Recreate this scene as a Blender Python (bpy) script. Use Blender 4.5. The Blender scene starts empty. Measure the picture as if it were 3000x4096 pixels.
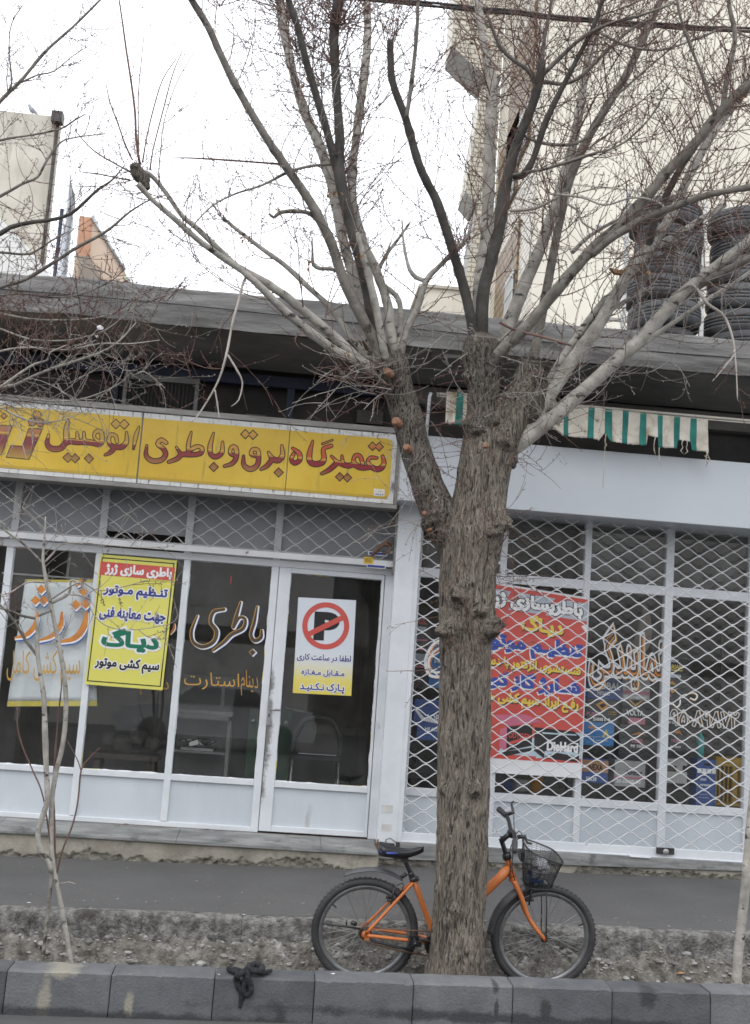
import bpy, bmesh, math, random
import numpy as np
from mathutils import Vector, Matrix, noise
from mathutils.geometry import interpolate_bezier, delaunay_2d_cdt

S = bpy.context.scene
COL = S.collection
PI = math.pi
rnd = random.Random(7)
R = math.radians

# ------------------------------------------------------------------ camera
FPX = 4750.0                       # focal length in pixels of the 3000 x 4096 photograph
YAW, PITCH, ROLL = R(4.126), R(8.200), R(4.035)
CAM = np.array([0.0, -9.2, 1.515])
_f = np.array([math.sin(YAW) * math.cos(PITCH), math.cos(YAW) * math.cos(PITCH), math.sin(PITCH)])
_r = np.array([math.cos(YAW), -math.sin(YAW), 0.0])
_u = np.cross(_r, _f)
RIGHT = math.cos(ROLL) * _r + math.sin(ROLL) * _u
UP = -math.sin(ROLL) * _r + math.cos(ROLL) * _u
FWD = _f
cd = bpy.data.cameras.new('camera')
cam = bpy.data.objects.new('camera', cd)
COL.objects.link(cam)
cd.sensor_fit = 'VERTICAL'
cd.sensor_height = 36.0
cd.lens = 36.0 * FPX / 4096.0
cd.clip_start = 0.05
cd.clip_end = 2000
cam.matrix_world = Matrix(((RIGHT[0], UP[0], -FWD[0], CAM[0]), (RIGHT[1], UP[1], -FWD[1], CAM[1]),
                           (RIGHT[2], UP[2], -FWD[2], CAM[2]), (0, 0, 0, 1)))
S.camera = cam

# ------------------------------------------------------------------ sky, sun, exposure
SUN_EL, SUN_AZ = R(58), R(205)     # bright overcast; azimuth clockwise from +Y
w = bpy.data.worlds.new('World')
S.world = w
w.use_nodes = True
nt = w.node_tree
bg = nt.nodes['Background']
sky = nt.nodes.new('ShaderNodeTexSky')
sky.sky_type = 'NISHITA'
sky.sun_disc = False
sky.sun_elevation = SUN_EL
sky.sun_rotation = SUN_AZ
sky.air_density = 1.0
sky.dust_density = 4.0
sky.ozone_density = 1.0
hs = nt.nodes.new('ShaderNodeHueSaturation')
hs.inputs['Saturation'].default_value = 0.22     # cloud cover: almost colourless
nt.links.new(sky.outputs[0], hs.inputs['Color'])
cl = nt.nodes.new('ShaderNodeMix')               # an even sheet of bright cloud in front of the blue
cl.data_type = 'RGBA'
cl.inputs[0].default_value = 0.85
cl.inputs[7].default_value = (10.9, 11.25, 11.95, 1)
nt.links.new(hs.outputs[0], cl.inputs[6])
nt.links.new(cl.outputs[2], bg.inputs['Color'])
bg.inputs['Strength'].default_value = 0.15
sl = bpy.data.lights.new('sun', 'SUN')
sl.energy = 0.6
sl.angle = R(25)
sl.color = (1.0, 0.97, 0.93)
sun = bpy.data.objects.new('sun', sl)
COL.objects.link(sun)
sd = Vector((math.sin(SUN_AZ) * math.cos(SUN_EL), math.cos(SUN_AZ) * math.cos(SUN_EL), math.sin(SUN_EL)))
sun.rotation_euler = (-sd).to_track_quat('-Z', 'Y').to_euler()
sun.location = (0, -4, 12)
S.view_settings.view_transform = 'Standard'
S.view_settings.look = 'None'
S.view_settings.exposure = 0.38
S.view_settings.gamma = 1
S.render.engine = 'CYCLES'
S.cycles.transparent_max_bounces = 24
S.cycles.max_bounces = 8
S.cycles.filter_width = 1.6
S.cycles.use_denoising = True
S.cycles.denoising_input_passes = 'RGB_ALBEDO_NORMAL'

# ------------------------------------------------------------------ measuring helpers
def ray(px, py):
    return RIGHT * (px - 1500.0) - UP * (py - 2048.0) + FWD * FPX

def at(px, py, Y):
    """the point of the street seen at a photo pixel, lying in the plane y = Y"""
    d = ray(px, py)
    return Vector(CAM + d * ((Y - CAM[1]) / d[1]))

def mx(pts, Y):
    return sum(at(a, b, Y).x for a, b in pts) / len(pts)

def mz(pts, Y):
    return sum(at(a, b, Y).z for a, b in pts) / len(pts)

def pxm(p):
    """metres per photo pixel at a world point"""
    return float(np.dot(np.array(p) - CAM, FWD)) / FPX

# ------------------------------------------------------------------ scene helpers
LOC = {}

def tag(o, label=None, cat=None, group=None, kind=None):
    if label: o['label'] = label
    if cat: o['category'] = cat
    if group: o['group'] = group
    if kind: o['kind'] = kind
    return o

def thing(name, loc, label, cat, group=None, rot=None):
    o = bpy.data.objects.new(name, None)
    COL.objects.link(o)
    o.empty_display_size = 0.1
    o.location = loc
    if rot is not None: o.rotation_euler = rot
    LOC[o.name] = Vector(loc)
    return tag(o, label, cat, group)

class MB:
    """collects shapes, then links them as ONE mesh object"""
    def __init__(s):
        s.v = []; s.f = []; s.m = []; s.sm = []
    def add(s, vs, fs, m=0, smooth=False):
        b = len(s.v)
        s.v.extend(vs)
        for f in fs:
            s.f.append(tuple(i + b for i in f)); s.m.append(m); s.sm.append(smooth)
        return s
    def box(s, x0, x1, y0, y1, z0, z1, m=0):
        v = [(x, y, z) for x in (x0, x1) for y in (y0, y1) for z in (z0, z1)]
        return s.add(v, [(0, 1, 3, 2), (4, 6, 7, 5), (0, 4, 5, 1), (2, 3, 7, 6), (0, 2, 6, 4), (1, 5, 7, 3)], m)
    def obox(s, o, ex, ey, ez, m=0):
        """box from a corner and three edge vectors"""
        o, ex, ey, ez = map(Vector, (o, ex, ey, ez))
        v = [o + ex * a + ey * b + ez * c for a in (0, 1) for b in (0, 1) for c in (0, 1)]
        return s.add([tuple(p) for p in v], [(0, 1, 3, 2), (4, 6, 7, 5), (0, 4, 5, 1), (2, 3, 7, 6), (0, 2, 6, 4), (1, 5, 7, 3)], m)
    def tube(s, pts, rad, n=6, m=0, cap=True, smooth=True, closed=False):
        pts = [Vector(p) for p in pts]
        N = len(pts)
        if isinstance(rad, (int, float)): rad = [rad] * N
        t0 = (pts[1] - pts[0]).normalized()
        a = Vector((0, 0, 1)) if abs(t0.z) < 0.9 else Vector((1, 0, 0))
        u = t0.cross(a).normalized()
        vs = []
        for i, p in enumerate(pts):
            if closed: t = pts[(i + 1) % N] - pts[i - 1]
            else: t = pts[min(i + 1, N - 1)] - pts[max(i - 1, 0)]
            if t.length < 1e-9: t = t0
            t.normalize()
            u = u - t * u.dot(t)
            if u.length < 1e-6: u = t.orthogonal()
            u.normalize()
            v = t.cross(u)
            for k in range(n):
                an = 2 * PI * k / n
                vs.append(tuple(p + (u * math.cos(an) + v * math.sin(an)) * rad[i]))
        fs = []
        for i in range(N if closed else N - 1):
            j = (i + 1) % N
            for k in range(n):
                k2 = (k + 1) % n
                fs.append((i * n + k, i * n + k2, j * n + k2, j * n + k))
        if cap and not closed:
            fs.append(tuple(range(n - 1, -1, -1)))
            fs.append(tuple((N - 1) * n + k for k in range(n)))
        return s.add(vs, fs, m, smooth)
    def lathe(s, prof, o, ax, n=24, m=0, smooth=True, closed=False):
        """profile of (radius, height) turned about the axis ax through o"""
        ax = Vector(ax).normalized(); o = Vector(o)
        u = ax.orthogonal().normalized(); v = ax.cross(u)
        vs = []; P = len(prof)
        for k in range(n):
            an = 2 * PI * k / n
            d = u * math.cos(an) + v * math.sin(an)
            for r, h in prof: vs.append(tuple(o + d * r + ax * h))
        fs = []
        for k in range(n):
            k2 = (k + 1) % n
            for i in range(P if closed else P - 1):
                j = (i + 1) % P
                fs.append((k * P + i, k2 * P + i, k2 * P + j, k * P + j))
        return s.add(vs, fs, m, smooth)
    def prism(s, poly, d, m=0):
        """polygon of world points pushed along d"""
        d = Vector(d); n = len(poly)
        vs = [tuple(Vector(p)) for p in poly] + [tuple(Vector(p) + d) for p in poly]
        fs = [tuple(range(n)), tuple(range(2 * n - 1, n - 1, -1))]
        for i in range(n): fs.append((i, i + n, (i + 1) % n + n, (i + 1) % n))
        return s.add(vs, fs, m)
    def grid(s, fn, nu, nv, m=0, smooth=True, mf=None):
        vs = [tuple(fn(i / nu, j / nv)) for i in range(nu + 1) for j in range(nv + 1)]
        b = len(s.v); s.v.extend(vs)
        for i in range(nu):
            for j in range(nv):
                a = i * (nv + 1) + j
                s.f.append((b + a, b + a + nv + 1, b + a + nv + 2, b + a + 1))
                s.m.append(mf(i / nu, j / nv) if mf else m); s.sm.append(smooth)
        return s
    def build(s, name, mats, parent=None, bevel=0, fix=True, wl=None):
        if not isinstance(mats, (list, tuple)): mats = [mats]
        me = bpy.data.meshes.new(name)
        V = np.array(s.v, dtype=float).reshape(-1, 3)
        if parent is not None:
            org = LOC.get(parent.name, Vector((0, 0, 0)))
            if wl is None: V = V - np.array(org)
        elif wl is None:
            org = Vector((float((V[:, 0].min() + V[:, 0].max()) / 2), float((V[:, 1].min() + V[:, 1].max()) / 2), float(V[:, 2].min())))
            V = V - np.array(org)
        me.from_pydata(V.tolist(), [], s.f)
        for mm in mats: me.materials.append(mm)
        me.polygons.foreach_set('material_index', s.m)
        me.polygons.foreach_set('use_smooth', s.sm)
        if fix:
            bm = bmesh.new(); bm.from_mesh(me)
            bmesh.ops.recalc_face_normals(bm, faces=bm.faces)
            bm.to_mesh(me); bm.free()
        me.update()
        o = bpy.data.objects.new(name, me)
        COL.objects.link(o)
        if parent is not None:
            o.parent = parent
            LOC[o.name] = LOC.get(parent.name, Vector((0, 0, 0)))
        elif wl is None:
            o.location = org
            LOC[o.name] = org
        if bevel:
            b = o.modifiers.new('bevel', 'BEVEL'); b.width = bevel; b.segments = 2; b.limit_method = 'ANGLE'
        return o

def crom(pts, step):
    """Catmull-Rom resample of tuples (any length), about one sample per step of the first three values"""
    P = [np.array(p, float) for p in pts]
    P = [2 * P[0] - P[1]] + P + [2 * P[-1] - P[-2]]
    out = []
    for i in range(1, len(P) - 2):
        a, b, c, d = P[i - 1:i + 3]
        n = max(1, int(round(np.linalg.norm((c - b)[:3]) / step)))
        for k in range(n):
            t = k / n
            out.append(0.5 * (2 * b + (c - a) * t + (2 * a - 5 * b + 4 * c - d) * t * t + (3 * b - a - 3 * c + d) * t ** 3))
    out.append(P[-2])
    return out

# ------------------------------------------------------------------ materials
def mat(name, col, col2=None, scale=4.0, lo=0.35, hi=0.65, rough=0.6, bump=0.0, bscale=60.0, metal=0.0, stretch=(1, 1, 1),
        spot=None, spot_scale=8.0, spot_lo=0.62, spot_hi=0.68, spot_stretch=(1, 1, 1), detail=6, spec=0.5, bdist=0.01, bstretch=None, fine=0.0, smudge=None):
    m = bpy.data.materials.new(name)
    m.use_nodes = True
    n = m.node_tree; L = n.links
    b = n.nodes['Principled BSDF']
    b.inputs['Roughness'].default_value = rough
    b.inputs['Metallic'].default_value = metal
    b.inputs['Specular IOR Level'].default_value = spec
    tc = n.nodes.new('ShaderNodeTexCoord')
    def coords(st):
        mp = n.nodes.new('ShaderNodeMapping'); mp.inputs['Scale'].default_value = st
        L.new(tc.outputs['Object'], mp.inputs['Vector']); return mp.outputs[0]
    def nz(sc, st, det=detail, rg=0.6):
        t = n.nodes.new('ShaderNodeTexNoise'); t.inputs['Scale'].default_value = sc; t.inputs['Detail'].default_value = det
        t.inputs['Roughness'].default_value = rg
        L.new(coords(st), t.inputs['Vector']); return t.outputs['Fac']
    def ramp(src, a, bb, ca, cb):
        r = n.nodes.new('ShaderNodeValToRGB'); r.color_ramp.elements[0].position = a; r.color_ramp.elements[1].position = bb
        r.color_ramp.elements[0].color = (*ca, 1); r.color_ramp.elements[1].color = (*cb, 1)
        L.new(src, r.inputs[0]); return r.outputs[0]
    def mix(fac, a, bb):
        x = n.nodes.new('ShaderNodeMix'); x.data_type = 'RGBA'
        L.new(fac, x.inputs[0])
        for sck, val in ((x.inputs[6], a), (x.inputs[7], bb)):
            if isinstance(val, tuple): sck.default_value = (*val, 1)
            else: L.new(val, sck)
        return x.outputs[2]
    out = None
    if col2 is not None: out = ramp(nz(scale, stretch), lo, hi, col, col2)
    if spot is not None:
        fac = ramp(nz(spot_scale, spot_stretch, 8, 0.65), spot_lo, spot_hi, (0, 0, 0), (1, 1, 1))
        out = mix(fac, out if out is not None else col, spot)
    if fine:
        fac = ramp(nz(220, (1, 1, 1), 3), 0.3, 0.7, (0, 0, 0), (fine, fine, fine))
        out = mix(fac, out if out is not None else col, tuple(min(1, c * 2.2 + 0.02) for c in col))
    for pt, rad, sc_, *scol in (smudge or ()):         # grime with a shape of its own, rubbed on round a point
        vm = n.nodes.new('ShaderNodeVectorMath'); vm.operation = 'SUBTRACT'; L.new(tc.outputs['Object'], vm.inputs[0]); vm.inputs[1].default_value = pt
        vs_ = n.nodes.new('ShaderNodeVectorMath'); vs_.operation = 'MULTIPLY'; L.new(vm.outputs[0], vs_.inputs[0]); vs_.inputs[1].default_value = tuple(1 / r_ for r_ in rad)
        ln = n.nodes.new('ShaderNodeVectorMath'); ln.operation = 'LENGTH'; L.new(vs_.outputs[0], ln.inputs[0])
        ad = n.nodes.new('ShaderNodeMath'); ad.operation = 'SUBTRACT'; L.new(nz(sc_, (1, 1, 1), 8, 0.7), ad.inputs[0])
        ml = n.nodes.new('ShaderNodeMath'); ml.operation = 'MULTIPLY'; L.new(ln.outputs['Value'], ml.inputs[0]); ml.inputs[1].default_value = 0.35; L.new(ml.outputs[0], ad.inputs[1])
        out = mix(ramp(ad.outputs[0], 0.12, 0.34, (0, 0, 0), (0.85, 0.85, 0.85)), out if out is not None else col, scol[0] if scol else (0.10, 0.09, 0.08))
    if out is None: b.inputs['Base Color'].default_value = (*col, 1)
    else: L.new(out, b.inputs['Base Color'])
    if bump:
        bp = n.nodes.new('ShaderNodeBump'); bp.inputs['Strength'].default_value = bump; bp.inputs['Distance'].default_value = bdist
        L.new(nz(bscale, bstretch or stretch, 6), bp.inputs['Height']); L.new(bp.outputs[0], b.inputs['Normal'])
    return m

def glass_mat(name, dirt=0.013):
    m = bpy.data.materials.new(name); m.use_nodes = True
    n = m.node_tree; L = n.links
    for x in list(n.nodes): n.nodes.remove(x)
    o = n.nodes.new('ShaderNodeOutputMaterial')
    tr = n.nodes.new('ShaderNodeBsdfTransparent'); tr.inputs[0].default_value = (0.975, 0.985, 0.98, 1)
    gl = n.nodes.new('ShaderNodeBsdfGlossy'); gl.inputs['Roughness'].default_value = 0.015
    df = n.nodes.new('ShaderNodeBsdfDiffuse'); df.inputs[0].default_value = (0.45, 0.45, 0.43, 1)
    fr = n.nodes.new('ShaderNodeFresnel'); fr.inputs[0].default_value = 1.5
    mul = n.nodes.new('ShaderNodeMath'); mul.operation = 'MULTIPLY'; mul.use_clamp = True; mul.inputs[1].default_value = 1.0
    ge = n.nodes.new('ShaderNodeNewGeometry'); iv = n.nodes.new('ShaderNodeMath'); iv.operation = 'SUBTRACT'; iv.inputs[0].default_value = 2.0
    bf = n.nodes.new('ShaderNodeMath'); bf.operation = 'MULTIPLY'; bf.inputs[1].default_value = 2.0; L.new(ge.outputs['Backfacing'], bf.inputs[0]); L.new(bf.outputs[0], iv.inputs[1]); L.new(iv.outputs[0], mul.inputs[1])
    L.new(fr.outputs[0], mul.inputs[0])
    a = n.nodes.new('ShaderNodeMixShader'); b = n.nodes.new('ShaderNodeMixShader')
    L.new(mul.outputs[0], a.inputs[0]); L.new(tr.outputs[0], a.inputs[1]); L.new(gl.outputs[0], a.inputs[2])
    tc = n.nodes.new('ShaderNodeTexCoord'); nz = n.nodes.new('ShaderNodeTexNoise'); nz.inputs['Scale'].default_value = 5; nz.inputs['Detail'].default_value = 8
    L.new(tc.outputs['Object'], nz.inputs['Vector'])
    mr = n.nodes.new('ShaderNodeMapRange'); mr.inputs[1].default_value = 0.4; mr.inputs[2].default_value = 0.8; mr.inputs[3].default_value = dirt * 0.4; mr.inputs[4].default_value = dirt * 2.2
    L.new(nz.outputs['Fac'], mr.inputs[0]); L.new(mr.outputs[0], b.inputs[0])
    L.new(a.outputs[0], b.inputs[1]); L.new(df.outputs[0], b.inputs[2]); L.new(b.outputs[0], o.inputs[0])
    return m

def tile_mat(name, tile, joint, bw, bh, mortar=0.012, rough=0.5, axis='XZ'):
    """small tiles or bricks on an upright wall (axis XZ or YZ)"""
    m = bpy.data.materials.new(name); m.use_nodes = True
    n = m.node_tree; L = n.links; b = n.nodes['Principled BSDF']; b.inputs['Roughness'].default_value = rough
    tc = n.nodes.new('ShaderNodeTexCoord'); sp = n.nodes.new('ShaderNodeSeparateXYZ'); cb = n.nodes.new('ShaderNodeCombineXYZ')
    L.new(tc.outputs['Object'], sp.inputs[0]); L.new(sp.outputs[0 if axis[0] == 'X' else 1], cb.inputs[0]); L.new(sp.outputs[2], cb.inputs[1])
    br = n.nodes.new('ShaderNodeTexBrick'); L.new(cb.outputs[0], br.inputs['Vector'])
    br.offset = 0.0 if bw == bh else 0.5
    br.inputs['Scale'].default_value = 1.0; br.inputs['Brick Width'].default_value = bw; br.inputs['Row Height'].default_value = bh
    br.inputs['Mortar Size'].default_value = mortar
    br.inputs['Color1'].default_value = (*tile, 1); br.inputs['Color2'].default_value = (*[c * 0.86 for c in tile], 1); br.inputs['Mortar'].default_value = (*joint, 1)
    L.new(br.outputs[0], b.inputs['Base Color'])
    return m

def band_mat(name, stops, axis=2, rough=0.45, noise_amt=0.0, coord='Object'):
    """paint whose colour runs in bands along one object axis: stops = [(position, colour)]"""
    m = bpy.data.materials.new(name); m.use_nodes = True
    n = m.node_tree; L = n.links; b = n.nodes['Principled BSDF']; b.inputs['Roughness'].default_value = rough
    tc = n.nodes.new('ShaderNodeTexCoord'); sp = n.nodes.new('ShaderNodeSeparateXYZ'); L.new(tc.outputs[coord], sp.inputs[0])
    r = n.nodes.new('ShaderNodeValToRGB'); L.new(sp.outputs[axis], r.inputs[0])
    e = r.color_ramp.elements
    while len(e) < len(stops): e.new(0.5)
    for k, (p, c) in enumerate(stops): e[k].position = p; e[k].color = (*c, 1)
    L.new(r.outputs[0], b.inputs['Base Color'])
    return m

def flat(name, col, rough=0.5, spec=0.4): return mat(name, col, rough=rough, spec=spec)

M = {}
M['asphalt'] = mat('asphalt', (0.060, 0.059, 0.058), (0.098, 0.097, 0.095), scale=1.6, lo=0.3, hi=0.7, rough=0.9, bump=0.7, bscale=70, fine=0.5, bdist=0.006, spot=(0.145, 0.142, 0.136), spot_scale=34, spot_lo=0.60, spot_hi=0.68, detail=10)
M['road'] = mat('road asphalt', (0.05, 0.05, 0.05), (0.075, 0.075, 0.074), scale=2, rough=0.85, bump=0.4, bscale=150, fine=0.3, bdist=0.004)
M['kerb'] = mat('kerb concrete', (0.062, 0.064, 0.068), (0.13, 0.132, 0.134), scale=4.5, lo=0.3, hi=0.7, rough=0.88, bump=0.6, bscale=90, spot=(0.20, 0.19, 0.165), spot_scale=3.0, spot_lo=0.63, spot_hi=0.76, fine=0.3, spot_stretch=(1, 1, 0.3), detail=10)
M['kerb_dark'] = mat('darker kerb concrete', (0.045, 0.047, 0.05), (0.105, 0.106, 0.107), scale=5.5, lo=0.3, hi=0.7, rough=0.88, bump=0.6, bscale=90, spot=(0.03, 0.03, 0.03), spot_scale=3.4, spot_lo=0.6, spot_hi=0.72, fine=0.3, spot_stretch=(1, 1, 0.3), detail=10)
M['kerb_pale'] = mat('paler kerb concrete', (0.075, 0.077, 0.08), (0.155, 0.155, 0.154), scale=3.8, lo=0.3, hi=0.7, rough=0.88, bump=0.6, bscale=90, spot=(0.04, 0.04, 0.04), spot_scale=3.2, spot_lo=0.6, spot_hi=0.75, fine=0.3, spot_stretch=(1, 1, 0.3), detail=10)
M['oldkerb'] = mat('crumbling concrete', (0.10, 0.096, 0.087), (0.33, 0.322, 0.30), scale=24, lo=0.36, hi=0.66, rough=0.95, bump=1.0, bscale=60, spot=(0.075, 0.068, 0.058), spot_scale=7, spot_lo=0.52, spot_hi=0.66, bdist=0.03, detail=10)
M['dirt'] = mat('dry grey dirt', (0.075, 0.066, 0.054), (0.28, 0.262, 0.232), scale=16, lo=0.34, hi=0.66, rough=0.95, bump=1.0, bscale=55, spot=(0.44, 0.43, 0.405), spot_scale=10, spot_lo=0.58, spot_hi=0.68, bdist=0.03, detail=10)
M['stone'] = mat('pebble stone', (0.13, 0.124, 0.112), (0.36, 0.352, 0.332), scale=9, rough=0.9, bump=0.6, bscale=80)
M['plinth'] = mat('stained plinth render', (0.24, 0.215, 0.175), (0.40, 0.37, 0.31), scale=5, rough=0.9, bump=0.5, bscale=70, spot=(0.13, 0.12, 0.10), spot_scale=4, spot_lo=0.56, spot_hi=0.72)
M['plinth_broken'] = mat('broken render', (0.12, 0.11, 0.09), (0.29, 0.265, 0.22), scale=16, rough=0.95, bump=1.0, bscale=50, bdist=0.02)
M['marble'] = mat('grey veined marble', (0.13, 0.135, 0.13), (0.31, 0.312, 0.30), scale=4.5, lo=0.32, hi=0.68, rough=0.6, bump=0.25, stretch=(0.8, 2, 6), spot=(0.09, 0.09, 0.085), spot_scale=5, spot_lo=0.56, spot_hi=0.68, detail=10)
M['paint'] = mat('white gloss paint on steel', (0.60, 0.625, 0.65), (0.70, 0.72, 0.74), scale=3.5, rough=0.4, bump=0.12, bscale=25, spot=(0.36, 0.31, 0.25), spot_scale=7, spot_lo=0.68, spot_hi=0.78, spot_stretch=(1, 1, 0.5), detail=9)
M['paint_blue'] = mat('pale blue grey painted sheet', (0.49, 0.53, 0.57), (0.585, 0.62, 0.65), scale=2.5, lo=0.3, hi=0.7, rough=0.45, bump=0.1, bscale=8, stretch=(1, 1, 0.4), spot=(0.33, 0.30, 0.26), spot_scale=5, spot_lo=0.66, spot_hi=0.80, spot_stretch=(1, 1, 0.18), detail=9)
M['infill'] = mat('grey sheet infill', (0.21, 0.218, 0.228), (0.27, 0.278, 0.288), scale=2, rough=0.6, spot=(0.14, 0.14, 0.14), spot_scale=4, spot_lo=0.62, spot_hi=0.82)
M['rust'] = mat('rusty flaking steel', (0.10, 0.05, 0.03), (0.22, 0.13, 0.08), scale=25, rough=0.9, bump=0.6, bscale=70)
M['lattice'] = mat('silver painted lattice wire', (0.54, 0.545, 0.55), (0.68, 0.685, 0.69), scale=9, rough=0.5, spot=(0.24, 0.19, 0.15), spot_scale=12, spot_lo=0.64, spot_hi=0.72)
M['lattice_old'] = mat('dull old lattice wire', (0.34, 0.335, 0.325), (0.46, 0.455, 0.445), scale=9, rough=0.55, metal=0.15, spot=(0.15, 0.10, 0.075), spot_scale=5, spot_lo=0.6, spot_hi=0.68)
M['fascia'] = mat('satin white composite sheet', (0.46, 0.49, 0.52), (0.50, 0.53, 0.555), scale=1.2, rough=0.38)
M['felt'] = mat('weathered roofing felt', (0.13, 0.125, 0.12), (0.24, 0.235, 0.225), scale=3.2, rough=0.85, bump=0.5, bscale=9, stretch=(0.5, 1, 3), spot=(0.32, 0.31, 0.29), spot_scale=5, spot_lo=0.62, spot_hi=0.8, spot_stretch=(0.4, 1, 3), bdist=0.03)
M['soffit'] = mat('dark concrete soffit', (0.10, 0.096, 0.09), (0.20, 0.19, 0.175), scale=2.2, rough=0.9, bump=0.4, bscale=10, stretch=(0.5, 1, 2))  # dark grey concrete tone, shared by canopy, soffit and lintel
M['blue_beam'] = mat('dark blue painted beam', (0.012, 0.018, 0.038), (0.02, 0.028, 0.055), scale=4, rough=0.6, spot=(0.2, 0.19, 0.17), spot_scale=7, spot_lo=0.7, spot_hi=0.76)
M['dark_wall'] = mat('near black wall', (0.035, 0.032, 0.03), (0.07, 0.062, 0.055), scale=2.5, rough=0.9)  # very dark tone for the wall at the back of the recess
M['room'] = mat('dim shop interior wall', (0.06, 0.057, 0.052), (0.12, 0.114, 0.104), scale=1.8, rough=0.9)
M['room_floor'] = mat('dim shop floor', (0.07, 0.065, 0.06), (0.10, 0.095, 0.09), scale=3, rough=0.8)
def bark_mat(name, dark, mid, crest, sx, sz, warp=0.8):
    m = bpy.data.materials.new(name); m.use_nodes = True
    n = m.node_tree; L = n.links; b = n.nodes['Principled BSDF']; b.inputs['Roughness'].default_value = 0.93; b.inputs['Specular IOR Level'].default_value = 0.2
    tc = n.nodes.new('ShaderNodeTexCoord')
    def nz(sc, det, dist):
        mp = n.nodes.new('ShaderNodeMapping'); mp.inputs['Scale'].default_value = sc; L.new(tc.outputs['Object'], mp.inputs['Vector'])
        t = n.nodes.new('ShaderNodeTexNoise'); t.inputs['Scale'].default_value = 1; t.inputs['Detail'].default_value = det; t.inputs['Distortion'].default_value = dist; t.inputs['Roughness'].default_value = 0.6
        L.new(mp.outputs[0], t.inputs['Vector']); return t.outputs['Fac']
    def math_(op, a, c=None):
        x = n.nodes.new('ShaderNodeMath'); x.operation = op
        for i, v in enumerate((a, c)):
            if v is None: continue
            if isinstance(v, (int, float)): x.inputs[i].default_value = v
            else: L.new(v, x.inputs[i])
        return x.outputs[0]
    rid = math_('ABSOLUTE', math_('SUBTRACT', nz((sx, sx, sz), 4, warp), 0.5))     # 0 along the crests
    rid = math_('MULTIPLY', rid, 5.0)
    fib = nz((sx * 3.2, sx * 3.2, sz * 1.6), 5, 0.3)
    pat = nz((5, 5, 2.2), 5, 0.5)
    h = math_('ADD', math_('SUBTRACT', 1.0, rid), math_('MULTIPLY', math_('SUBTRACT', fib, 0.5), 1.3))
    r = n.nodes.new('ShaderNodeValToRGB'); e = r.color_ramp.elements; e[0].position = 0.12; e[0].color = (*dark, 1); e[1].position = 1.0; e[1].color = (*crest, 1)
    x = e.new(0.55); x.color = (*mid, 1); L.new(h, r.inputs[0])
    hv = n.nodes.new('ShaderNodeHueSaturation'); L.new(r.outputs[0], hv.inputs['Color']); L.new(math_('ADD', math_('MULTIPLY', pat, 1.1), 0.45), hv.inputs['Value'])
    L.new(hv.outputs[0], b.inputs['Base Color'])
    bp = n.nodes.new('ShaderNodeBump'); bp.inputs['Strength'].default_value = 1.0; bp.inputs['Distance'].default_value = 0.02; L.new(h, bp.inputs['Height']); L.new(bp.outputs[0], b.inputs['Normal'])
    return m
M['bark'] = bark_mat('furrowed grey brown bark', (0.052, 0.044, 0.037), (0.175, 0.152, 0.126), (0.36, 0.313, 0.255), 44, 7.0, 1.2)
M['bark_dark'] = bark_mat('dark knotty bark', (0.034, 0.029, 0.025), (0.12, 0.105, 0.089), (0.28, 0.248, 0.21), 40, 9.5, 1.7)
M['dull_white'] = flat('dulled white paint', (0.58, 0.59, 0.60), 0.7)
M['car_white'] = flat('white car paint', (0.7, 0.71, 0.72), 0.25)
M['car_grey'] = flat('grey car paint', (0.12, 0.13, 0.15), 0.25)
M['render_far'] = mat('pale render across the street', (0.66, 0.64, 0.60), (0.78, 0.76, 0.72), scale=0.6, rough=0.9)
M['soffit_pale'] = mat('grey painted soffit', (0.30, 0.295, 0.275), (0.36, 0.355, 0.33), scale=1.0, rough=0.9)
M['glass'] = glass_mat('dusty window glass')
M['tyre_dusty'] = mat('dusty tyre rubber', (0.045, 0.047, 0.05), (0.10, 0.102, 0.106), scale=5, rough=0.75, bump=0.25, bscale=60)
M['glass_greyed'] = glass_mat('greyed window glass', 0.10)  # thicker dust film, greyed to stand in for the upper panes' reflections
M['yellow'] = mat('sun faded yellow acrylic', (0.60, 0.385, 0.03), (0.71, 0.485, 0.05), scale=2.2, rough=0.3, spot=(0.24, 0.18, 0.06), spot_scale=6.5, spot_lo=0.585, spot_hi=0.82, spot_stretch=(3, 1, 0.28), detail=10)
M['sign_white'] = mat('grimy white sign edge', (0.62, 0.62, 0.60), (0.72, 0.72, 0.70), scale=6, rough=0.5, spot=(0.16, 0.145, 0.12), spot_scale=15, spot_lo=0.54, spot_hi=0.66, spot_stretch=(2, 1, 0.4))
M['alu'] = mat('dull aluminium trim', (0.22, 0.21, 0.195), (0.33, 0.32, 0.30), scale=8, rough=0.5, metal=0.5, stretch=(0.4, 1, 2))
M['black_ink'] = flat('black ink', (0.018, 0.018, 0.02), 0.5)
M['white_ink'] = flat('white ink', (0.78, 0.78, 0.78), 0.5)
M['blue_ink'] = flat('dark blue ink', (0.035, 0.045, 0.22), 0.5)
M['blue_print'] = flat('royal blue ink', (0.05, 0.09, 0.36), 0.5)
M['green_ink'] = flat('green ink', (0.01, 0.16, 0.09), 0.5)
M['red_ink'] = mat('red ink', (0.53, 0.075, 0.06), (0.58, 0.105, 0.085), scale=3, rough=0.4)
M['yellow_ink'] = flat('yellow ink', (0.72, 0.55, 0.10), 0.5)
M['poster_yellow'] = mat('lemon yellow plastic poster', (0.66, 0.62, 0.12), (0.72, 0.68, 0.16), scale=2, rough=0.4)
M['orange_paint'] = mat('orange sign paint', (0.48, 0.16, 0.03), (0.62, 0.26, 0.05), scale=14, rough=0.6)
M['ochre_paint'] = mat('ochre sign paint', (0.44, 0.24, 0.04), (0.56, 0.33, 0.07), scale=14, rough=0.6)
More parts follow.
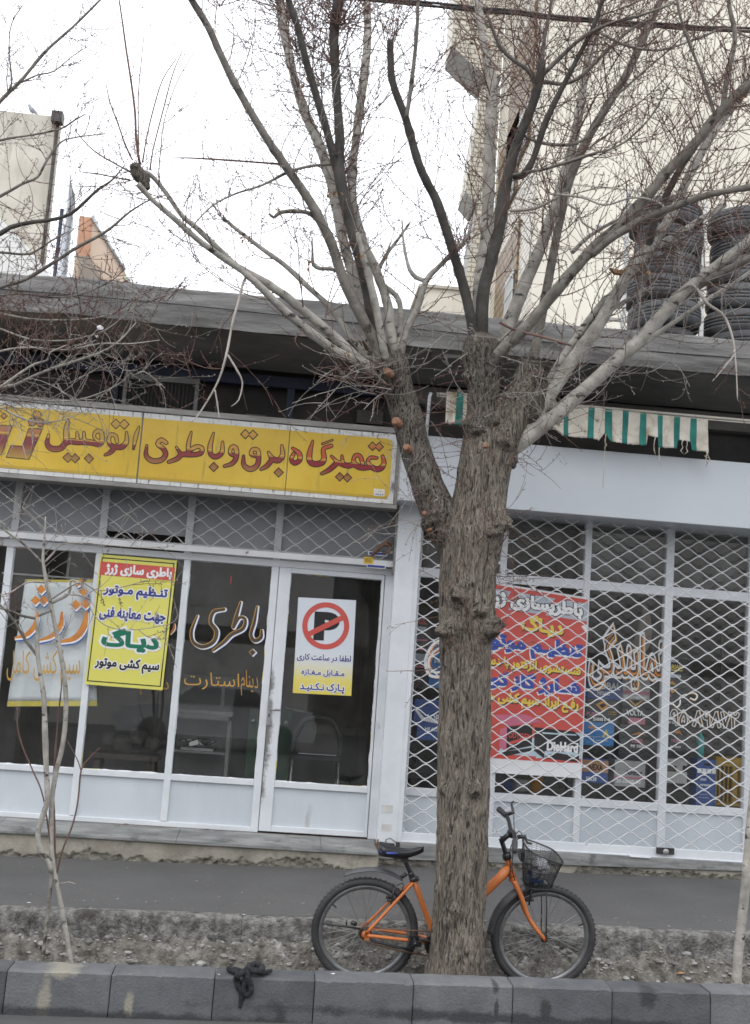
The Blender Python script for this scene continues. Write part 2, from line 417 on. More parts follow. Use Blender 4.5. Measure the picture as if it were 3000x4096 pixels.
M['blue_paint'] = flat('blue sign paint', (0.04, 0.12, 0.36), 0.6)
M['cloth'] = mat('grey white cloth', (0.66, 0.68, 0.70), (0.74, 0.76, 0.78), scale=5, rough=0.9, bump=0.3, bscale=14)
M['yellow_tape'] = mat('yellow hem tape', (0.58, 0.46, 0.08), (0.66, 0.55, 0.12), scale=8, rough=0.7)
M['bark'] = bark_mat('furrowed grey brown bark', (0.052, 0.044, 0.037), (0.175, 0.152, 0.126), (0.36, 0.313, 0.255), 44, 7.0, 1.2)
M['bark_dark'] = bark_mat('dark knotty bark', (0.034, 0.029, 0.025), (0.12, 0.105, 0.089), (0.28, 0.248, 0.21), 40, 9.5, 1.7)
M['bark_pale'] = mat('pale smooth branch bark', (0.20, 0.186, 0.162), (0.41, 0.387, 0.345), scale=11, lo=0.33, hi=0.66, rough=0.88, bump=0.6, bscale=40, spot=(0.05, 0.043, 0.036), spot_scale=12, spot_lo=0.57, spot_hi=0.63, spot_stretch=(1, 1, 1.8), detail=10)
M['bark_mid'] = mat('grey branch bark', (0.105, 0.095, 0.081), (0.225, 0.207, 0.18), scale=11, lo=0.33, hi=0.66, rough=0.88, bump=0.6, bscale=40, spot=(0.04, 0.034, 0.029), spot_scale=12, spot_lo=0.57, spot_hi=0.63, detail=10)
M['bark_olive'] = mat('dark olive branch bark', (0.040, 0.036, 0.031), (0.09, 0.083, 0.072), scale=9, rough=0.88, bump=0.6, bscale=40, detail=9)  # the darker branches' own olive brown bark colour
M['twig'] = mat('red brown twig bark', (0.095, 0.052, 0.04), (0.17, 0.10, 0.08), scale=6, rough=0.85)
M['twig_pale'] = mat('grey twig bark', (0.22, 0.195, 0.17), (0.38, 0.345, 0.31), scale=6, rough=0.85)
M['wound'] = mat('raw brown saw cut', (0.20, 0.10, 0.06), (0.33, 0.18, 0.11), scale=40, rough=0.9, bump=0.5)
M['leaf_dry'] = mat('dry brown leaf', (0.22, 0.11, 0.05), (0.34, 0.2, 0.11), scale=20, rough=0.8)
M['orange_bike'] = mat('worn orange frame paint', (0.50, 0.145, 0.04), (0.60, 0.19, 0.055), scale=8, rough=0.42, spot=(0.22, 0.11, 0.07), spot_scale=18, spot_lo=0.62, spot_hi=0.69, detail=9)
M['rubber'] = mat('dusty black rubber', (0.030, 0.030, 0.032), (0.055, 0.055, 0.056), scale=9, rough=0.75, bump=0.3, bscale=120)
M['tyre_rubber'] = mat('used tyre rubber', (0.026, 0.028, 0.032), (0.055, 0.058, 0.064), scale=6, rough=0.55, bump=0.25, bscale=60)
M['blackplastic'] = mat('black plastic', (0.018, 0.018, 0.02), (0.035, 0.035, 0.037), scale=8, rough=0.35)
M['greyplastic'] = mat('dark grey mudguard plastic', (0.05, 0.05, 0.055), (0.085, 0.085, 0.09), scale=7, rough=0.5)
M['saddle'] = mat('black vinyl', (0.012, 0.012, 0.014), (0.025, 0.025, 0.028), scale=8, rough=0.28)
M['steel'] = mat('tarnished steel', (0.30, 0.30, 0.30), (0.42, 0.42, 0.42), scale=15, rough=0.4, metal=0.8)
M['rim'] = mat('dull alloy rim', (0.16, 0.165, 0.17), (0.26, 0.265, 0.27), scale=12, rough=0.45, metal=0.6)
M['darksteel'] = mat('oily dark steel', (0.04, 0.038, 0.036), (0.08, 0.075, 0.07), scale=20, rough=0.5, metal=0.6)
M['wire'] = flat('black wire', (0.02, 0.02, 0.021), 0.5)
M['ragcloth'] = mat('black knotted cloth', (0.008, 0.008, 0.010), (0.035, 0.035, 0.04), scale=60, rough=0.95, bump=1.0, bscale=140)
M['awning'] = mat('stained cream canvas', (0.50, 0.46, 0.385), (0.66, 0.62, 0.54), scale=5, rough=0.9, spot=(0.27, 0.19, 0.11), spot_scale=6, spot_lo=0.50, spot_hi=0.72, bump=0.35, bscale=20, detail=9)
M['awning_green'] = mat('teal green canvas', (0.015, 0.13, 0.11), (0.035, 0.22, 0.185), scale=7, rough=0.9)
M['cream'] = mat('weathered cream render', (0.60, 0.56, 0.47), (0.74, 0.70, 0.60), scale=0.7, lo=0.3, hi=0.7, rough=0.9, spot=(0.46, 0.42, 0.35), spot_scale=1.3, spot_lo=0.57, spot_hi=0.8, spot_stretch=(2.5, 2.5, 0.3), detail=9)
M['cream_dark'] = mat('stained cream render', (0.42, 0.39, 0.335), (0.56, 0.53, 0.46), scale=1.0, rough=0.9, spot=(0.30, 0.27, 0.23), spot_scale=1.6, spot_lo=0.52, spot_hi=0.72, spot_stretch=(2.5, 2.5, 0.3))
M['tiles_y'] = tile_mat('small cream tiles', (0.62, 0.575, 0.48), (0.26, 0.235, 0.19), 0.20, 0.10, 0.014, axis='YZ')
M['tiles_x'] = tile_mat('small cream tiles facing the street', (0.62, 0.575, 0.48), (0.26, 0.235, 0.19), 0.20, 0.10, 0.014, axis='XZ')
M['brownbrick'] = tile_mat('ochre brick recess', (0.24, 0.155, 0.07), (0.06, 0.042, 0.025), 0.34, 0.17, 0.03, axis='YZ')
M['terracotta'] = mat('faded terracotta sheet', (0.52, 0.28, 0.18), (0.60, 0.35, 0.24), scale=2, rough=0.8)
M['peach'] = mat('pale peach render', (0.60, 0.46, 0.36), (0.66, 0.53, 0.43), scale=2, rough=0.9)
M['zinc'] = mat('galvanised flue pipe', (0.36, 0.38, 0.40), (0.50, 0.52, 0.54), scale=4, rough=0.4, metal=0.6, stretch=(1, 1, 0.3))
M['brick_far'] = tile_mat('brick across the street', (0.30, 0.27, 0.24), (0.2, 0.19, 0.18), 0.3, 0.1, 0.01, axis='XZ')
M['box_grey'] = mat('grey card', (0.32, 0.32, 0.31), (0.38, 0.38, 0.37), scale=5, rough=0.6)
M['box_black'] = mat('black card', (0.02, 0.02, 0.022), (0.035, 0.034, 0.034), scale=5, rough=0.45)
M['box_blue'] = mat('blue card', (0.03, 0.07, 0.24), (0.045, 0.095, 0.3), scale=5, rough=0.5)
M['box_sky'] = mat('bright blue card', (0.03, 0.17, 0.42), (0.04, 0.2, 0.48), scale=5, rough=0.5)
M['box_orange'] = mat('tan orange card', (0.38, 0.2, 0.1), (0.44, 0.24, 0.13), scale=5, rough=0.6)
M['pink'] = flat('pink ink', (0.55, 0.16, 0.24), 0.5)
M['orange_ink'] = flat('orange ink', (0.62, 0.28, 0.04), 0.5)
M['silver_ink'] = mat('silver grey print', (0.36, 0.40, 0.46), (0.46, 0.50, 0.55), scale=2, rough=0.4)
M['paleblue_ink'] = mat('pale blue print', (0.40, 0.52, 0.58), (0.5, 0.62, 0.68), scale=3, rough=0.4)
M['crate'] = mat('mustard plastic crate', (0.32, 0.19, 0.02), (0.38, 0.24, 0.03), scale=6, rough=0.5)
M['green_metal'] = mat('green enamel', (0.018, 0.05, 0.026), (0.026, 0.066, 0.034), scale=4, rough=0.45)
M['teal_plastic'] = flat('teal plastic', (0.02, 0.32, 0.30), 0.4)
M['grey_metal'] = mat('grey enamel cabinet', (0.13, 0.13, 0.127), (0.17, 0.17, 0.165), scale=4, rough=0.5)
M['wood_dark'] = mat('dark wood', (0.06, 0.045, 0.035), (0.09, 0.07, 0.055), scale=6, rough=0.7)
M['white_plastic'] = flat('white plastic', (0.6, 0.6, 0.58), 0.4)
M['paper'] = flat('white paper scrap', (0.7, 0.7, 0.72), 0.8)
M['coat'] = mat('taupe jacket cloth', (0.20, 0.17, 0.145), (0.27, 0.235, 0.2), scale=6, rough=0.95)
M['pigeon'] = mat('grey pigeon feathers', (0.2, 0.21, 0.24), (0.33, 0.34, 0.37), scale=20, rough=0.8)
M['grass'] = mat('thin green grass', (0.06, 0.13, 0.025), (0.11, 0.19, 0.05), scale=10, rough=0.7)
M['red_lamp'] = flat('red plastic', (0.35, 0.03, 0.02), 0.4)

# ------------------------------------------------------------------ lettering
_FORMS = {'ا': (0xFE8D, 2), 'ب': (0xFE8F, 4), 'پ': (0xFB56, 4), 'ت': (0xFE95, 4), 'ج': (0xFE9D, 4), 'خ': (0xFEA5, 4), 'د': (0xFEA9, 2), 'ر': (0xFEAD, 2),
          'ز': (0xFEAF, 2), 'ژ': (0xFB8A, 2), 'س': (0xFEB1, 4), 'ش': (0xFEB5, 4), 'ط': (0xFEC1, 4), 'ظ': (0xFEC5, 4), 'ع': (0xFEC9, 4), 'غ': (0xFECD, 4),
          'ف': (0xFED1, 4), 'ق': (0xFED5, 4), 'ک': (0xFB8E, 4), 'گ': (0xFB92, 4), 'ل': (0xFEDD, 4), 'م': (0xFEE1, 4), 'ن': (0xFEE5, 4), 'ه': (0xFEE9, 4),
          'و': (0xFEED, 2), 'ی': (0xFBFC, 4), 'ـ': (0x0640, 0)}

def joined(s):
    """Persian word in joined letter forms, in left-to-right drawing order"""
    out = []
    for i, c in enumerate(s):
        if c not in _FORMS: out.append(c); continue
        base, k = _FORMS[c]
        if k == 0: out.append(c); continue
        prev = s[i - 1] if i else ' '
        nxt = s[i + 1] if i + 1 < len(s) else ' '
        pj = prev in _FORMS and _FORMS[prev][1] != 2
        nj = nxt in _FORMS and k == 4
        idx = 3 if (pj and nj) else 2 if nj else 1 if pj else 0
        out.append(chr(base + idx))
    return ''.join(out[::-1])

_glyph = {}
def contours(s, persian=True):
    key = (s, persian)
    if key in _glyph: return _glyph[key]
    c = bpy.data.curves.new('lettering', 'FONT')
    c.body = joined(s) if persian else s
    o = bpy.data.objects.new('lettering', c)
    COL.objects.link(o)
    dg = bpy.context.evaluated_depsgraph_get()
    cu = o.to_curve(dg)
    res = []
    for sp in cu.splines:
        pts = []
        bz = sp.bezier_points
        n = len(bz)
        for i in range(n):
            a, b = bz[i], bz[(i + 1) % n]
            straight = (a.co - a.handle_right).length < 1e-6 and (b.co - b.handle_left).length < 1e-6
            if straight: pts.append((a.co.x, a.co.y))
            else:
                q = interpolate_bezier(a.co, a.handle_right, b.handle_left, b.co, 6)
                pts.extend((p.x, p.y) for p in q[:-1])
        clean = []
        for p in pts:
            if not clean or math.hypot(p[0] - clean[-1][0], p[1] - clean[-1][1]) > 1e-4: clean.append(p)
        if len(clean) > 2 and math.hypot(clean[0][0] - clean[-1][0], clean[0][1] - clean[-1][1]) < 1e-4: clean.pop()
        if len(clean) > 2: res.append(np.array(clean))
    o.to_curve_clear()
    bpy.data.objects.remove(o); bpy.data.curves.remove(c)
    _glyph[key] = res
    return res

def area(p): return 0.5 * float(np.sum(p[:, 0] * np.roll(p[:, 1], -1) - np.roll(p[:, 0], -1) * p[:, 1]))

def inflate(p, r, sgn):
    e1 = p - np.roll(p, 1, 0); e2 = np.roll(p, -1, 0) - p
    n1 = np.stack([e1[:, 1], -e1[:, 0]], 1) / (np.linalg.norm(e1, axis=1, keepdims=True) + 1e-9)
    n2 = np.stack([e2[:, 1], -e2[:, 0]], 1) / (np.linalg.norm(e2, axis=1, keepdims=True) + 1e-9)
    n = n1 + n2
    l2 = np.sum(n * n, 1, keepdims=True)
    n = 2 * n / np.maximum(l2, 1.2)
    return p + n * r * sgn

def union(polys, r=0.0):
    """flat mesh of the area wound by the polygons: (2-d points, triangles)"""
    tot = sum(area(p) for p in polys)
    sg = 1.0 if tot > 0 else -1.0
    if r: polys = [inflate(p, r, sg) for p in polys]
    vs = []; es = []
    for p in polys:
        b = len(vs); n = len(p)
        vs.extend(Vector((float(x), float(y))) for x, y in p)
        es.extend((b + i, b + (i + 1) % n) for i in range(n))
    V, _, F, _, _, _ = delaunay_2d_cdt(vs, es, [], 0, 1e-5)
    V = np.array([(v.x, v.y) for v in V]); F = np.array(F)
    C = V[F].mean(1)
    wn = np.zeros(len(C))
    for p in polys:
        lo, hi = p.min(0), p.max(0)
        idx = np.where((C[:, 0] >= lo[0]) & (C[:, 0] <= hi[0]) & (C[:, 1] >= lo[1]) & (C[:, 1] <= hi[1]))[0]
        if not len(idx): continue
        c = C[idx]; q = np.roll(p, -1, 0)
        y0, y1 = p[:, 1][None], q[:, 1][None]; x0, x1 = p[:, 0][None], q[:, 0][None]
        cr = (x1 - x0) * (c[:, 1:2] - y0) - (c[:, 0:1] - x0) * (y1 - y0)
        up = (y0 <= c[:, 1:2]) & (y1 > c[:, 1:2]) & (cr > 0)
        dn = (y0 > c[:, 1:2]) & (y1 <= c[:, 1:2]) & (cr < 0)
        wn[idx] += up.sum(1) - dn.sum(1)
    return V, F[wn * sg > 0.5]

def text2d(s, r=0.0, persian=True):
    c = contours(s, persian)
    allp = np.concatenate(c)
    lo, hi = allp.min(0), allp.max(0)
    V, F = union(c, r)
    return (V - lo) / (hi - lo), F          # unit box of the un-thickened letters

def capsule(a, b, ra, rb, n=7):
    a = np.array(a, float); b = np.array(b, float)
    d = b - a; L = np.linalg.norm(d)
    an = math.atan2(d[1], d[0]) if L > 1e-9 else 0
    pts = [b + rb * np.array([math.cos(an - PI / 2 + PI * k / n), math.sin(an - PI / 2 + PI * k / n)]) for k in range(n + 1)]
    pts += [a + ra * np.array([math.cos(an + PI / 2 + PI * k / n), math.sin(an + PI / 2 + PI * k / n)]) for k in range(n + 1)]
    return np.array(pts)

def strokes(st, grow=0.0):
    """brush strokes [(x, y, r), ...] as polygons"""
    out = []
    for s_ in st:
        sm = crom(s_, 14) if len(s_) > 2 else [np.array(p, float) for p in s_]
        for p, q in zip(sm[:-1], sm[1:]):
            out.append(capsule(p[:2], q[:2], max(0.5, p[2]) + grow, max(0.5, q[2]) + grow))
    return out

class Panel:
    """a flat upright rectangle in the street given by four photo corners; u runs right, v down"""
    def __init__(s, tl, tr, bl, br, Y):
        s.c = [at(*p, Y) for p in (tl, tr, bl, br)]
        s.n = Vector((0, -1, 0))
    def p(s, u, v, out=0.0):
        a = s.c[0].lerp(s.c[1], u); b = s.c[2].lerp(s.c[3], u)
        return a.lerp(b, v) + s.n * out
    def sheet(s, mb, u0, u1, v0, v1, out, m=0, nu=1, nv=1, warp=None):
        def fn(i, j):
            u = u0 + (u1 - u0) * i; v = v0 + (v1 - v0) * j
            return s.p(u, v, out + (warp(u, v) if warp else 0))
        mb.grid(fn, nu, nv, m, smooth=False)
    def poly(s, mb, uv, out, m=0):
        mb.add([tuple(s.p(u, v, out)) for u, v in uv], [tuple(range(len(uv)))], m)
    def text(s, mb, txt, u0, u1, v0, v1, out, m=0, r=0.03, persian=True):
        V, F = text2d(txt, r, persian)
        mb.add([tuple(s.p(u0 + (u1 - u0) * x, v1 + (v0 - v1) * y, out)) for x, y in V], [tuple(int(i) for i in f) for f in F], m)
    def aspect(s): return (s.c[1] - s.c[0]).length / (s.c[2] - s.c[0]).length

# ================================================================== GROUND
G = 0.02                                            # the street climbs gently to the right
def gz(z, x): return z + G * x
def slab(mb, x0, x1, y0, y1, za, zb, m=0, nx=1):
    """sheet from (y0, za) to (y1, zb) that follows the street's slope"""
    mb.grid(lambda u, v: (x0 + (x1 - x0) * u, y0 + (y1 - y0) * v, gz(za + (zb - za) * v, x0 + (x1 - x0) * u)), nx, 1, m, smooth=False)
XL, XR = -40.0, 40.0
Y_SW, Z_SW, Z_SWW = -2.03, 0.145, 0.166              # outer pavement edge
Y_K0, Y_K1, Z_K = -3.02, -3.20, 0.079                # far and near edge of the roadside kerb
Z_PIT, Z_ROAD = -0.138, -0.118
mb = MB(); slab(mb, XL, XR, Y_SW - 0.005, 2.0, Z_SW, Z_SWW + 0.02, nx=8)
tag(mb.build('pavement', M['asphalt']), kind='structure')
mb = MB(); slab(mb, -300, 300, -300, Y_K1 + 0.02, Z_ROAD, Z_ROAD - 0.006, nx=4)
tag(mb.build('road', M['road']), kind='structure')
mb = MB(); slab(mb, -300, 300, 2.0, 500, Z_SWW - 0.1, Z_SWW - 0.1, nx=2)
tag(mb.build('ground', M['road']), kind='structure')

# pavement kerb: broken concrete blocks along the planting strip
def fbm(x, y, z=0.0, o=4): return noise.fractal(Vector((x, y, z)), 1.0, 2.0, o)
kj = [at(px, py, Y_SW).x for px, py in ((135, 3650), (575, 3660), (970, 3672), (1965, 3700), (2550, 3715), (2932, 3725))]
mb = MB()
edges = [-7] + [-3.6, -2.9] + sorted(kj) + [4.2, 5.0, 5.8, 8]
for a, b in zip(edges[:-1], edges[1:]):
    a += 0.0015; b -= 0.0015
    n = max(4, int((b - a) / 0.02)); rough = rnd.uniform(0.006, 0.014); drop = rnd.uniform(-0.006, 0.008)
    def fn(u, v, a=a, b=b, drop=drop, rough=rough):
        x = a + (b - a) * u
        # v: inner top edge, outer top edge, down the face
        L = v * 0.42
        if L < 0.10: y, z = Y_SW + 0.004 - 0.085 * L / 0.10, Z_SW + 0.003 + drop
        else:
            k = (L - 0.10) / 0.32
            y, z = Y_SW - 0.085 - 0.012 * k, Z_SW - 0.32 * k + drop
        d = fbm(x * 9, L * 9, 3) * rough * (0.3 if L < 0.08 else 1.3)
        e = min(u, 1 - u) * (b - a)
        rnd_e = 0.009 * max(0, 1 - e / 0.015) * (0.3 + abs(noise.noise(Vector((a * 7, L * 11, 0)))) * 1.5)
        edge = 0.014 * max(0, 1 - abs(L - 0.10) / 0.03) * (0.6 + 0.8 * noise.noise(Vector((x * 14, 5, 0))))
        return (x, y - d + rnd_e + edge * 0.6, gz(z, x) - rnd_e * 0.4 - edge * 0.7 + d * 0.25)
    mb.grid(fn, n, 22)
mb.add([(XL, Y_SW - 0.075, gz(Z_SW - 0.012, XL)), (XR, Y_SW - 0.075, gz(Z_SW - 0.012, XR)), (XR, Y_SW - 0.075, gz(-0.5, XR)), (XL, Y_SW - 0.075, gz(-0.5, XL)), (XL, Y_SW + 0.05, gz(Z_SW - 0.012, XL)), (XR, Y_SW + 0.05, gz(Z_SW - 0.012, XR))], [(0, 1, 2, 3), (4, 5, 1, 0)])
tag(mb.build('pavement_kerb', M['oldkerb'], fix=False), kind='structure')

# planting strip between the two kerbs
def pit_z(x, y):
    """flat floor, then a crumbling ledge of earth and old concrete against the pavement kerb"""
    t = (y - Y_K0) / (Y_SW - 0.09 - Y_K0)
    n1, n2 = noise.noise(Vector((x * 2.3, 4, 0))), noise.noise(Vector((x * 8.0, 1, 0)))
    e = (t - (0.80 + 0.05 * n1 + 0.03 * n2)) / 0.10
    e = min(1.0, max(0.0, e)); e = e * e * (3 - 2 * e)
    tal = min(1.0, max(0.0, (t - 0.5) / 0.35))
    hgt = 0.135 * (0.95 + 0.35 * n1 + 0.2 * n2)
    z = Z_PIT - 0.012 + hgt * e + 0.025 * tal + 0.05 * fbm(x * 5, y * 6, 1, 5) * (0.15 + 0.85 * tal) + (0.007 + 0.034 * tal) * fbm(x * 19, y * 19, 4, 4)
    return gz(z, x)
mb = MB()
mb.grid(lambda u, v: (-5 + 11 * u, Y_K0 + 0.03 + (Y_SW - 0.07 - Y_K0 - 0.03) * v, pit_z(-5 + 11 * u, Y_K0 + 0.03 + (Y_SW - 0.07 - Y_K0 - 0.03) * v)), 900, 70)
tag(mb.build('dirt_strip', M['dirt'], fix=False), kind='structure')
mb = MB()
def pebble(mb, x, y, z, r, m=0):
    ph = rnd.uniform(0, 6)
    vs = []; n1 = 6
    pr = [(0.0, -0.6), (0.75, -0.35), (1.0, 0.1), (0.7, 0.5), (0.0, 0.72)]
    sx, sy = rnd.uniform(0.7, 1.4), rnd.uniform(0.7, 1.2)
    for rr, h in pr:
        for k in range(n1):
            an = 2 * PI * k / n1 + ph
            j = rnd.uniform(0.78, 1.15)
            vs.append((x + math.cos(an) * rr * r * sx * j, y + math.sin(an) * rr * r * sy * j, z + h * r * rnd.uniform(0.7, 1.0)))
    fs = [(i * n1 + k, i * n1 + (k + 1) % n1, (i + 1) * n1 + (k + 1) % n1, (i + 1) * n1 + k) for i in range(4) for k in range(n1)]
    mb.add(vs, fs, m, False)
for _ in range(5200):
    x = rnd.uniform(-2.6, 4.2); t = rnd.random() ** 0.55
    y = Y_K0 + 0.05 + (Y_SW - 0.12 - Y_K0 - 0.05) * t
    r = min(0.03 if t > 0.5 else 0.012, 0.003 + rnd.expovariate(1 / 0.0052))
    pebble(mb, x, y, pit_z(x, y) + r * 0.25, r)
tag(mb.build('gravel', M['stone'], fix=False), 'loose gravel and crumbled concrete in the planting strip', 'gravel', kind='stuff')

mb = MB()
for _ in range(900):                                  # grit trodden over the pavement
    x = rnd.uniform(-2.6, 4.4); y = Y_SW + rnd.random() ** 1.5 * 1.6; r = 0.0015 + rnd.expovariate(1 / 0.0018)
    pebble(mb, x, y, gz(Z_SW + (Z_SWW - Z_SW) * (y - Y_SW) / (2 - Y_SW), x) + r * 0.4, min(r, 0.009))
tag(mb.build('grit', M['stone'], fix=False), 'fine pale grit scattered over the dark pavement', 'grit', kind='stuff')

# roadside kerb of half metre blocks
mb = MB()
kp = [(34, 3900), (450, 3905), (860, 3912), (1259, 3920), (1652, 3925), (2047, 3940), (2441, 3955), (2832, 3972)]
ks = [at(px, py, -3.16).x for px, py in kp]
st = (ks[-1] - ks[0]) / 7
ks = [ks[0] - st * k for k in range(9, 0, -1)] + ks + [ks[-1] + st * k for k in range(1, 9)]
kq, kb_ = (0, 1, 2, 0, 1, 0, 2), []
for a, b in zip(ks[:-1], ks[1:]):
    a += 0.0022; b -= 0.0022
    dz = rnd.uniform(-0.004, 0.004); dy = rnd.uniform(-0.004, 0.004); ch = 0.012
    prof = [(Y_K0 + dy, -0.35), (Y_K0 + dy, Z_K - 0.01 + dz), (Y_K0 + dy - 0.01, Z_K + dz), (Y_K1 + dy + ch * 1.6, Z_K + dz - 0.004), (Y_K1 + dy, Z_K + dz - ch), (Y_K1 + dy - 0.022, -0.30)]
    n = 60; P = len(prof)
    vs = []
    for i in range(n + 1):
        x = a + (b - a) * i / n
        for k, (y, z) in enumerate(prof):
            e = (0.003 * noise.noise(Vector((x * 12, k * 3.3, 0))) - (0.012 * max(0, noise.noise(Vector((x * 30, 2.2, a))) - 0.28) if k in (3, 4) else 0)) if 0 < k < 5 else 0
            en = 0.004 if i in (0, n) and 0 < k < 5 else 0
            vs.append((x, y + e + en * (1 if k > 2 else -1), gz(z, x) + e - en * 0.6))
    fs = [(i * P + k, (i + 1) * P + k, (i + 1) * P + k + 1, i * P + k + 1) for i in range(n) for k in range(P - 1)]
    fs += [tuple(range(P)), tuple(n * P + k for k in range(P - 1, -1, -1))]
    mb.add(vs, fs, kq[len(kb_) % 7]); kb_.append(1)
kb = tag(mb.build('kerb', [M['kerb'], M['kerb_dark'], M['kerb_pale']]), kind='structure')
def krel(px, py): return tuple(at(px, py, Y_K1) - LOC[kb.name])
tan_, dark_ = (0.27, 0.25, 0.20), (0.03, 0.03, 0.032)
stains = [(krel(180, 3990), (0.035, 0.3, 0.16), 9, tan_), (krel(235, 3890), (0.10, 0.3, 0.03), 9, tan_), (krel(515, 4050), (0.022, 0.3, 0.10), 9, tan_), (krel(1985, 4030), (0.012, 0.3, 0.05), 12, dark_), (krel(1985, 3950), (0.02, 0.3, 0.03), 12, dark_), (krel(2600, 3990), (0.06, 0.3, 0.05), 10, dark_), (krel(2180, 4040), (0.03, 0.3, 0.05), 12, dark_), (krel(1120, 4060), (0.04, 0.3, 0.05), 12, dark_), (krel(2190, 4085), (1.5, 0.3, 0.03), 8, dark_), (krel(500, 4065), (1.2, 0.3, 0.03), 8, dark_)]  # the wide low patches darken the kerb face along its foot
for i_, (c1_, c2_) in enumerate((((0.056, 0.059, 0.064), (0.122, 0.126, 0.131)), ((0.043, 0.046, 0.05), (0.10, 0.103, 0.107)), ((0.068, 0.071, 0.076), (0.145, 0.148, 0.151)))):
    kb.data.materials[i_] = mat('stained kerb concrete', c1_, c2_, scale=4.5 + i_, lo=0.3, hi=0.7, rough=0.88, bump=0.6, bscale=90, spot=(0.20, 0.19, 0.165), spot_scale=3.0, spot_lo=0.65, spot_hi=0.78, fine=0.3, spot_stretch=(1, 1, 0.3), detail=10, smudge=stains)

# ================================================================== SHOP BUILDING
shop = thing('shop_building', (0, 0, Z_SWW), 'low grey shop building with flat felted canopy roof and two white framed shop fronts', 'building')
YF = 0.0                                             # plane of the shop-front frames
zS = 0.31                                            # left doorstep
zT = mz([(60, 2189), (384, 2213), (738, 2237), (1086, 2266)], YF)
zB = mz([(0, 3052), (300, 3066), (658, 3095), (1019, 3121)], YF)
zD0 = mz([(0, 3268), (1200, 3335)], YF)
m0 = (mx([(32, 2180)], YF), mx([(60, 2189)], YF))
m1 = (mx([(384.5, 2213), (300, 3066)], YF), mx([(324, 3076)], YF))
m2 = (mx([(738, 2237), (658.6, 3095)], YF), mx([(765, 2240), (686, 3098)], YF))
m3 = (mx([(1086.7, 2266), (1019, 3121)], YF), mx([(1117.6, 2268), (1041, 3200)], YF))
dL, dR = m3[1] + 0.004, mx([(1544, 2304), (1472, 3173)], YF)
gL, gR = mx([(1165, 2290), (1099, 3122)], YF), mx([(1530, 2324), (1467, 3148)], YF)
gT, gB = mz([(1165, 2290), (1530, 2324)], YF), mz([(1099, 3122), (1467, 3148)], YF)
dT = mz([(1117.6, 2268), (1544, 2304)], YF)
gap = mx([(1583.6, 2283), (1508, 3250)], YF)
YP = -0.16
pilL, pilR = mx([(1588, 2200), (1508, 3300)], YP), mx([(1667, 2200), (1586.6, 3300)], YP)
zSB = mz([(300, 1915), (1300, 2000)], -0.30)          # underside of the shop sign
xLL = -4.2                                            # shop front runs on beyond the photo's left edge
wd = m1[0] - m0[1]
cells = [(m1[1], m2[0]), (m2[1], m3[0]), (m0[1], m1[0]), (m0[0] - wd, m0[0])]
zHead = zT + 0.05

def frame_box(parts, name='window_frame', parent=shop, m='paint', bevel=0.004):
    mb = MB()
    for p in parts: mb.box(*p)
    return mb.build(name, M[m], parent, bevel=bevel)

# left shop front: outer frame, kick panels, glass
parts = [(xLL, gap - 0.006, YF - 0.03, YF + 0.04, zT, zHead)]
for a, b in (m0, m1, m2): parts.append((a, b, YF - 0.028, YF + 0.04, zD0 + 0.04, zT))
parts.append((m3[0], m3[1], YF - 0.028, YF + 0.04, zD0, zT))
parts.append((m0[0] - wd - 0.06, m0[0] - wd, YF - 0.028, YF + 0.04, zD0 + 0.04, zT))
parts.append((xLL, m3[0], YF - 0.026, YF + 0.038, zB - 0.045, zB))
parts.append((xLL, m3[0], YF - 0.026, YF + 0.038, zD0, zD0 + 0.038))
parts.append((dR + 0.005, gap - 0.006, YF - 0.03, YF + 0.04, zD0, zT))
frame_box(parts, 'shopfront_frame')
mb = MB(); mb.box(xLL, m3[0], YF - 0.006, YF + 0.02, zD0 + 0.02, zB - 0.02); mb.build('kick_panel', M['paint_blue'], shop)
mb = MB(); vs = []                                    # rust where the paint has lifted along the bottom rail
for k in range(260):
    x = -2.2 + (gap + 2.2) * k / 259; h = max(0.0008, 0.010 * (-0.5 + 1.7 * noise.noise(Vector((x * 3.5, 3, 0))) + 0.9 * noise.noise(Vector((x * 22, 8, 0)))))
    vs += [(x, YF - 0.0355, zD0 - 0.004), (x, YF - 0.0355, zD0 + h)]
mb.add(vs, [(2 * k, 2 * k + 2, 2 * k + 3, 2 * k + 1) for k in range(259)]); mb.build('rust_line', M['rust'], shop)
panes = []
for a, b in cells:
    mb = MB(); mb.box(a - 0.008, b + 0.008, YF + 0.006, YF + 0.011, zB - 0.01, zT + 0.01)
    panes.append(mb.build('window_pane', M['glass'], shop))
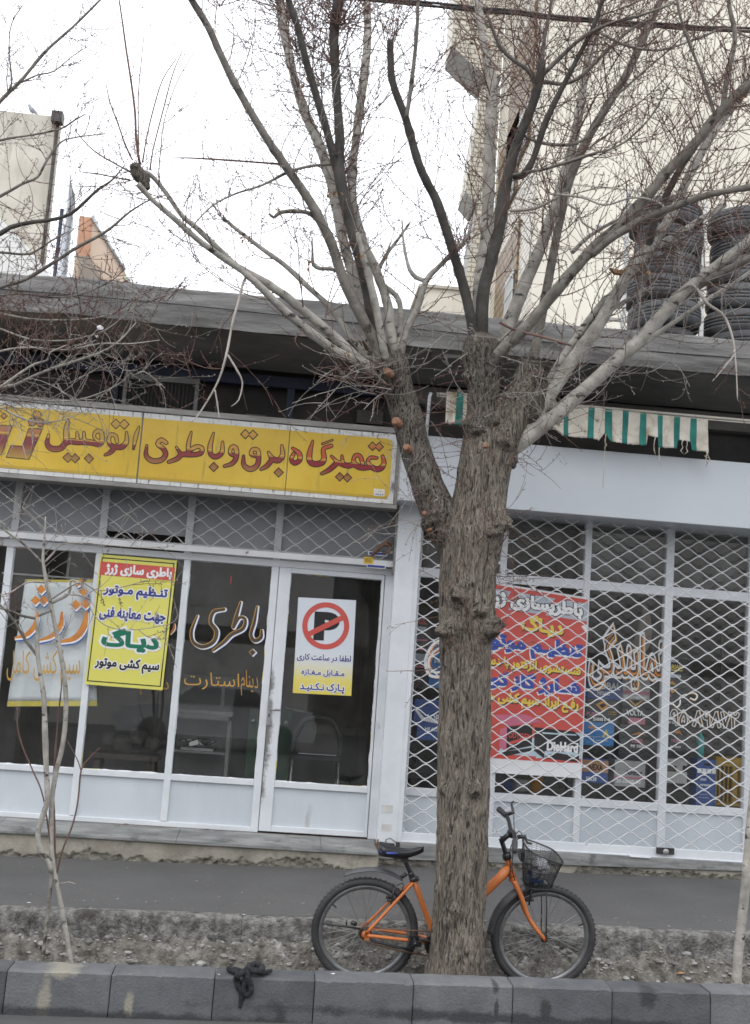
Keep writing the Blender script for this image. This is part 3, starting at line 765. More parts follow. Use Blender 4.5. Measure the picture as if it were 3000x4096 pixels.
for q_, (a, b) in enumerate(cells[:3] + [(gL, gR)]):   # ragged putty round each pane
    t, bt = (gT, gB) if q_ == 3 else (zT, zB)
    cs = [(a, bt), (b, bt), (b, t), (a, t)]; inn = [(0, 1), (-1, 0), (0, -1), (1, 0)]
    vs = []; fm = []
    for k in range(4):
        p0_, p1_ = cs[k], cs[(k + 1) % 4]; L_ = math.hypot(p1_[0] - p0_[0], p1_[1] - p0_[1]); n = int(L_ / 0.012)
        for j in range(n):
            f_ = j / n; x, z = p0_[0] + (p1_[0] - p0_[0]) * f_, p0_[1] + (p1_[1] - p0_[1]) * f_
            h = max(0.001, 0.0042 * (0.5 + 1.6 * noise.noise(Vector((x * 9, z * 9, q_))) + 0.8 * noise.noise(Vector((x * 40, z * 40, q_)))))
            if j == 0: h = 0.002
            ii = inn[k] if j else (inn[k][0] + inn[k - 1][0], inn[k][1] + inn[k - 1][1])
            vs += [(x, YF + 0.0015, z), (x + ii[0] * h, YF + 0.005, z + ii[1] * h)]; fm.append(1 if noise.noise(Vector((x * 4, z * 4, q_ + 7))) > 0.25 else 0)
    n = len(vs) // 2
    mb = MB(); mb.add(vs, [(2 * i, 2 * i + 1, (2 * i + 3) % (2 * n), (2 * i + 2) % (2 * n)) for i in range(n)]); mb.m = fm
    mb.build('window_putty', [M['paint'], M['yellow_tape']], shop, fix=False)

# door
door = MB()
for p in [(dL, gL, YF - 0.034, YF + 0.03, zD0 + 0.012, dT), (gR, dR, YF - 0.034, YF + 0.03, zD0 + 0.012, dT), (gL, gR, YF - 0.033, YF + 0.03, gT, dT), (gL, gR, YF - 0.033, YF + 0.03, gB - 0.045, gB), (gL, gR, YF - 0.033, YF + 0.03, zD0 + 0.012, zD0 + 0.055)]: door.box(*p)
def rel(px, py, Y=YF - 0.034): return tuple(at(px, py, Y) - LOC[shop.name])
door = door.build('door', mat('handled white door paint', (0.60, 0.625, 0.65), (0.70, 0.72, 0.74), scale=3.5, rough=0.4, spot=(0.36, 0.31, 0.25), spot_scale=7, spot_lo=0.66, spot_hi=0.76, smudge=[(rel(1072, 2740), (0.05, 0.2, 0.18), 14), (rel(1062, 2980), (0.045, 0.2, 0.28), 16), (rel(1035, 3150), (0.05, 0.2, 0.12), 12)]), shop, bevel=0.004)
mb = MB(); mb.box(gL - 0.01, gR + 0.01, YF - 0.012, YF + 0.02, zD0 + 0.05, gB - 0.04); mb.build('door_panel', M['paint_blue'], door)
mb = MB(); mb.box(gL - 0.008, gR + 0.008, YF + 0.006, YF + 0.011, gB - 0.01, gT + 0.01); mb.build('door_pane', M['glass'], door)
hp = [at(600 + a / 1.652, 2150 + b / 1.652, YF - 0.036) for a, b in ((795, 1075), (790, 1240), (800, 1135), (862, 1140))]
mb = MB(); mb.box(hp[0].x - 0.016, hp[0].x + 0.016, YF - 0.042, YF - 0.0345, hp[1].z, hp[0].z); mb.box(hp[0].x - 0.005, hp[0].x + 0.005, YF - 0.0425, YF - 0.041, hp[1].z + 0.06, hp[1].z + 0.085, 1); mb.build('handle_plate', [M['steel'], M['black_ink']], door, bevel=0.002)
mb = MB(); mb.tube([(hp[2].x, YF - 0.042, hp[2].z), (hp[2].x, YF - 0.085, hp[2].z), (hp[2].x + 0.01, YF - 0.092, hp[2].z), (hp[3].x, YF - 0.092, hp[2].z - 0.002)], [0.010, 0.010, 0.0095, 0.008], 8); mb.build('handle', M['steel'], door)
mb = MB(); mb.box(m3[1] + 0.0003, dL - 0.0003, YF - 0.01, YF + 0.02, zD0, dT); mb.build('door_seal', M['black_ink'], door)
mb = MB(); mb.box(gap - 0.006, pilL + 0.004, YF - 0.02, YF + 0.03, zD0, zSB + 0.1); mb.build('shadow_gap', M['black_ink'], shop)

# grey infill sheets above the head rail, with one sheet missing
zI1 = mz([(300, 1905), (1300, 1985)], YF) + 0.25
ix = [xLL, mx([(60, 2120)], YF), mx([(425, 2050), (405, 2150)], YF), mx([(762, 2090)], YF), mx([(1115, 2130)], YF), gap - 0.01]
zHoleT, zHoleB = mz([(430, 2118), (740, 2150)], YF), mz([(430, 2165), (745, 2205)], YF)
mb = MB()
for k in range(5):
    a, b = ix[k] - (0.028 if k == 5 else 0), ix[k + 1]
    if k == 2:
        mb.box(a, b, YF + 0.004, YF + 0.024, zHoleT, zI1)
    else: mb.box(a, b, YF + 0.004, YF + 0.024, zHead - 0.002, zI1)
mb.build('infill_panel', M['infill'], shop)
mb = MB()
for k in range(1, 5): mb.box(ix[k] - 0.028, ix[k] + 0.028, YF - 0.02, YF + 0.035, zHead, zI1 + 0.003)
mb.box(xLL, gap - 0.01, YF - 0.012, YF + 0.034, zHead + 0.055, zHead + 0.075)
mb.build('infill_frame', mat('dull frame paint', (0.42, 0.43, 0.44), (0.5, 0.51, 0.52), scale=3, rough=0.5), shop, bevel=0.003)
mb = MB()
for k in range(26):
    x = ix[2] + 0.03 + (ix[3] - ix[2] - 0.06) * k / 25
    mb.box(x, x + 0.006, YF + 0.09, YF + 0.1, zHead, zHoleT + 0.01)
mb.build('vent_bars', M['wood_dark'], shop)

# doorstep and plinth, left
mb = MB()
xs_end = at(1512, 3410, -0.39).x
cuts = [xLL, -1.9, -0.62, 0.42, xs_end]
for a, b in zip(cuts[:-1], cuts[1:]): mb.prism([(a + 0.001, -0.39, zS - 0.022), (a + 0.001, -0.39, zS), (a + 0.001, YF - 0.034, zD0 - 0.001), (a + 0.001, YF + 0.05, zD0 - 0.001), (a + 0.001, YF + 0.05, zS - 0.022)], (b - a - 0.002, 0, 0))
mb.build('doorstep', M['marble'], shop, bevel=0.003)
def plinth(x0, x1, y, ztop, name='plinth', seed=0.0, hgt=0.075, ztop1=None):
    n = int((x1 - x0) / 0.012); mbp = MB()
    zt = lambda x: ztop if ztop1 is None else ztop + (ztop1 - ztop) * (x - x0) / (x1 - x0)
    def broken(x, z):
        edge = hgt * (0.55 + 1.5 * noise.noise(Vector((x * 2.1, seed, 0))) + 0.8 * noise.noise(Vector((x * 11, seed + 4, 0))) + 0.5 * noise.noise(Vector((x * 37, seed + 9, 0))))
        return (z - gz(Z_SWW, x)) < edge
    def fn(u, v):
        x = x0 + (x1 - x0) * u; zb = gz(Z_SWW - 0.02, x); z = zb + (zt(x) - zb) * v
        br = broken(x, z)
        d = 0.004 * fbm(x * 8, z * 8, seed) + (0.009 + 0.014 * fbm(x * 26, z * 26, seed + 2) if br else 0)
        return (x, y + d, z)
    def mf(u, v):
        x = x0 + (x1 - x0) * (u + 0.5 / n); zb = gz(Z_SWW - 0.02, x); z = zb + (zt(x) - zb) * (v + 0.5 / 18)
        return 1 if broken(x, z) else 0
    mbp.grid(fn, n, 18, mf=mf)
    return mbp.build(name, [M['plinth'], M['plinth_broken']], shop, fix=False)
plinth(xLL, xs_end + 0.01, -0.365, zS - 0.023, seed=1.0, hgt=0.05)
mb = MB(); mb.box(xLL, xs_end, -0.33, 0.05, Z_SWW - 0.3, zS - 0.024); mb.build('plinth_core', M['plinth'], shop)

# right step: marble riser and plinth
YR = -0.158
zr0, zr1 = at(1942, 3450, YR).z, at(2974, 3486, YR).z
xr0, xr1 = at(1942, 3450, YR).x, at(2974, 3486, YR).x
sl_ = (zr1 - zr0) / (xr1 - xr0)
zrf = lambda x: min(zr0 + sl_ * (x - xr0), zRT - 0.03)
zRT = mz([(1942, 3388), (2974, 3450)], -0.13)
xa, xb = xs_end + 0.002, 7.0
mb = MB(); vs = []
for x in (xa, 4.4):
    vs += [(x, YR, zrf(x)), (x, YR, zRT - 0.001), (x, 0.1, zRT - 0.001), (x, 0.1, zrf(x))]
mb.add(vs, [(0, 1, 2, 3), (7, 6, 5, 4), (0, 4, 5, 1), (1, 5, 6, 2), (2, 6, 7, 3), (3, 7, 4, 0)])
mb.build('doorstep', M['marble'], shop, bevel=0.004)
plinth(xa, 4.4, YR + 0.02, zrf(xa) - 0.001, seed=6.0, hgt=0.055, ztop1=zrf(4.4) - 0.001)

# pillar between the shops
zFB = mz([(2149, 2050), (3000, 2111)], -0.42)
mb = MB(); mb.box(pilL, pilR, YP, 0.12, zS + 0.002, zFB + 0.05); mb.build('pillar', M['paint'], shop, bevel=0.004)
for px, py, ww, hh in ((1548, 3235, 0.085, 0.055), (1546, 3310, 0.075, 0.05)):
    mb = MB(); p = at(px, py, YP); mb.box(p.x - ww / 2, p.x + ww / 2, YP - 0.002, YP - 0.0005, p.z - hh / 2, p.z + hh / 2)
    mb.build('tape_residue', mat('old tape', (0.50, 0.49, 0.46), (0.6, 0.59, 0.57), scale=20, rough=0.7), shop)

# right shop front
rT = [mx([(1679, 2309), (1629, 3145)], YF)]
c2 = (mx([(2022, 2309), (1975, 3172)], YF), mx([(2333, 2327), (2292.7, 3190)], YF))
c3 = (mx([(2356, 2359), (2320, 3181)], YF), mx([(2650, 2339), (2635, 3213)], YF))
c4 = (mx([(2687.7, 2386), (2659.5, 3213)], YF), mx([(2989, 2372), (2968, 3233)], YF))
c1 = (rT[0], c2[0] - 0.05)
c5 = (c4[1] + 0.06, c4[1] + 0.06 + 0.55); c6 = (c5[1] + 0.06, c5[1] + 0.62)
tz0, tz1 = mz([(2333, 2327), (2650, 2339), (2989, 2372)], YF), mz([(1679, 2309), (2356, 2359), (2687, 2386)], YF)
tz0, tz1 = max(tz0, tz1), min(tz0, tz1)
rzB = mz([(1975, 3172), (2292, 3190), (2635, 3213), (2968, 3233)], YF)
zR0 = zRT + 0.002
zUp = zFB + 0.30
cols = [c1, c2, c3, c4, c5, c6]
parts = [(pilR - 0.05, c6[1] + 0.05, YF - 0.026, YF + 0.038, tz1, tz0), (pilR - 0.05, c6[1] + 0.05, YF - 0.026, YF + 0.038, rzB - 0.06, rzB),
         (pilR - 0.05, c6[1] + 0.05, YF - 0.026, YF + 0.038, zR0, zR0 + 0.05), (pilR - 0.05, c6[1] + 0.05, YF - 0.026, YF + 0.038, zUp, zUp + 0.05)]
xsn = [pilR - 0.05] + [v for c in cols for v in c] + [c6[1] + 0.05]
for k in range(0, len(xsn), 2): parts.append((xsn[k], xsn[k + 1], YF - 0.03, YF + 0.04, zR0, zUp))
frame_box(parts, 'shopfront_frame')
mb = MB(); mb.box(pilR - 0.04, c6[1] + 0.04, YF - 0.008, YF + 0.02, zR0 + 0.03, rzB - 0.03); mb.build('kick_panel', M['paint_blue'], shop)
rpanes = []
for a, b in cols:
    mb = MB(); mb.box(a - 0.008, b + 0.008, YF + 0.006, YF + 0.011, rzB - 0.01, tz1 + 0.01); rpanes.append(mb.build('window_pane', M['glass'], shop))
    mb = MB(); mb.box(a - 0.008, b + 0.008, YF + 0.006, YF + 0.011, tz0 - 0.01, zUp + 0.01); mb.build('window_pane', M['glass_greyed'], shop)

# white fascia over the right shop, with its soffit
YA = -0.42
zF1 = mz([(1700, 1740), (3000, 1854)], YA)
fx0 = at(1600, 1900, YA).x
mb = MB(); mb.box(fx0, 7.0, YA, YF + 0.1, zFB, zF1); mb.build('fascia', M['fascia'], shop, bevel=0.006)
mb = MB()

# canopy roof: felted edge, soffit, beam, dark recess
YC = -0.80
zc1 = mz([(0, 1091), (545, 1133), (1398, 1213), (2272, 1295), (3000, 1368)], YC)
zc0 = mz([(0, 1250), (1180, 1327), (2290, 1431), (3000, 1518)], YC)
mb = MB()
def felt(u, v):
    x = -6 + 14 * u
    L = v
    wob = 0.012 * fbm(x * 1.1, 3, 0, 3) + 0.006 * fbm(x * 5, 1, 0, 3)
    if v < 0.25: y, z = YC + 0.30 * (1 - v / 0.25), zc1 + 0.01 + wob
    else:
        k = (v - 0.25) / 0.75
        y, z = YC, zc1 + wob - (zc1 - zc0) * k
        y -= 0.012 * fbm(x * 1.7, k * 2.2, 5, 4) + 0.02 * math.sin(k * PI) * (0.5 + noise.noise(Vector((x * 0.9, 9, 0))))
        if k > 0.9: z += 0.018 * noise.noise(Vector((x * 1.3, 7, 0)))
    return (x, y, z)
mb.grid(felt, 360, 24)
mb.build('roofing_felt', M['felt'], shop, fix=False)
mb = MB(); mb.box(-6, 8, YC + 0.03, 6, zc0 + 0.012, zc1 - 0.03); mb.build('canopy', M['soffit'], shop)
mb = MB(); mb.tube([(-6 + 14 * k / 40, YC - 0.02 - 0.006 * math.sin(k), zc1 - (zc1 - zc0) * (0.52 + 0.05 * math.sin(k * 0.35))) for k in range(41)], 0.004, 4); mb.build('cable_on_felt', M['blackplastic'], shop)
# underside steps: soffit board sagging towards the wall
zw = mz([(545, 1463), (1362, 1522)], YF)
mb = MB()
mb.grid(lambda u, v: (-6 + 14 * u, YC + 0.06 + (0.0 - YC - 0.08) * v, zc0 + 0.008 - (zc0 - zw - 0.03) * v ** 1.5 - 0.02 * max(0, noise.noise(Vector((u * 20, v * 3, 0))))), 120, 16)
mb.build('soffit', M['soffit'], shop, fix=False)
zb0 = zw - 0.09
mb = MB(); mb.box(-6, 0.75, -0.02, 0.06, zb0, zw); mb.box(at(1160, 1620, 0).x - 0.03, at(1160, 1620, 0).x + 0.03, -0.018, 0.05, zI1, zb0 - 0.001); mb.box(at(470, 1500, 0).x - 0.02, at(470, 1500, 0).x + 0.02, -0.018, 0.05, zI1, zb0 - 0.001)
mb.build('blue_beam', M['blue_beam'], shop, bevel=0.003)
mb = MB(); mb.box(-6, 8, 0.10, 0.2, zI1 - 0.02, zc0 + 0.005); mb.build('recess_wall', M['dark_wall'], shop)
mb = MB(); mb.box(0.75, 8, -0.02, 0.08, zF1 + 0.34, zw + 0.02); mb.build('lintel', M['soffit'], shop)
# louvred vent window in the recess
wa, wb = at(500, 1500, 0).x, at(800, 1520, 0).x
wt = mz([(530, 1495), (790, 1520)], YF)
mb = MB(); mb.box(wa, wb, -0.03, 0.04, wt - 0.045, wt + 0.0); mb.box(wb - 0.03, wb, -0.03, 0.04, zI1, wt - 0.046); mb.box(wa, wa + 0.03, -0.03, 0.04, zI1, wt - 0.046)
fr = mb.build('vent_window', mat('grey vent frame', (0.16, 0.165, 0.155), (0.22, 0.22, 0.21), scale=5, rough=0.6), shop, bevel=0.003)
mb = MB()
for k in range(18):
    x = wa + 0.04 + (wb - wa - 0.08) * k / 17
    mb.obox((x, -0.01, zI1), (0.02, 0.022, 0), (0.003, -0.003, 0), (0, 0, wt - 0.05 - zI1))
mb.build('louvre', mat('dark louvre metal', (0.05, 0.048, 0.045), (0.08, 0.075, 0.07), scale=5, rough=0.6), fr)
for (px, py, qx, qy) in ((985, 1655, 1060, 1725), (1430, 1640, 1530, 1700)):
    mb = MB(); a, b = at(px, py, 0.05), at(qx, qy, 0.05); mb.box(a.x, b.x, 0.04, 0.09, b.z, a.z)
    mb.build('recess_board', mat('dim board', (0.09, 0.085, 0.075), (0.13, 0.12, 0.11), scale=6, rough=0.9), shop)

# dim interiors
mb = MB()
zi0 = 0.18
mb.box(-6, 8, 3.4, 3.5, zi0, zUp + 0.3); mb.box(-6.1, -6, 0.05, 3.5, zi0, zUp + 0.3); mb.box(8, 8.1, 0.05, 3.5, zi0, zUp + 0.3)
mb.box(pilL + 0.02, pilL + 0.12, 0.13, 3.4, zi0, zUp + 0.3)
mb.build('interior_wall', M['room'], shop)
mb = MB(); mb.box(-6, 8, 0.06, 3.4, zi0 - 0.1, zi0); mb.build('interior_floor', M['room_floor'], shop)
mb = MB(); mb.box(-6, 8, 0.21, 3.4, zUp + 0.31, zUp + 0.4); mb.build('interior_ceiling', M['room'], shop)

# ================================================================== ROLLER GRILLES
def lattice(mb, x0, x1, zlow, ztop, Y, pw, ph, rad, m=0, px0=0.0, keep=None):
    """wavy wires, each one touching its neighbours at crests and troughs, with a clip at every touch"""
    rows = int(round((ztop - zlow) / ph)) + 1
    for r_ in range(rows):
        zc = zlow + r_ * ph + ph / 2
        flip = 1 if r_ % 2 else -1
        pts = []
        nseg = int((x1 - x0) / pw * 8)
        for k in range(nseg + 1):
            x = x0 + (x1 - x0) * k / nseg
            c = math.cos(2 * PI * (x - px0) / pw)
            tri = 4 * abs(((x - px0) / pw) % 1.0 - 0.5) - 1
            c = 0.62 * c + 0.38 * tri
            pts.append((x, Y + 0.0015 * flip + 0.004 * noise.noise(Vector((x * 1.7, r_ * 0.23, 3))), zc + flip * c * (ph / 2 - rad * 0.3) + 0.006 * noise.noise(Vector((x * 0.9, r_ * 0.12, 8)))))
        mb.tube(pts, rad, 5, m, cap=False)
        k0 = math.ceil((x0 - px0) / (pw / 2)); 
        k = k0
        while px0 + k * pw / 2 < x1:
            x = px0 + k * pw / 2
            if ((k % 2 == 0) == (flip > 0)) and r_ < rows - 1:
                z = zc + ph / 2 + 0.006 * noise.noise(Vector((x * 0.9, (r_ + 0.5) * 0.12, 8)))
                mb.box(x - 0.007, x + 0.007, Y - rad * 1.7, Y + rad * 1.7, z - 0.009, z + 0.009, m)
            k += 1
YG = -0.13
pa = [at(2250 + 1.0 / 1.504 * q[0], 2000 + q[1] / 1.504, YG) for q in ((343, 257), (484, 268), (336, 346))]
# diamond pitch measured on the big grille
pA = at(2150 + 125 / 1.9435, 3300 + 30 / 1.9435, YG); pB = at(2150 + 1370 / 1.9435, 3300 + 40 / 1.9435, YG)
q0, q1 = at(2600 + 290 / 3.2225, 2600 + 108 / 3.2225, YG), at(2600 + 1030 / 3.2225, 2600 + 1040 / 3.2225, YG)
qa, qb = at(2600 + 290 / 3.2225, 2600 + 105 / 3.2225, YG), at(2600 + 895 / 3.2225, 2600 + 152 / 3.2225, YG)
PW = (qb.x - qa.x) / 2.0
qc, qd = at(2600 + 290 / 3.2225, 2600 + 105 / 3.2225, YG), at(2600 + 212 / 3.2225, 2600 + 1870 / 3.2225, YG)
PH = (qc.z - qd.z) / 9.0 / 2.0
grille = thing('roller_grille', (2.2, YG, zRT), 'closed silver lattice roller grille over the whole right shop front', 'security grille', 'roller grilles')
mb = MB()
gx0, gx1 = at(1600, 2800, YG).x + 0.02, 5.0
zGl = zRT + 0.075
px0 = qa.x
kk = round((qa.z - zGl) / PH)
zGl0 = qa.z - kk * PH
lattice(mb, gx0, gx1, zGl0, zFB + 0.25, YG, PW, PH, 0.0045, px0=px0 if kk % 2 == 0 else px0 + PW / 2)
mb.build('lattice', M['lattice'], grille, fix=False)
mb = MB(); mb.box(gx0 - 0.02, gx1, YG - 0.012, YG + 0.012, zRT, zRT + 0.072); mb.box(gx0 - 0.02, gx1, YG - 0.022, YG - 0.0125, zRT, zRT + 0.01); mb.build('bottom_bar', M['paint'], grille, bevel=0.003)
mb = MB(); mb.box(pilR - 0.002, pilR + 0.035, YG - 0.025, YG + 0.03, zRT, zFB + 0.02); mb.build('guide_rail', M['paint'], grille, bevel=0.003)
lk = at(2150 + 985 / 1.9435, 3300 + 205 / 1.9435, YG)
mb = MB(); mb.box(lk.x - 0.068, lk.x + 0.068, YG - 0.035, YG - 0.013, lk.z - 0.016, lk.z + 0.03); mb.lathe([(0, -0.02), (0.022, -0.02), (0.024, 0), (0.012, 0.003), (0, 0.003)], (lk.x, YG - 0.042, lk.z), (0, -1, 0), 16, 1); mb.build('lock', [M['darksteel'], M['steel']], grille, bevel=0.002)
hd = at(2150 + 790 / 1.9435, 3300 + 245 / 1.9435, YG)
mb = MB(); mb.tube([(hd.x - 0.09, YG - 0.013, hd.z + 0.012), (hd.x - 0.075, YG - 0.035, hd.z), (hd.x + 0.075, YG - 0.035, hd.z), (hd.x + 0.09, YG - 0.013, hd.z + 0.012)], 0.007, 6); mb.build('handle', M['paint'], grille)
for px, py in ((1560, 3345), (1512, 3352)):
    p = at(px, py, -0.2)
    t_ = thing('padlock', (p.x, -0.2, zS + 0.002), ('steel padlock with hasp on the doorstep at the foot of the white pillar' if px > 1530 else 'small rusty floor bolt beside the white door frame'), 'lock')
    mb = MB()
    if px > 1530:
        mb.box(p.x - 0.035, p.x + 0.035, -0.235, -0.205, zS + 0.003, zS + 0.05); mb.box(p.x + 0.045, p.x + 0.075, -0.23, -0.2, zS + 0.003, zS + 0.06)
        mb.build('lock_body', M['darksteel'], t_, bevel=0.004)
        mb = MB(); mb.tube([(p.x - 0.03, -0.22, zS + 0.05), (p.x - 0.03, -0.22, zS + 0.075), (p.x, -0.22, zS + 0.085), (p.x + 0.05, -0.22, zS + 0.055)], 0.006, 6); mb.build('shackle', M['steel'], t_)
    else:
        mb.box(p.x - 0.022, p.x + 0.022, -0.22, -0.19, zS + 0.003, zS + 0.045); mb.tube([(p.x, -0.2, zS + 0.045), (p.x, -0.2, zS + 0.07)], 0.007, 6)
        mb.build('bolt_body', M['rust'], t_, bevel=0.003)

# left grille, rolled up behind the sign: the last rows hang under it
grl = thing('roller_grille', (-0.5, -0.10, zHead), 'raised dull grey lattice grille hanging below the yellow sign', 'security grille', 'roller grilles')
YL = -0.10
zbar1 = mz([(770, 2180), (1500, 2244)], YL); zbar0 = mz([(770, 2204), (1500, 2268)], YL)
a_, b_ = at(15 / 1.652, 1550 + 725 / 1.652, YL), at(1095 / 1.652, 1550 + 765 / 1.652, YL)
l1, l2 = at(115 / 1.652, 1550 + 680 / 1.652, YL), at(605 / 1.652, 1550 + 715 / 1.652, YL)
PWL = (l2.x - l1.x) / 3.0
PHL = PWL * 0.36
mb = MB(); lattice(mb, xLL, gap - 0.02, zbar1 + 0.004, zSB + 0.25, YL, PWL, PHL, 0.0046, px0=l1.x); mb.build('lattice', M['lattice_old'], grl, fix=False)
mb = MB(); mb.box(xLL, gap - 0.02, YL - 0.012, YL + 0.012, zbar0, zbar1); mb.build('bottom_bar', mat('scuffed bar paint', (0.50, 0.505, 0.51), (0.60, 0.605, 0.61), scale=3, rough=0.5, spot=(0.16, 0.10, 0.07), spot_scale=8, spot_lo=0.66, spot_hi=0.72), grl, bevel=0.003)
mb = MB(); mb.box(gap - 0.028, gap - 0.004, YL - 0.03, YL + 0.06, zbar0 - 0.05, zSB + 0.2); mb.build('guide_rail', M['alu'], grl)
s0 = at(1474, 2240, YL - 0.014)
mb = MB(); mb.box(s0.x - 0.036, s0.x + 0.036, YL - 0.0145, YL - 0.0125, s0.z - 0.028, s0.z + 0.022); 
for k in range(4): mb.box(s0.x - 0.028, s0.x + 0.028 - 0.008 * (k % 2), YL - 0.0155, YL - 0.0147, s0.z + 0.009 - k * 0.009, s0.z + 0.0125 - k * 0.009, 1)
mb.build('sticker', [M['yellow'], M['wood_dark']], grl)
for (px, py) in ((1510, 2215), (1505, 2266)):
    p = at(px, py, YL - 0.014); mb = MB(); mb.box(p.x - 0.072, p.x + 0.072, YL - 0.019, YL - 0.0128, p.z - 0.014, p.z + 0.014); mb.box(p.x - 0.066, p.x + 0.066, YL - 0.0198, YL - 0.0192, p.z - 0.009, p.z + 0.009, 1); mb.build('badge', [M['white_plastic'], M['blue_ink']], grl)
mb = MB(); c0 = at(1535, 2190, YL - 0.02)
mb.tube([c0 + Vector((0.05 * math.cos(k * 0.7), -0.02 * math.sin(k * 0.9), 0.035 * math.sin(k * 0.7) - 0.01)) for k in range(14)], 0.009, 6); mb.tube([c0 + Vector((-0.09, 0, -0.07)), c0 + Vector((-0.04, -0.02, -0.01)), c0 + Vector((0.02, -0.01, 0.05)), c0 + Vector((0.06, 0, 0.02))], 0.012, 6)
mb.build('chain', M['rust'], grl)

# ================================================================== SHOP SIGN
YS = -0.30
def zq(x, y, ox, oy, s): return (ox + x / s, oy + y / s)
zs_t = mz([zq(200, 15, 500, 1650, 1.5018), zq(600, 45, 500, 1650, 1.5018), zq(1000, 90, 500, 1650, 1.5018)], YS) - 0.004
zs_b = mz([zq(500, 457, 500, 1650, 1.5018), zq(1000, 497, 500, 1650, 1.5018), zq(1600, 548, 500, 1650, 1.5018)], YS)
xs_r = mx([(1588, 1750), (1566, 2012)], YS)
d1 = mx([(571, 1655), (551, 1930)], YS); d2 = mx([(1160, 1710), (1141, 1978)], YS)
xs_l = d1 - (d2 - d1) - 0.006
sign = thing('shop_sign', ((xs_l + xs_r) / 2, YS, zs_b), 'long yellow shop sign of three grimy panels lettered in outlined red Persian script', 'sign')
mb = MB()
mb.box(xs_l - 2, xs_r + 0.035, YS + 0.01, YS + 0.18, zs_b - 0.035, zs_t + 0.045)
mb.box(xs_l - 2, xs_r + 0.045, YS - 0.012, YS + 0.185, zs_t + 0.018, zs_t + 0.062)
mb.box(xs_l - 2, xs_r + 0.04, YS - 0.006, YS + 0.182, zs_b - 0.04, zs_b - 0.008)
mb.box(xs_r + 0.012, xs_r + 0.042, YS - 0.008, YS + 0.183, zs_b - 0.007, zs_t + 0.0175)
mb.build('sign_frame', M['alu'], sign, bevel=0.003)
sign_loc = LOC[sign.name]
pn = []
pw_ = d2 - d1
for a, b in ((xs_l - pw_, xs_l - 0.008), (xs_l, d1 - 0.007), (d1 + 0.005, d2 - 0.003), (d2 + 0.003, xs_r + 0.008)):
    mb = MB(); mb.box(a, b, YS - 0.004, YS + 0.009, zs_b - 0.004, zs_t + 0.012)
    p_ = mb.build('sign_panel', M['sign_white'], sign, bevel=0.002)
    last = b > d2 + 0.1
    i_ = 0.02
    x0, x1, z0, z1 = a + (0 if a != xs_l else 0), b - (0.035 if last else 0), zs_b + 0.03, zs_t - 0.028
    mb = MB(); rr = 0.05 if last else 0.0
    poly = [(x0, YS - 0.0055, z0), (x1 - rr, YS - 0.0055, z0)]
    if rr: poly += [(x1 - rr + rr * math.sin(k * PI / 12), YS - 0.0055, z0 + rr - rr * math.cos(k * PI / 12)) for k in range(1, 7)]
    if rr: poly += [(x1 - rr + rr * math.cos(k * PI / 12), YS - 0.0055, z1 - rr + rr * math.sin(k * PI / 12)) for k in range(0, 6)]
    poly += [(x1 - rr, YS - 0.0055, z1), (x0, YS - 0.0055, z1)]
    mb.prism(poly, (0, -0.001, 0)); mb.build('yellow_face', M['yellow'], p_)
    mb = MB(); mb.box(x0, x1 - rr * 0.3, YS - 0.0071, YS - 0.0068, z0, z0 + 0.022); mb.build('ochre_band', mat('ochre lower band', (0.46, 0.30, 0.03), (0.52, 0.36, 0.04), scale=3, rough=0.4), p_)
    pn.append(p_)

zmid = mz([zq(1400, 312, 500, 1650, 1.5018), zq(720, 235, 500, 1650, 1.5018), zq(700, 325, 0, 1600, 2.065)], YS) - sign_loc.z
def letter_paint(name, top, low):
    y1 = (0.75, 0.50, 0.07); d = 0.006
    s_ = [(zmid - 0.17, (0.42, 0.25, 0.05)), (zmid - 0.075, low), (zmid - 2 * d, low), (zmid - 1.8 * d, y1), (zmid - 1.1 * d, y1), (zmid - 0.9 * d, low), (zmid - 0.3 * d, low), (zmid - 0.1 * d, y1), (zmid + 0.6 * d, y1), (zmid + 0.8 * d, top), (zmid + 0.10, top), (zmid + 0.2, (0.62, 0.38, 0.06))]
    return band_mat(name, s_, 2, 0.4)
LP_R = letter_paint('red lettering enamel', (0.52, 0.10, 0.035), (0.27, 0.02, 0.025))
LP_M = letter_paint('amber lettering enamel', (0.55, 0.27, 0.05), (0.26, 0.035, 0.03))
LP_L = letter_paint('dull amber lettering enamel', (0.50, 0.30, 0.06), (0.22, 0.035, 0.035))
def dia(x, y, h): return np.array([(x - h, y), (x, y - h), (x + h, y), (x, y + h)], float)
def blob(x, y, r): return np.array([(x + r * math.cos(k * PI / 10), y + r * math.sin(k * PI / 10)) for k in range(20)])
def signletters(ox, oy, sc, groups, paint, parent, dia_list=(), polys=(), edge=5.5, clip=None):
    st = []
    for g in groups: st += strokes([g])
    base = st + [dia(*d) for d in dia_list] + [np.array(p, float) for p in polys]
    out = []
    for g in groups: out += strokes([g], edge)
    out += [dia(x, y, h + edge * 1.5) for x, y, h in dia_list]
    sg = lambda p: p if area(p) > 0 else p[::-1]
    out += [inflate(sg(np.array(p, float)), edge, 1) for p in polys]
    for nm, pl, o_, mt in (('letter_outline', out, 0.0078, M['black_ink']), ('lettering', base, 0.0086, paint)):
        V, F = union([sg(np.array(p)) for p in pl])
        if clip is not None: V = np.array([(min(v[0], clip), v[1]) for v in V])
        mb = MB(); mb.add([tuple(at(ox + x / sc, oy + y / sc, YS - o_)) for x, y in V], [tuple(int(i) for i in f) for f in F]); mb.build(nm, mt, parent)
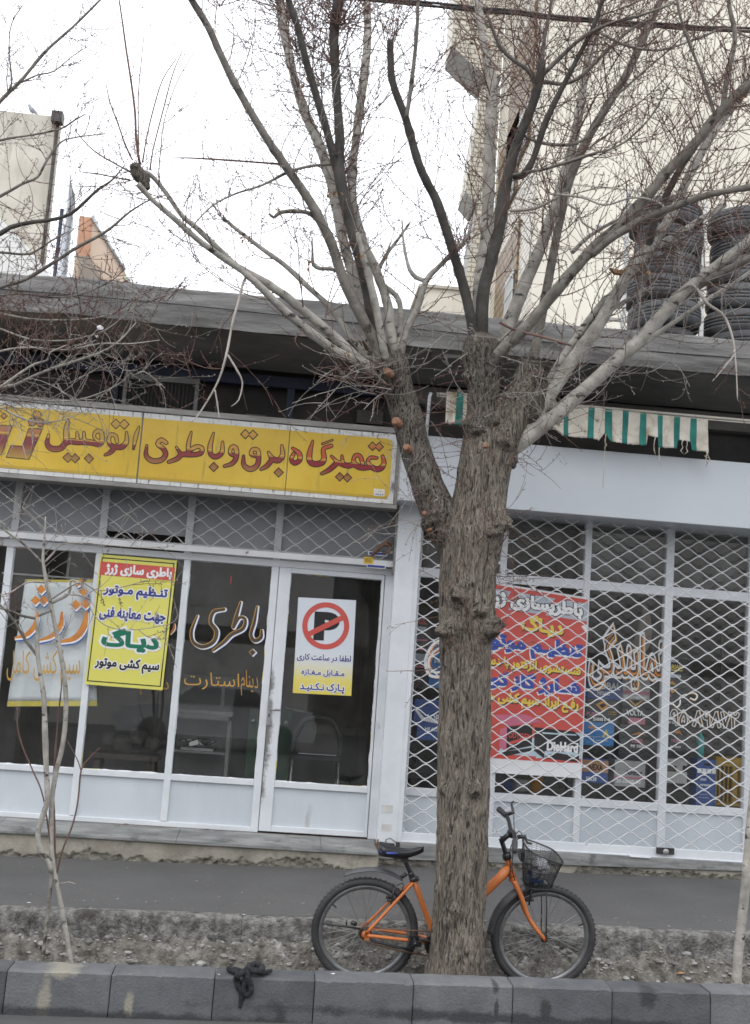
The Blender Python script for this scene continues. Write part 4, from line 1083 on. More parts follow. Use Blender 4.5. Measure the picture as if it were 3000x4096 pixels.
s1 = [[(1548, 262, 6), (1556, 305, 11), (1535, 336, 14), (1505, 340, 13), (1478, 327, 12), (1440, 332, 13), (1405, 327, 14), (1375, 312, 12), (1345, 320, 13), (1310, 312, 13), (1280, 300, 12), (1255, 320, 13), (1225, 345, 11), (1182, 367, 6)],
      [(1480, 325, 10), (1458, 298, 8), (1474, 272, 8), (1512, 272, 6)], [(1400, 322, 10), (1372, 292, 8), (1385, 258, 9), (1412, 262, 9), (1428, 305, 10)], [(1310, 312, 9), (1303, 262, 5)], [(1275, 298, 9), (1240, 262, 4)],
      [(1238, 200, 9), (1192, 220, 9), (1196, 272, 12), (1184, 300, 14), (1140, 310, 14), (1110, 292, 13), (1110, 240, 12), (1128, 172, 3)], [(1246, 166, 2), (1186, 188, 3)],
      [(1008, 215, 5), (1046, 245, 11), (1050, 285, 11), (1018, 304, 11), (998, 282, 9), (1014, 246, 7)]]
signletters(500, 1650, 1.5018, s1, LP_R, pn[3], [(1487, 203, 22), (1527, 206, 22), (1290, 386, 22), (1336, 391, 22)])
s2 = [[(942, 200, 5), (946, 258, 12), (920, 288, 13), (885, 276, 12), (862, 240, 5)], [(885, 280, 12), (855, 318, 11), (818, 341, 6)],
      [(790, 262, 9), (758, 252, 8), (766, 224, 9), (796, 224, 9), (803, 268, 11), (793, 318, 12), (752, 340, 13), (714, 315, 11), (712, 262, 5)],
      [(668, 262, 9), (632, 246, 8), (640, 208, 9), (665, 212, 11), (669, 268, 11), (645, 305, 10), (598, 322, 6)],
      [(586, 178, 5), (582, 240, 11), (546, 266, 12), (516, 252, 11), (512, 200, 11), (532, 124, 3)],
      [(398, 118, 3), (383, 180, 9), (380, 238, 10)], [(378, 238, 10), (425, 206, 9), (462, 212, 9), (456, 244, 11), (400, 254, 11), (342, 252, 12), (315, 276, 11), (262, 297, 7)], [(335, 248, 9), (308, 208, 3)],
      [(248, 182, 8), (218, 164, 10), (196, 188, 10), (228, 216, 11), (244, 250, 12), (220, 284, 12), (165, 290, 12), (127, 258, 10), (131, 198, 4)]]
signletters(500, 1650, 1.5018, s2, LP_M, pn[2], [(723, 130, 24), (769, 134, 24), (923, 360, 24), (533, 327, 24)])
s3 = [[(1148, 222, 4), (1122, 300, 14), (1102, 405, 5)],
      [(1045, 268, 6), (1046, 340, 15), (1010, 385, 19), (955, 388, 17), (915, 372, 15), (898, 330, 13), (915, 286, 12), (955, 298, 12), (966, 345, 11)], [(950, 388, 17), (912, 432, 15), (868, 454, 7)],
      [(818, 345, 10), (778, 305, 9), (792, 262, 13), (835, 264, 14), (842, 340, 17), (815, 366, 17), (760, 352, 20), (700, 346, 21), (640, 346, 21), (585, 342, 20), (545, 352, 20), (500, 398, 20), (430, 402, 20), (390, 362, 16), (402, 285, 6)],
      [(692, 270, 9), (698, 335, 12)], [(638, 272, 9), (640, 335, 12)], [(548, 350, 20), (548, 250, 19), (562, 165, 6)]]
signletters(0, 1600, 2.065, s3, LP_L, pn[1], [(957, 198, 36), (1026, 201, 36), (735, 483, 34), (560, 475, 36), (620, 481, 34)], edge=6.5)
z4 = [[(240, 238), (345, 242), (238, 488), (55, 470), (92, 378), (188, 384)], [(-40, 212), (100, 216), (8, 450), (-95, 440), (-60, 360), (-20, 350)]]
signletters(0, 1600, 2.065, [[(305, 122, 30), (305.5, 122, 30)], [(266, 182, 30), (266.5, 182, 30)], [(334, 188, 30), (334.5, 188, 30)]], letter_paint('brown lettering enamel', (0.42, 0.17, 0.07), (0.22, 0.04, 0.045)), pn[1], [(32, 132, 22)], polys=z4, edge=6)
tpn = Panel(zq(1495, 458, 500, 1650, 1.5018), zq(1560, 463, 500, 1650, 1.5018), zq(1493, 500, 500, 1650, 1.5018), zq(1558, 505, 500, 1650, 1.5018), YS)
mb = MB(); tpn.sheet(mb, 0, 1, 0, 1, 0.0078, 0)
tpn.poly(mb, [(0.5 + 0.42 * math.cos(a * PI / 10), 0.34 + 0.26 * math.sin(a * PI / 10)) for a in range(20)], 0.0084, 1)
tpn.poly(mb, [(0.5 + 0.34 * math.cos(a * PI / 10), 0.34 + 0.18 * math.sin(a * PI / 10)) for a in range(20)], 0.0088, 0)
tpn.text(mb, 'نقاشی', 0.3, 0.7, 0.22, 0.44, 0.0092, 2, 0.01); tpn.text(mb, '۲۹۱۱۸۰۳', 0.08, 0.92, 0.68, 0.9, 0.0092, 2, 0.03, False)
mb.build('sticker', [M['white_ink'], M['yellow_ink'], M['blue_ink']], pn[3])

# ================================================================== POSTERS AND BANNER
def fold(u, v): return 0.004 * math.sin(3 * u + 5 * v) + 0.003 * noise.noise(Vector((u * 3, v * 3, 1)))
z3 = lambda x, y: zq(x, y, 0, 2150, 2.065)
P = Panel(z3(832, 138), z3(1462, 190), z3(702, 1212), z3(1342, 1262), -0.045)
yp = thing('poster', P.p(0.5, 1.0), 'yellow poster with red heading, black border and blue, green and black Persian lines', 'poster')
mb = MB(); a_ = [P.p(0, 1), P.p(1, 1), P.p(1, 0), P.p(0, 0)]; mb.prism(a_, (0, 0.003, 0)); mb.build('poster_sheet', M['poster_yellow'], yp)
mb = MB()
bw = 0.012
for u0, u1, v0, v1 in ((0.02, 0.975, 0.022, 0.030), (0.02, 0.975, 0.968, 0.976), (0.02, 0.034, 0.16, 0.968), (0.958, 0.972, 0.16, 0.968), (0.02, 0.034, 0.03, 0.055), (0.958, 0.972, 0.03, 0.055)): P.sheet(mb, u0, u1, v0, v1, 0.0012)
mb.build('border', M['black_ink'], yp)
mb = MB(); P.sheet(mb, 0.012, 0.985, 0.055, 0.16, 0.0012); mb.build('heading_band', M['red_ink'], yp)
def lines(P, par, rows, halo=None, hm='white_ink', base=0.0016, hr=0.09, sh=None):
    for txt, u0, u1, v0, v1, r_, mt in rows:
        if sh:
            mb = MB(); P.text(mb, txt, u0 + sh[0], u1 + sh[0], v0 + sh[1], v1 + sh[1], base, 0, r_); mb.build('lettering_shadow', M[sh[2]], par)
        if halo:
            mb = MB(); P.text(mb, txt, u0, u1, v0, v1, base + 0.0006, 0, r_ + hr); mb.build('lettering_halo', M[hm], par)
        mb = MB(); P.text(mb, txt, u0, u1, v0, v1, base + 0.0013, 0, r_); mb.build('lettering', M[mt], par)
lines(P, yp, [('باطری سازی ژرژ', 0.09, 0.95, 0.068, 0.152, 0.05, 'white_ink')])
lines(P, yp, [('تنـظیم مـوتور', 0.10, 0.92, 0.225, 0.325, 0.045, 'blue_ink'), ('جهت معاینه فنی', 0.08, 0.93, 0.40, 0.50, 0.045, 'blue_ink'), ('دیـاگ', 0.16, 0.87, 0.565, 0.72, 0.06, 'green_ink'), ('سیم کشی موتور', 0.10, 0.92, 0.785, 0.885, 0.045, 'black_ink')], halo=True)

z4_ = lambda x, y: zq(x, y, 600, 2150, 1.652)
Q = Panel(z4_(980, 395), z4_(1362, 415), z4_(943, 1027), z4_(1330, 1047), YF + 0.0035)
npk = thing('notice', Q.p(0.5, 1.0), 'white no parking notice with a barred red circle, stuck on the glass door', 'poster')
q0z, q1z = Q.p(0.5, 1).z, Q.p(0.5, 0).z
mb = MB(); mb.prism([Q.p(0, 1), Q.p(1, 1), Q.p(1, 0), Q.p(0, 0)], (0, 0.001, 0))
hh = q1z - q0z
mb.build('notice_sheet', band_mat('white to yellow printed paper', [(0.0, (0.70, 0.58, 0.10)), (0.14 * hh, (0.72, 0.62, 0.16)), (0.36 * hh, (0.66, 0.69, 0.72)), (0.5 * hh, (0.64, 0.68, 0.73))], 2, 0.35), npk)
asp = Q.aspect()
cu_, cv_, ro, ri = 0.5, 0.285, 0.405, 0.315
def ell(r, k, n): return (cu_ + r * math.cos(2 * PI * k / n), cv_ + r * asp * math.sin(2 * PI * k / n))
mb = MB(); n_ = 40
mb.add([tuple(Q.p(*ell(r, k, n_), 0.0018)) for k in range(n_) for r in (ri, ro)], [(2 * k, 2 * k + 1, (2 * k + 3) % (2 * n_), (2 * k + 2) % (2 * n_)) for k in range(n_)])
a1 = R(-29); 
def bar(t, o): return (cu_ + t * math.cos(a1) - o * math.sin(a1), cv_ + asp * (t * math.sin(a1) + o * math.cos(a1)))
Q.poly(mb, [bar(-ri * 1.0, -0.045), bar(ri * 1.0, -0.045), bar(ri * 1.0, 0.045), bar(-ri * 1.0, 0.045)], 0.0022)
mb.build('red_circle', M['red_ink'], npk)
mb = MB(); Q.text(mb, 'P', 0.35, 0.68, 0.165, 0.415, 0.0012, 0, 0.07, False); mb.build('lettering', M['black_ink'], npk)
lines(Q, npk, [('لطفا در ساعت کاری', 0.04, 0.96, 0.585, 0.665, 0.03, 'blue_ink'), ('مـقـابل مـغـازه', 0.13, 0.86, 0.745, 0.815, 0.03, 'blue_ink'), ('پـارک نـکـنیـد', 0.12, 0.87, 0.885, 0.985, 0.03, 'blue_ink')], halo=True, base=0.0012)

zc_ = lambda x, y: zq(x, y, 1950, 2300, 2.6533)
T = Panel((1872, 2312), zc_(1062, 240), (1842, 3082), zc_(985, 2155), -0.034)
rp = thing('poster', T.p(0.5, 1.0), 'large red poster printed with car batteries, hung behind the lattice grille', 'poster')
mb = MB(); T.sheet(mb, 0, 1, 0, 1, 0, 0, 16, 24, warp=lambda u, v: 0.006 * math.sin(v * 9) * (0.3 + u) + (0.02 * max(0, v - 0.93) / 0.07 if u > 0.3 else 0)); o_ = mb.build('poster_sheet', mat('white poster vinyl', (0.66, 0.67, 0.68), (0.72, 0.73, 0.74), scale=3, rough=0.4), rp)
so = o_.modifiers.new('thickness', 'SOLIDIFY'); so.thickness = 0.001; so.offset = 1
def prt(name, mt, fn):
    mb = MB(); fn(mb); mb.build(name, M[mt], rp)
wv = 0.0075
prt('red_print', 'red_ink', lambda mb: (T.sheet(mb, 0, 1, 0.012, 0.925, wv + 0.001)))
prt('silver_print', 'silver_ink', lambda mb: [T.poly(mb, q, wv + 0.002) for q in ([(0.0, 0.035), (0.36, 0.035), (0.28, 0.135), (0.0, 0.135)], [(0.44, 0.035), (0.73, 0.035), (0.60, 0.135), (0.34, 0.135)], [(0.79, 0.035), (1, 0.035), (1, 0.135), (0.65, 0.135)])])
lines(T, rp, [('باطریسازی ژرژ', 0.16, 0.955, 0.045, 0.128, 0.06, 'white_ink')], halo=True, hm='black_ink', base=wv + 0.0026, hr=0.05)
lines(T, rp, [('دیـاگ', 0.46, 0.80, 0.15, 0.245, 0.05, 'yellow_ink'), ('شستشوی انژکتور با دستگاه', 0.06, 0.96, 0.385, 0.45, 0.05, 'yellow_ink'), ('رفـع ایراد سیم کشی خودرو', 0.06, 0.955, 0.575, 0.65, 0.05, 'yellow_ink')], base=wv + 0.0026, sh=(0.008, 0.006, 'wood_dark'))
lines(T, rp, [('تنظیـم موتور', 0.14, 0.965, 0.265, 0.375, 0.06, 'blue_print'), ('شـارژ گاز کولـر', 0.06, 0.96, 0.465, 0.56, 0.06, 'blue_print')], base=wv + 0.0026, sh=(-0.008, 0.008, 'white_ink'))
prt('paleblue_print', 'paleblue_ink', lambda mb: [T.poly(mb, q, wv + 0.002) for q in ([(0.62, 0.755), (1, 0.755), (1, 0.895), (0.88, 0.895), (0.62, 0.91)], [(0.35, 0.83), (0.62, 0.80), (0.62, 0.90), (0.30, 0.90)])])
prt('battery_picture', 'box_black', lambda mb: [T.poly(mb, q, wv + 0.003) for q in ([(0.60, 0.745), (0.93, 0.75), (0.98, 0.775), (0.98, 0.915), (0.68, 0.905), (0.60, 0.87)], [(0.37, 0.755), (0.58, 0.735), (0.58, 0.845), (0.37, 0.885)], [(0.30, 0.895), (0.58, 0.855), (0.58, 0.872), (0.36, 0.912)])])
prt('battery_picture_red', 'red_ink', lambda mb: [T.poly(mb, q, wv + 0.0035) for q in ([(0.39, 0.835), (0.57, 0.79), (0.57, 0.805), (0.39, 0.852)], [(0.26, 0.765), (0.31, 0.772), (0.31, 0.865), (0.26, 0.83)])])
prt('battery_picture_pink', 'pink', lambda mb: [T.poly(mb, q, wv + 0.0032) for q in ([(0.26, 0.70), (0.52, 0.682), (0.66, 0.715), (0.37, 0.752)], [(0.311, 0.772), (0.37, 0.757), (0.37, 0.885), (0.311, 0.866)])])
prt('battery_highlight', 'paleblue_ink', lambda mb: [T.poly(mb, q, wv + 0.0035) for q in ([(0.69, 0.868), (0.97, 0.862), (0.97, 0.882), (0.69, 0.905)], [(0.66, 0.768), (0.95, 0.765), (0.95, 0.771), (0.67, 0.777)])])
prt('battery_panel', 'box_black', lambda mb: T.poly(mb, [(0.70, 0.89), (0.80, 0.872), (0.97, 0.885), (0.97, 0.912), (0.69, 0.905)], wv + 0.0038))
mb = MB(); T.text(mb, 'DieHard', 0.71, 0.965, 0.815, 0.862, wv + 0.0042, 0, 0.05, False); mb.build('lettering', M['white_ink'], rp)
mb = MB(); T.text(mb, 'ODYSSEY', 0.385, 0.56, 0.785, 0.812, wv + 0.0042, 0, 0.03, False); mb.build('lettering', M['red_ink'], rp)

# cloth banner hanging inside the left window, and the words painted on the glass in front of it
B = Panel(z3(208, 345), z3(770, 352), z3(60, 1395), z3(800, 1392), 0.045)
bn = thing('banner', B.p(0.5, 1.0), 'grey white cloth with yellow hems hanging inside the left shop window', 'cloth banner')
def bw_(u, v): return 0.012 * math.sin(u * 9 + 2 * v) * v + 0.008 * noise.noise(Vector((u * 4, v * 3, 2)))
mb = MB(); B.sheet(mb, 0, 1, 0.02, 0.96, 0, 0, 24, 24, warp=bw_); o_ = mb.build('cloth', M['cloth'], bn); so = o_.modifiers.new('t', 'SOLIDIFY'); so.thickness = 0.0015
for f_ in o_.data.polygons: f_.use_smooth = True
mb = MB(); B.sheet(mb, 0, 1, 0.0, 0.02, 0.001, 0, 24, 1, warp=bw_); B.sheet(mb, 0, 1, 0.96, 1.0, 0.001, 0, 24, 1, warp=bw_); o_ = mb.build('hem', M['yellow_tape'], bn); so = o_.modifiers.new('t', 'SOLIDIFY'); so.thickness = 0.002

YW = YF + 0.0045
def painted(parent, ox, oy, sc, groups, dias, layers, name='painted_lettering'):
    """hand painted word: layers = (dx, dy, grow, material), back to front"""
    for i, (dx, dy, gr, mt) in enumerate(layers):
        pl = []
        for g in groups: pl += strokes([[(x + dx, y + dy, max(1, r_)) for x, y, r_ in g]], gr)
        pl += [dia(x + dx, y + dy, h + gr) for x, y, h in dias]
        V, F = union([p if area(p) > 0 else p[::-1] for p in pl])
        mb = MB(); mb.add([tuple(at(ox + x / sc, oy + y / sc, YW - 0.0004 * i)) for x, y in V], [tuple(int(k) for k in f) for f in F]); mb.build(name, M[mt], parent)
zh = [[(312, 622, 10), (292, 720, 20), (222, 800, 18), (125, 828, 7)], [(512, 622, 10), (502, 720, 20), (432, 808, 17), (325, 850, 7)], [(716, 622, 13), (690, 740, 26), (620, 828, 22), (498, 864, 9)], [(640, 395, 8), (670, 372, 10), (662, 345, 7)]]
painted(panes[2], 0, 2150, 2.065, zh, [(340, 428, 40), (292, 520, 40), (360, 520, 40), (690, 448, 42), (625, 556, 44), (706, 548, 44)], [(10, 24, 2, 'blue_paint'), (5, 12, 2, 'white_ink'), (0, 0, 1, 'orange_paint')])
W = Panel(z3(60, 935), z3(665, 925), z3(52, 1225), z3(660, 1235), YW)
mb = MB(); W.text(mb, 'سیم کشی کامل', 0.0, 1.0, 0.0, 1.0, 0.0, 0, 0.0); mb.build('painted_lettering', M['ochre_paint'], panes[2])
bt = [[(738, 615, 7), (733, 662, 11), (692, 682, 12), (668, 642, 10), (690, 560, 10), (709, 458, 5)], [(600, 428, 5), (572, 520, 11), (552, 592, 11)], [(552, 592, 10), (592, 530, 9), (630, 542, 9), (616, 602, 11), (540, 642, 12), (490, 692, 11), (418, 748, 6)],
      [(490, 475, 9), (422, 492, 11), (402, 560, 11), (440, 620, 13), (420, 690, 12), (350, 722, 12), (288, 692, 10), (276, 620, 9), (314, 518, 4)]]
painted(panes[1], 600, 2150, 1.652, bt, [(678, 760, 22)], [(9, 5, 3, 'blue_paint'), (4, 2, 5.0, 'white_ink'), (-2, -1, 2.2, 'ochre_paint'), (0, 0, -0.5, 'wood_dark')])
painted(panes[1], 600, 2150, 1.652, [[(160, 570, 3), (158, 600, 8), (135, 635, 5)]], [], [(4, 2, 2.5, 'white_ink'), (0, 0, 0, 'orange_paint')])
for txt, a, b in (('استارت', (225, 885), (590, 1015)), ('دینام', (600, 870), (715, 1060))):
    W = Panel(z4_(*a), z4_(b[0], a[1] + 15), z4_(a[0], b[1] - 15), z4_(*b), YW)
    mb = MB(); W.text(mb, txt, 0, 1, 0, 1, 0, 0, -0.005); mb.build('painted_lettering', M['ochre_paint'], panes[1])
W = Panel(z4_(-60, 920), z4_(130, 930), z4_(-70, 1035), z4_(120, 1045), YW); mb = MB(); W.text(mb, 'دینام', 0, 1, 0, 1, 0, 0, 0.0); mb.build('painted_lettering', M['ochre_paint'], panes[0])
s_ = at(600 + 535 / 1.652, 2150 + 280 / 1.652, YW); mb = MB(); mb.box(s_.x - 0.003, s_.x + 0.003, YW, YW + 0.0008, s_.z - 0.03, s_.z + 0.03); mb.build('painted_mark', M['red_ink'], panes[1])

zr_ = lambda x, y: zq(x, y, 2300, 2350, 2.5075)
W = Panel(zr_(150, 380), zr_(885, 440), zr_(140, 990), zr_(870, 1030), YW)
for dx, dy, r_, mt, k in ((0.022, 0.022, 0.05, 'ochre_paint', 0), (0, 0, 0.07, 'dull_white', 1), (0.004, 0.004, 0.022, 'wood_dark', 2), (0.01, 0.01, -0.02, 'orange_paint', 3)):
    mb = MB(); W.text(mb, 'نمایندگی', dx, 1 + dx, dy, 1 + dy, 0.0004 * k, 0, r_); mb.build('painted_lettering', M[mt], rpanes[2])
zg_ = lambda x, y: zq(x, y, 2600, 2600, 3.2225)
W = Panel(zg_(275, 770), zg_(1140, 815), zg_(265, 960), zg_(1130, 1005), YW)
for dx, r_, mt, k in ((0.012, 0.05, 'ochre_paint', 0), (0, 0.06, 'dull_white', 1), (0, 0.015, 'wood_dark', 2)):
    mb = MB(); W.text(mb, '۹۵۰۸۹۸۷۲', dx, 1 + dx, 0, 1, 0.0004 * k, 0, r_, False); mb.build('painted_lettering', M[mt], rpanes[3])
painted(rpanes[3], 2600, 2600, 3.2225, [[(390, 640, 5), (385, 700, 8), (340, 735, 8), (300, 690, 4)], [(480, 570, 4), (560, 550, 5), (610, 590, 8), (580, 640, 8), (520, 620, 6)], [(380, 610, 3), (440, 575, 4), (500, 568, 3)]], [], [(-4, 6, 3, 'ochre_paint'), (0, 0, 1, 'white_ink')])
painted(rpanes[0], 1550, 2200, 2.05, [[(440, 735, 6), (370, 780, 8), (312, 900, 9), (340, 1020, 9), (440, 1045, 8)], [(440, 790, 5), (365, 850, 6), (335, 940, 6), (380, 1000, 6), (440, 1000, 5)]], [], [(10, 4, 4, 'orange_paint'), (0, 0, 3, 'white_ink')])

# ================================================================== AWNING REMNANT
YV = -0.52
awn = thing('awning', at(2300, 1760, YV), 'torn awning valance with teal and cream stripes on a thin metal rod', 'awning')
pz0, pz1 = at(1745, 1575, YV), at(1700, 1850, YV)
mb = MB(); top = at(1752, 1573, YV)
mb.tube([(pz1.x, -0.43, pz1.z - 0.02), (pz1.x + 0.004, YV + 0.01, top.z - 0.03), (pz1.x + 0.012, YV, top.z)], 0.013, 8); mb.build('pole', M['lattice'], awn)
ra, rb = at(1752, 1575, YV), at(3000, 1683, YV)
mb = MB(); zrod = [(ra.x - 0.01, YV, ra.z), (rb.x + 1.5, YV, ra.z + (rb.z - ra.z) * (rb.x + 1.5 - ra.x) / (rb.x - ra.x))]; mb.tube(zrod, 0.012, 8); mb.tube([(p[0], p[1] - 0.012, p[2] - 0.022) for p in zrod], 0.005, 6)
mb.build('rod', M['cream_dark'], awn)
def valance(pl, pr, hl, hr, stripes, jag, seed, name='valance'):
    """pl, pr: photo points of the top edge; stripes in 0..1 along it; jag(u) is the drop of the torn hem in metres"""
    a, b = at(*pl, YV - 0.016), at(*pr, YV - 0.016)
    nu, nv = 150, 14
    ms = []
    def fn(u, v):
        d = jag(u)
        x = a.x + (b.x - a.x) * u; z = a.z + (b.z - a.z) * u - d * v
        y = YV - 0.016 - 0.012 * math.sin(u * 34 + seed) * v - 0.01 * noise.noise(Vector((u * 12, v * 2, seed))) * (0.3 + v) - 0.03 * v * v * 0.5
        return (x + 0.006 * v * math.sin(u * 21), y, z)
    def mf(u, v):
        uu = u + 0.5 / nu
        return 1 if any(s0 <= uu <= s1 for s0, s1 in stripes) else 0
    mb = MB(); mb.grid(fn, nu, nv, mf=mf); o = mb.build(name, [M['awning'], M['awning_green']], awn)
    so = o.modifiers.new('t', 'SOLIDIFY'); so.thickness = 0.0015
    return a, b, fn
zv = lambda x, y: zq(x, y, 1900, 700, 1.5018)
def jag1(u):
    h = 0.245 if u < 0.3 else 0.255
    if u < 0.06: h -= 0.05 * (1 - u / 0.06)
    if 0.30 < u < 0.37: h -= 0.07 * (1 - abs(u - 0.335) / 0.035)
    if 0.60 < u < 0.68: h -= 0.075 * min(1, 8 * (1 - abs(u - 0.64) / 0.04))
    if 0.80 < u < 0.90: h -= 0.07 * min(1, 6 * (1 - abs(u - 0.85) / 0.05))
    return h + 0.007 * noise.noise(Vector((u * 60, 0, 0)))
tot = 1398 - 470
sg_ = [(530, 560), (680, 716), (782, 822), (885, 920), (992, 1026), (1092, 1128), (1195, 1230), (1295, 1332)]
va, vb, vf = valance(zv(470, 1372), zv(1400, 1470), 0, 0, [((s - 470) / tot, (e - 470) / tot) for s, e in sg_], jag1, 0.0)
pv = lambda x, y: zq(x, y, 1500, 1300, 1.611)
valance(pv(462, 428), pv(790, 458), 0, 0, [(0.20, 0.335)], lambda u: 0.25 - 0.03 * (u > 0.42) + 0.004 * noise.noise(Vector((u * 40, 3, 0))), 2.0)
for u in (0.34, 0.655, 0.685, 0.84, 0.87, 0.985, 0.99, 0.995):
    p = Vector(vf(u, 1.0)); L = rnd.uniform(0.03, 0.14)
    q = [p + Vector((rnd.uniform(-0.006, 0.006) * k, 0, -L * k / 4)) for k in range(5)]
    mb = MB(); mb.tube(q, [0.004, 0.003, 0.003, 0.005, 0.002], 4); mb.build('frayed_thread', M['awning'], awn)
mb = MB(); p = Vector(vf(0.34, 1.0)); mb.tube([p, p + Vector((-0.004, 0, -0.2)), p + Vector((-0.006, 0.0, -0.42))], 0.0018, 4); mb.build('frayed_thread', M['awning'], awn)

a, b = at(1772, 1418, -0.62), at(1868, 1402, -0.62)
o = thing('strip_lamp', ((a.x + b.x) / 2, -0.62, b.z), 'unlit white strip lamp with a grey end box under the canopy behind the trunk', 'lamp')
mb = MB(); mb.obox((a.x, -0.66, a.z - 0.02), (b.x - a.x + 0.35, 0, 0.03), (0, 0.06, 0), (0, 0, 0.036)); mb.build('lamp_cover', M['white_plastic'], o, bevel=0.004)
mb = MB(); mb.box(a.x - 0.085, a.x - 0.003, -0.665, -0.595, a.z - 0.03, a.z + 0.026); mb.build('end_box', M['alu'], o, bevel=0.003)

# ================================================================== GOODS BEHIND THE GLASS
YB = 0.16
def goods(name, l, t, r_, b, m, label, cat, group=None, depth=0.16, prints=(), zoom=zr_, Y=YB):
    a = at(*zoom(l, t), Y); c = at(*zoom(r_, b), Y); e = at(*zoom(r_, t), Y); d = at(*zoom(l, b), Y)
    x0, x1 = (a.x + d.x) / 2, (c.x + e.x) / 2; z1, z0 = (a.z + e.z) / 2, (c.z + d.z) / 2
    o = thing(name, ((x0 + x1) / 2, Y + depth / 2, z0), label, cat, group)
    mb = MB(); mb.box(x0, x1, Y, Y + depth, z0, z1); mb.build('carton', M[m], o, bevel=0.003)
    Pn = Panel((0, 0), (1, 0), (0, 1), (1, 1), Y); Pn.c = [Vector((x0, Y, z1)), Vector((x1, Y, z1)), Vector((x0, Y, z0)), Vector((x1, Y, z0))]
    for k, pr in enumerate(prints):
        mb = MB()
        if pr[0] == 't': Pn.text(mb, pr[1], *pr[2:6], 0.001 + 0.0004 * k, 0, 0.03, False)
        elif pr[0] == 'r': Pn.sheet(mb, *pr[2:6], 0.001 + 0.0004 * k)
        else: Pn.poly(mb, pr[2], 0.001 + 0.0004 * k)
        mb.build('lettering' if pr[0] == 't' else 'printed_band', M[pr[-1]], o)
    return o, (x0, x1, z0, z1)
BG = 'battery cartons in the right shop window'
cart = []
def cg(*a, **k): cart.append(goods('battery_carton', *a, **k)[1])
cg(112, 890, 474, 1122, 'box_blue', 'blue battery carton lettered GLOBAL, under the painted word on the glass', 'battery box', BG, prints=[('t', 'GLOBAL', 0.12, 0.94, 0.26, 0.55, 'white_ink'), ('t', 'MF5665', 0.32, 0.66, 0.66, 0.82, 'white_ink')])
cg(478, 900, 752, 1128, 'box_grey', 'grey battery carton with a pink band, in the upper carton row', 'battery box', BG, prints=[('r', 0, 0, 1, 0.62, 0.74, 'pink'), ('t', '20-55/60-50', 0.05, 0.9, 0.82, 0.95, 'white_ink')])
cg(84, 1128, 420, 1347, 'box_black', 'black battery carton with an orange diamond and pink lettering, above the bright blue one', 'battery box', BG, prints=[('p', 0, [(0.36, 0.22), (0.60, -0.02), (0.78, 0.22), (0.56, 0.52)], 'orange_ink'), ('p', 0, [(0.46, 0.24), (0.60, 0.12), (0.68, 0.24), (0.56, 0.38)], 'box_black'), ('t', 'PUMA', 0.10, 0.5, 0.58, 0.74, 'pink'), ('t', '58814', 0.3, 0.8, 0.82, 0.96, 'white_ink'), ('r', 0, 0.75, 0.98, 0.5, 0.53, 'ochre_paint'), ('r', 0, 0.75, 0.98, 0.6, 0.63, 'ochre_paint')])
cg(470, 1132, 862, 1384, 'box_black', 'black battery carton lettered VOLTA with a pink label', 'battery box', BG, prints=[('p', 0, [(0.14, 0.0), (0.34, 0.28), (0.54, 0.0), (0.48, 0.0), (0.34, 0.18), (0.20, 0.0)], 'ochre_paint'), ('t', 'VOLTA', 0.12, 0.55, 0.42, 0.62, 'white_ink'), ('r', 0, 0.18, 0.6, 0.72, 0.96, 'pink')])
cg(76, 1350, 392, 1586, 'box_sky', 'bright blue battery carton with an orange A emblem', 'battery box', BG, prints=[('t', 'ARA', 0.16, 0.45, 0.16, 0.3, 'orange_ink'), ('p', 0, [(0.62, 0.62), (0.74, 0.28), (0.86, 0.62), (0.78, 0.62), (0.74, 0.48), (0.70, 0.62)], 'yellow_ink'), ('r', 0, 0.05, 0.95, 0.62, 0.64, 'silver_ink'), ('r', 0, 0.35, 0.37, 0.64, 0.96, 'silver_ink'), ('r', 0, 0.42, 0.8, 0.76, 0.8, 'silver_ink')])
cg(440, 1390, 842, 1716, 'box_black', 'black battery carton lettered TIGER beside a mullion', 'battery box', BG, prints=[('p', 0, [(0.22, 0.32), (0.5, 0.1), (0.72, 0.3), (0.5, 0.26)], 'wood_dark'), ('p', 0, [(0.3, 0.3), (0.5, 0.18), (0.66, 0.28), (0.5, 0.24)], 'orange_paint'), ('t', 'TIGER', 0.3, 0.6, 0.40, 0.52, 'pink'), ('t', 'MF 5553', 0.3, 0.62, 0.58, 0.66, 'white_ink')])
cg(72, 1722, 332, 1960, 'box_blue', 'blue and tan battery carton lettered NEXA, on the lowest shelf', 'battery box', BG, prints=[('r', 0, 0, 1, 0.05, 0.55, 'box_orange'), ('t', 'NEXA', 0.26, 0.78, 0.22, 0.46, 'black_ink'), ('t', '55638', 0.16, 0.56, 0.76, 0.92, 'white_ink')])
cg(395, 1738, 705, 2000, 'box_grey', 'grey battery carton with a thin pink band, on the lowest shelf', 'battery box', BG, prints=[('r', 0, 0, 1, 0.62, 0.68, 'pink'), ('t', 'Amitar', 0.36, 0.9, 0.36, 0.54, 'black_ink'), ('t', '20-55/60-50', 0.06, 0.85, 0.74, 0.86, 'white_ink')])
g4 = zg_
cg(225, 95, 520, 375, 'box_black', 'black battery carton with underlined yellow lettering, top of its stack', 'battery box', BG, prints=[('t', '55541', 0.06, 0.45, 0.12, 0.24, 'white_ink'), ('t', 'ARIAN', 0.02, 0.66, 0.36, 0.54, 'yellow_ink'), ('r', 0, 0.02, 0.66, 0.58, 0.63, 'yellow_ink'), ('r', 0, 0.1, 0.6, 0.8, 0.95, 'silver_ink')], zoom=g4)
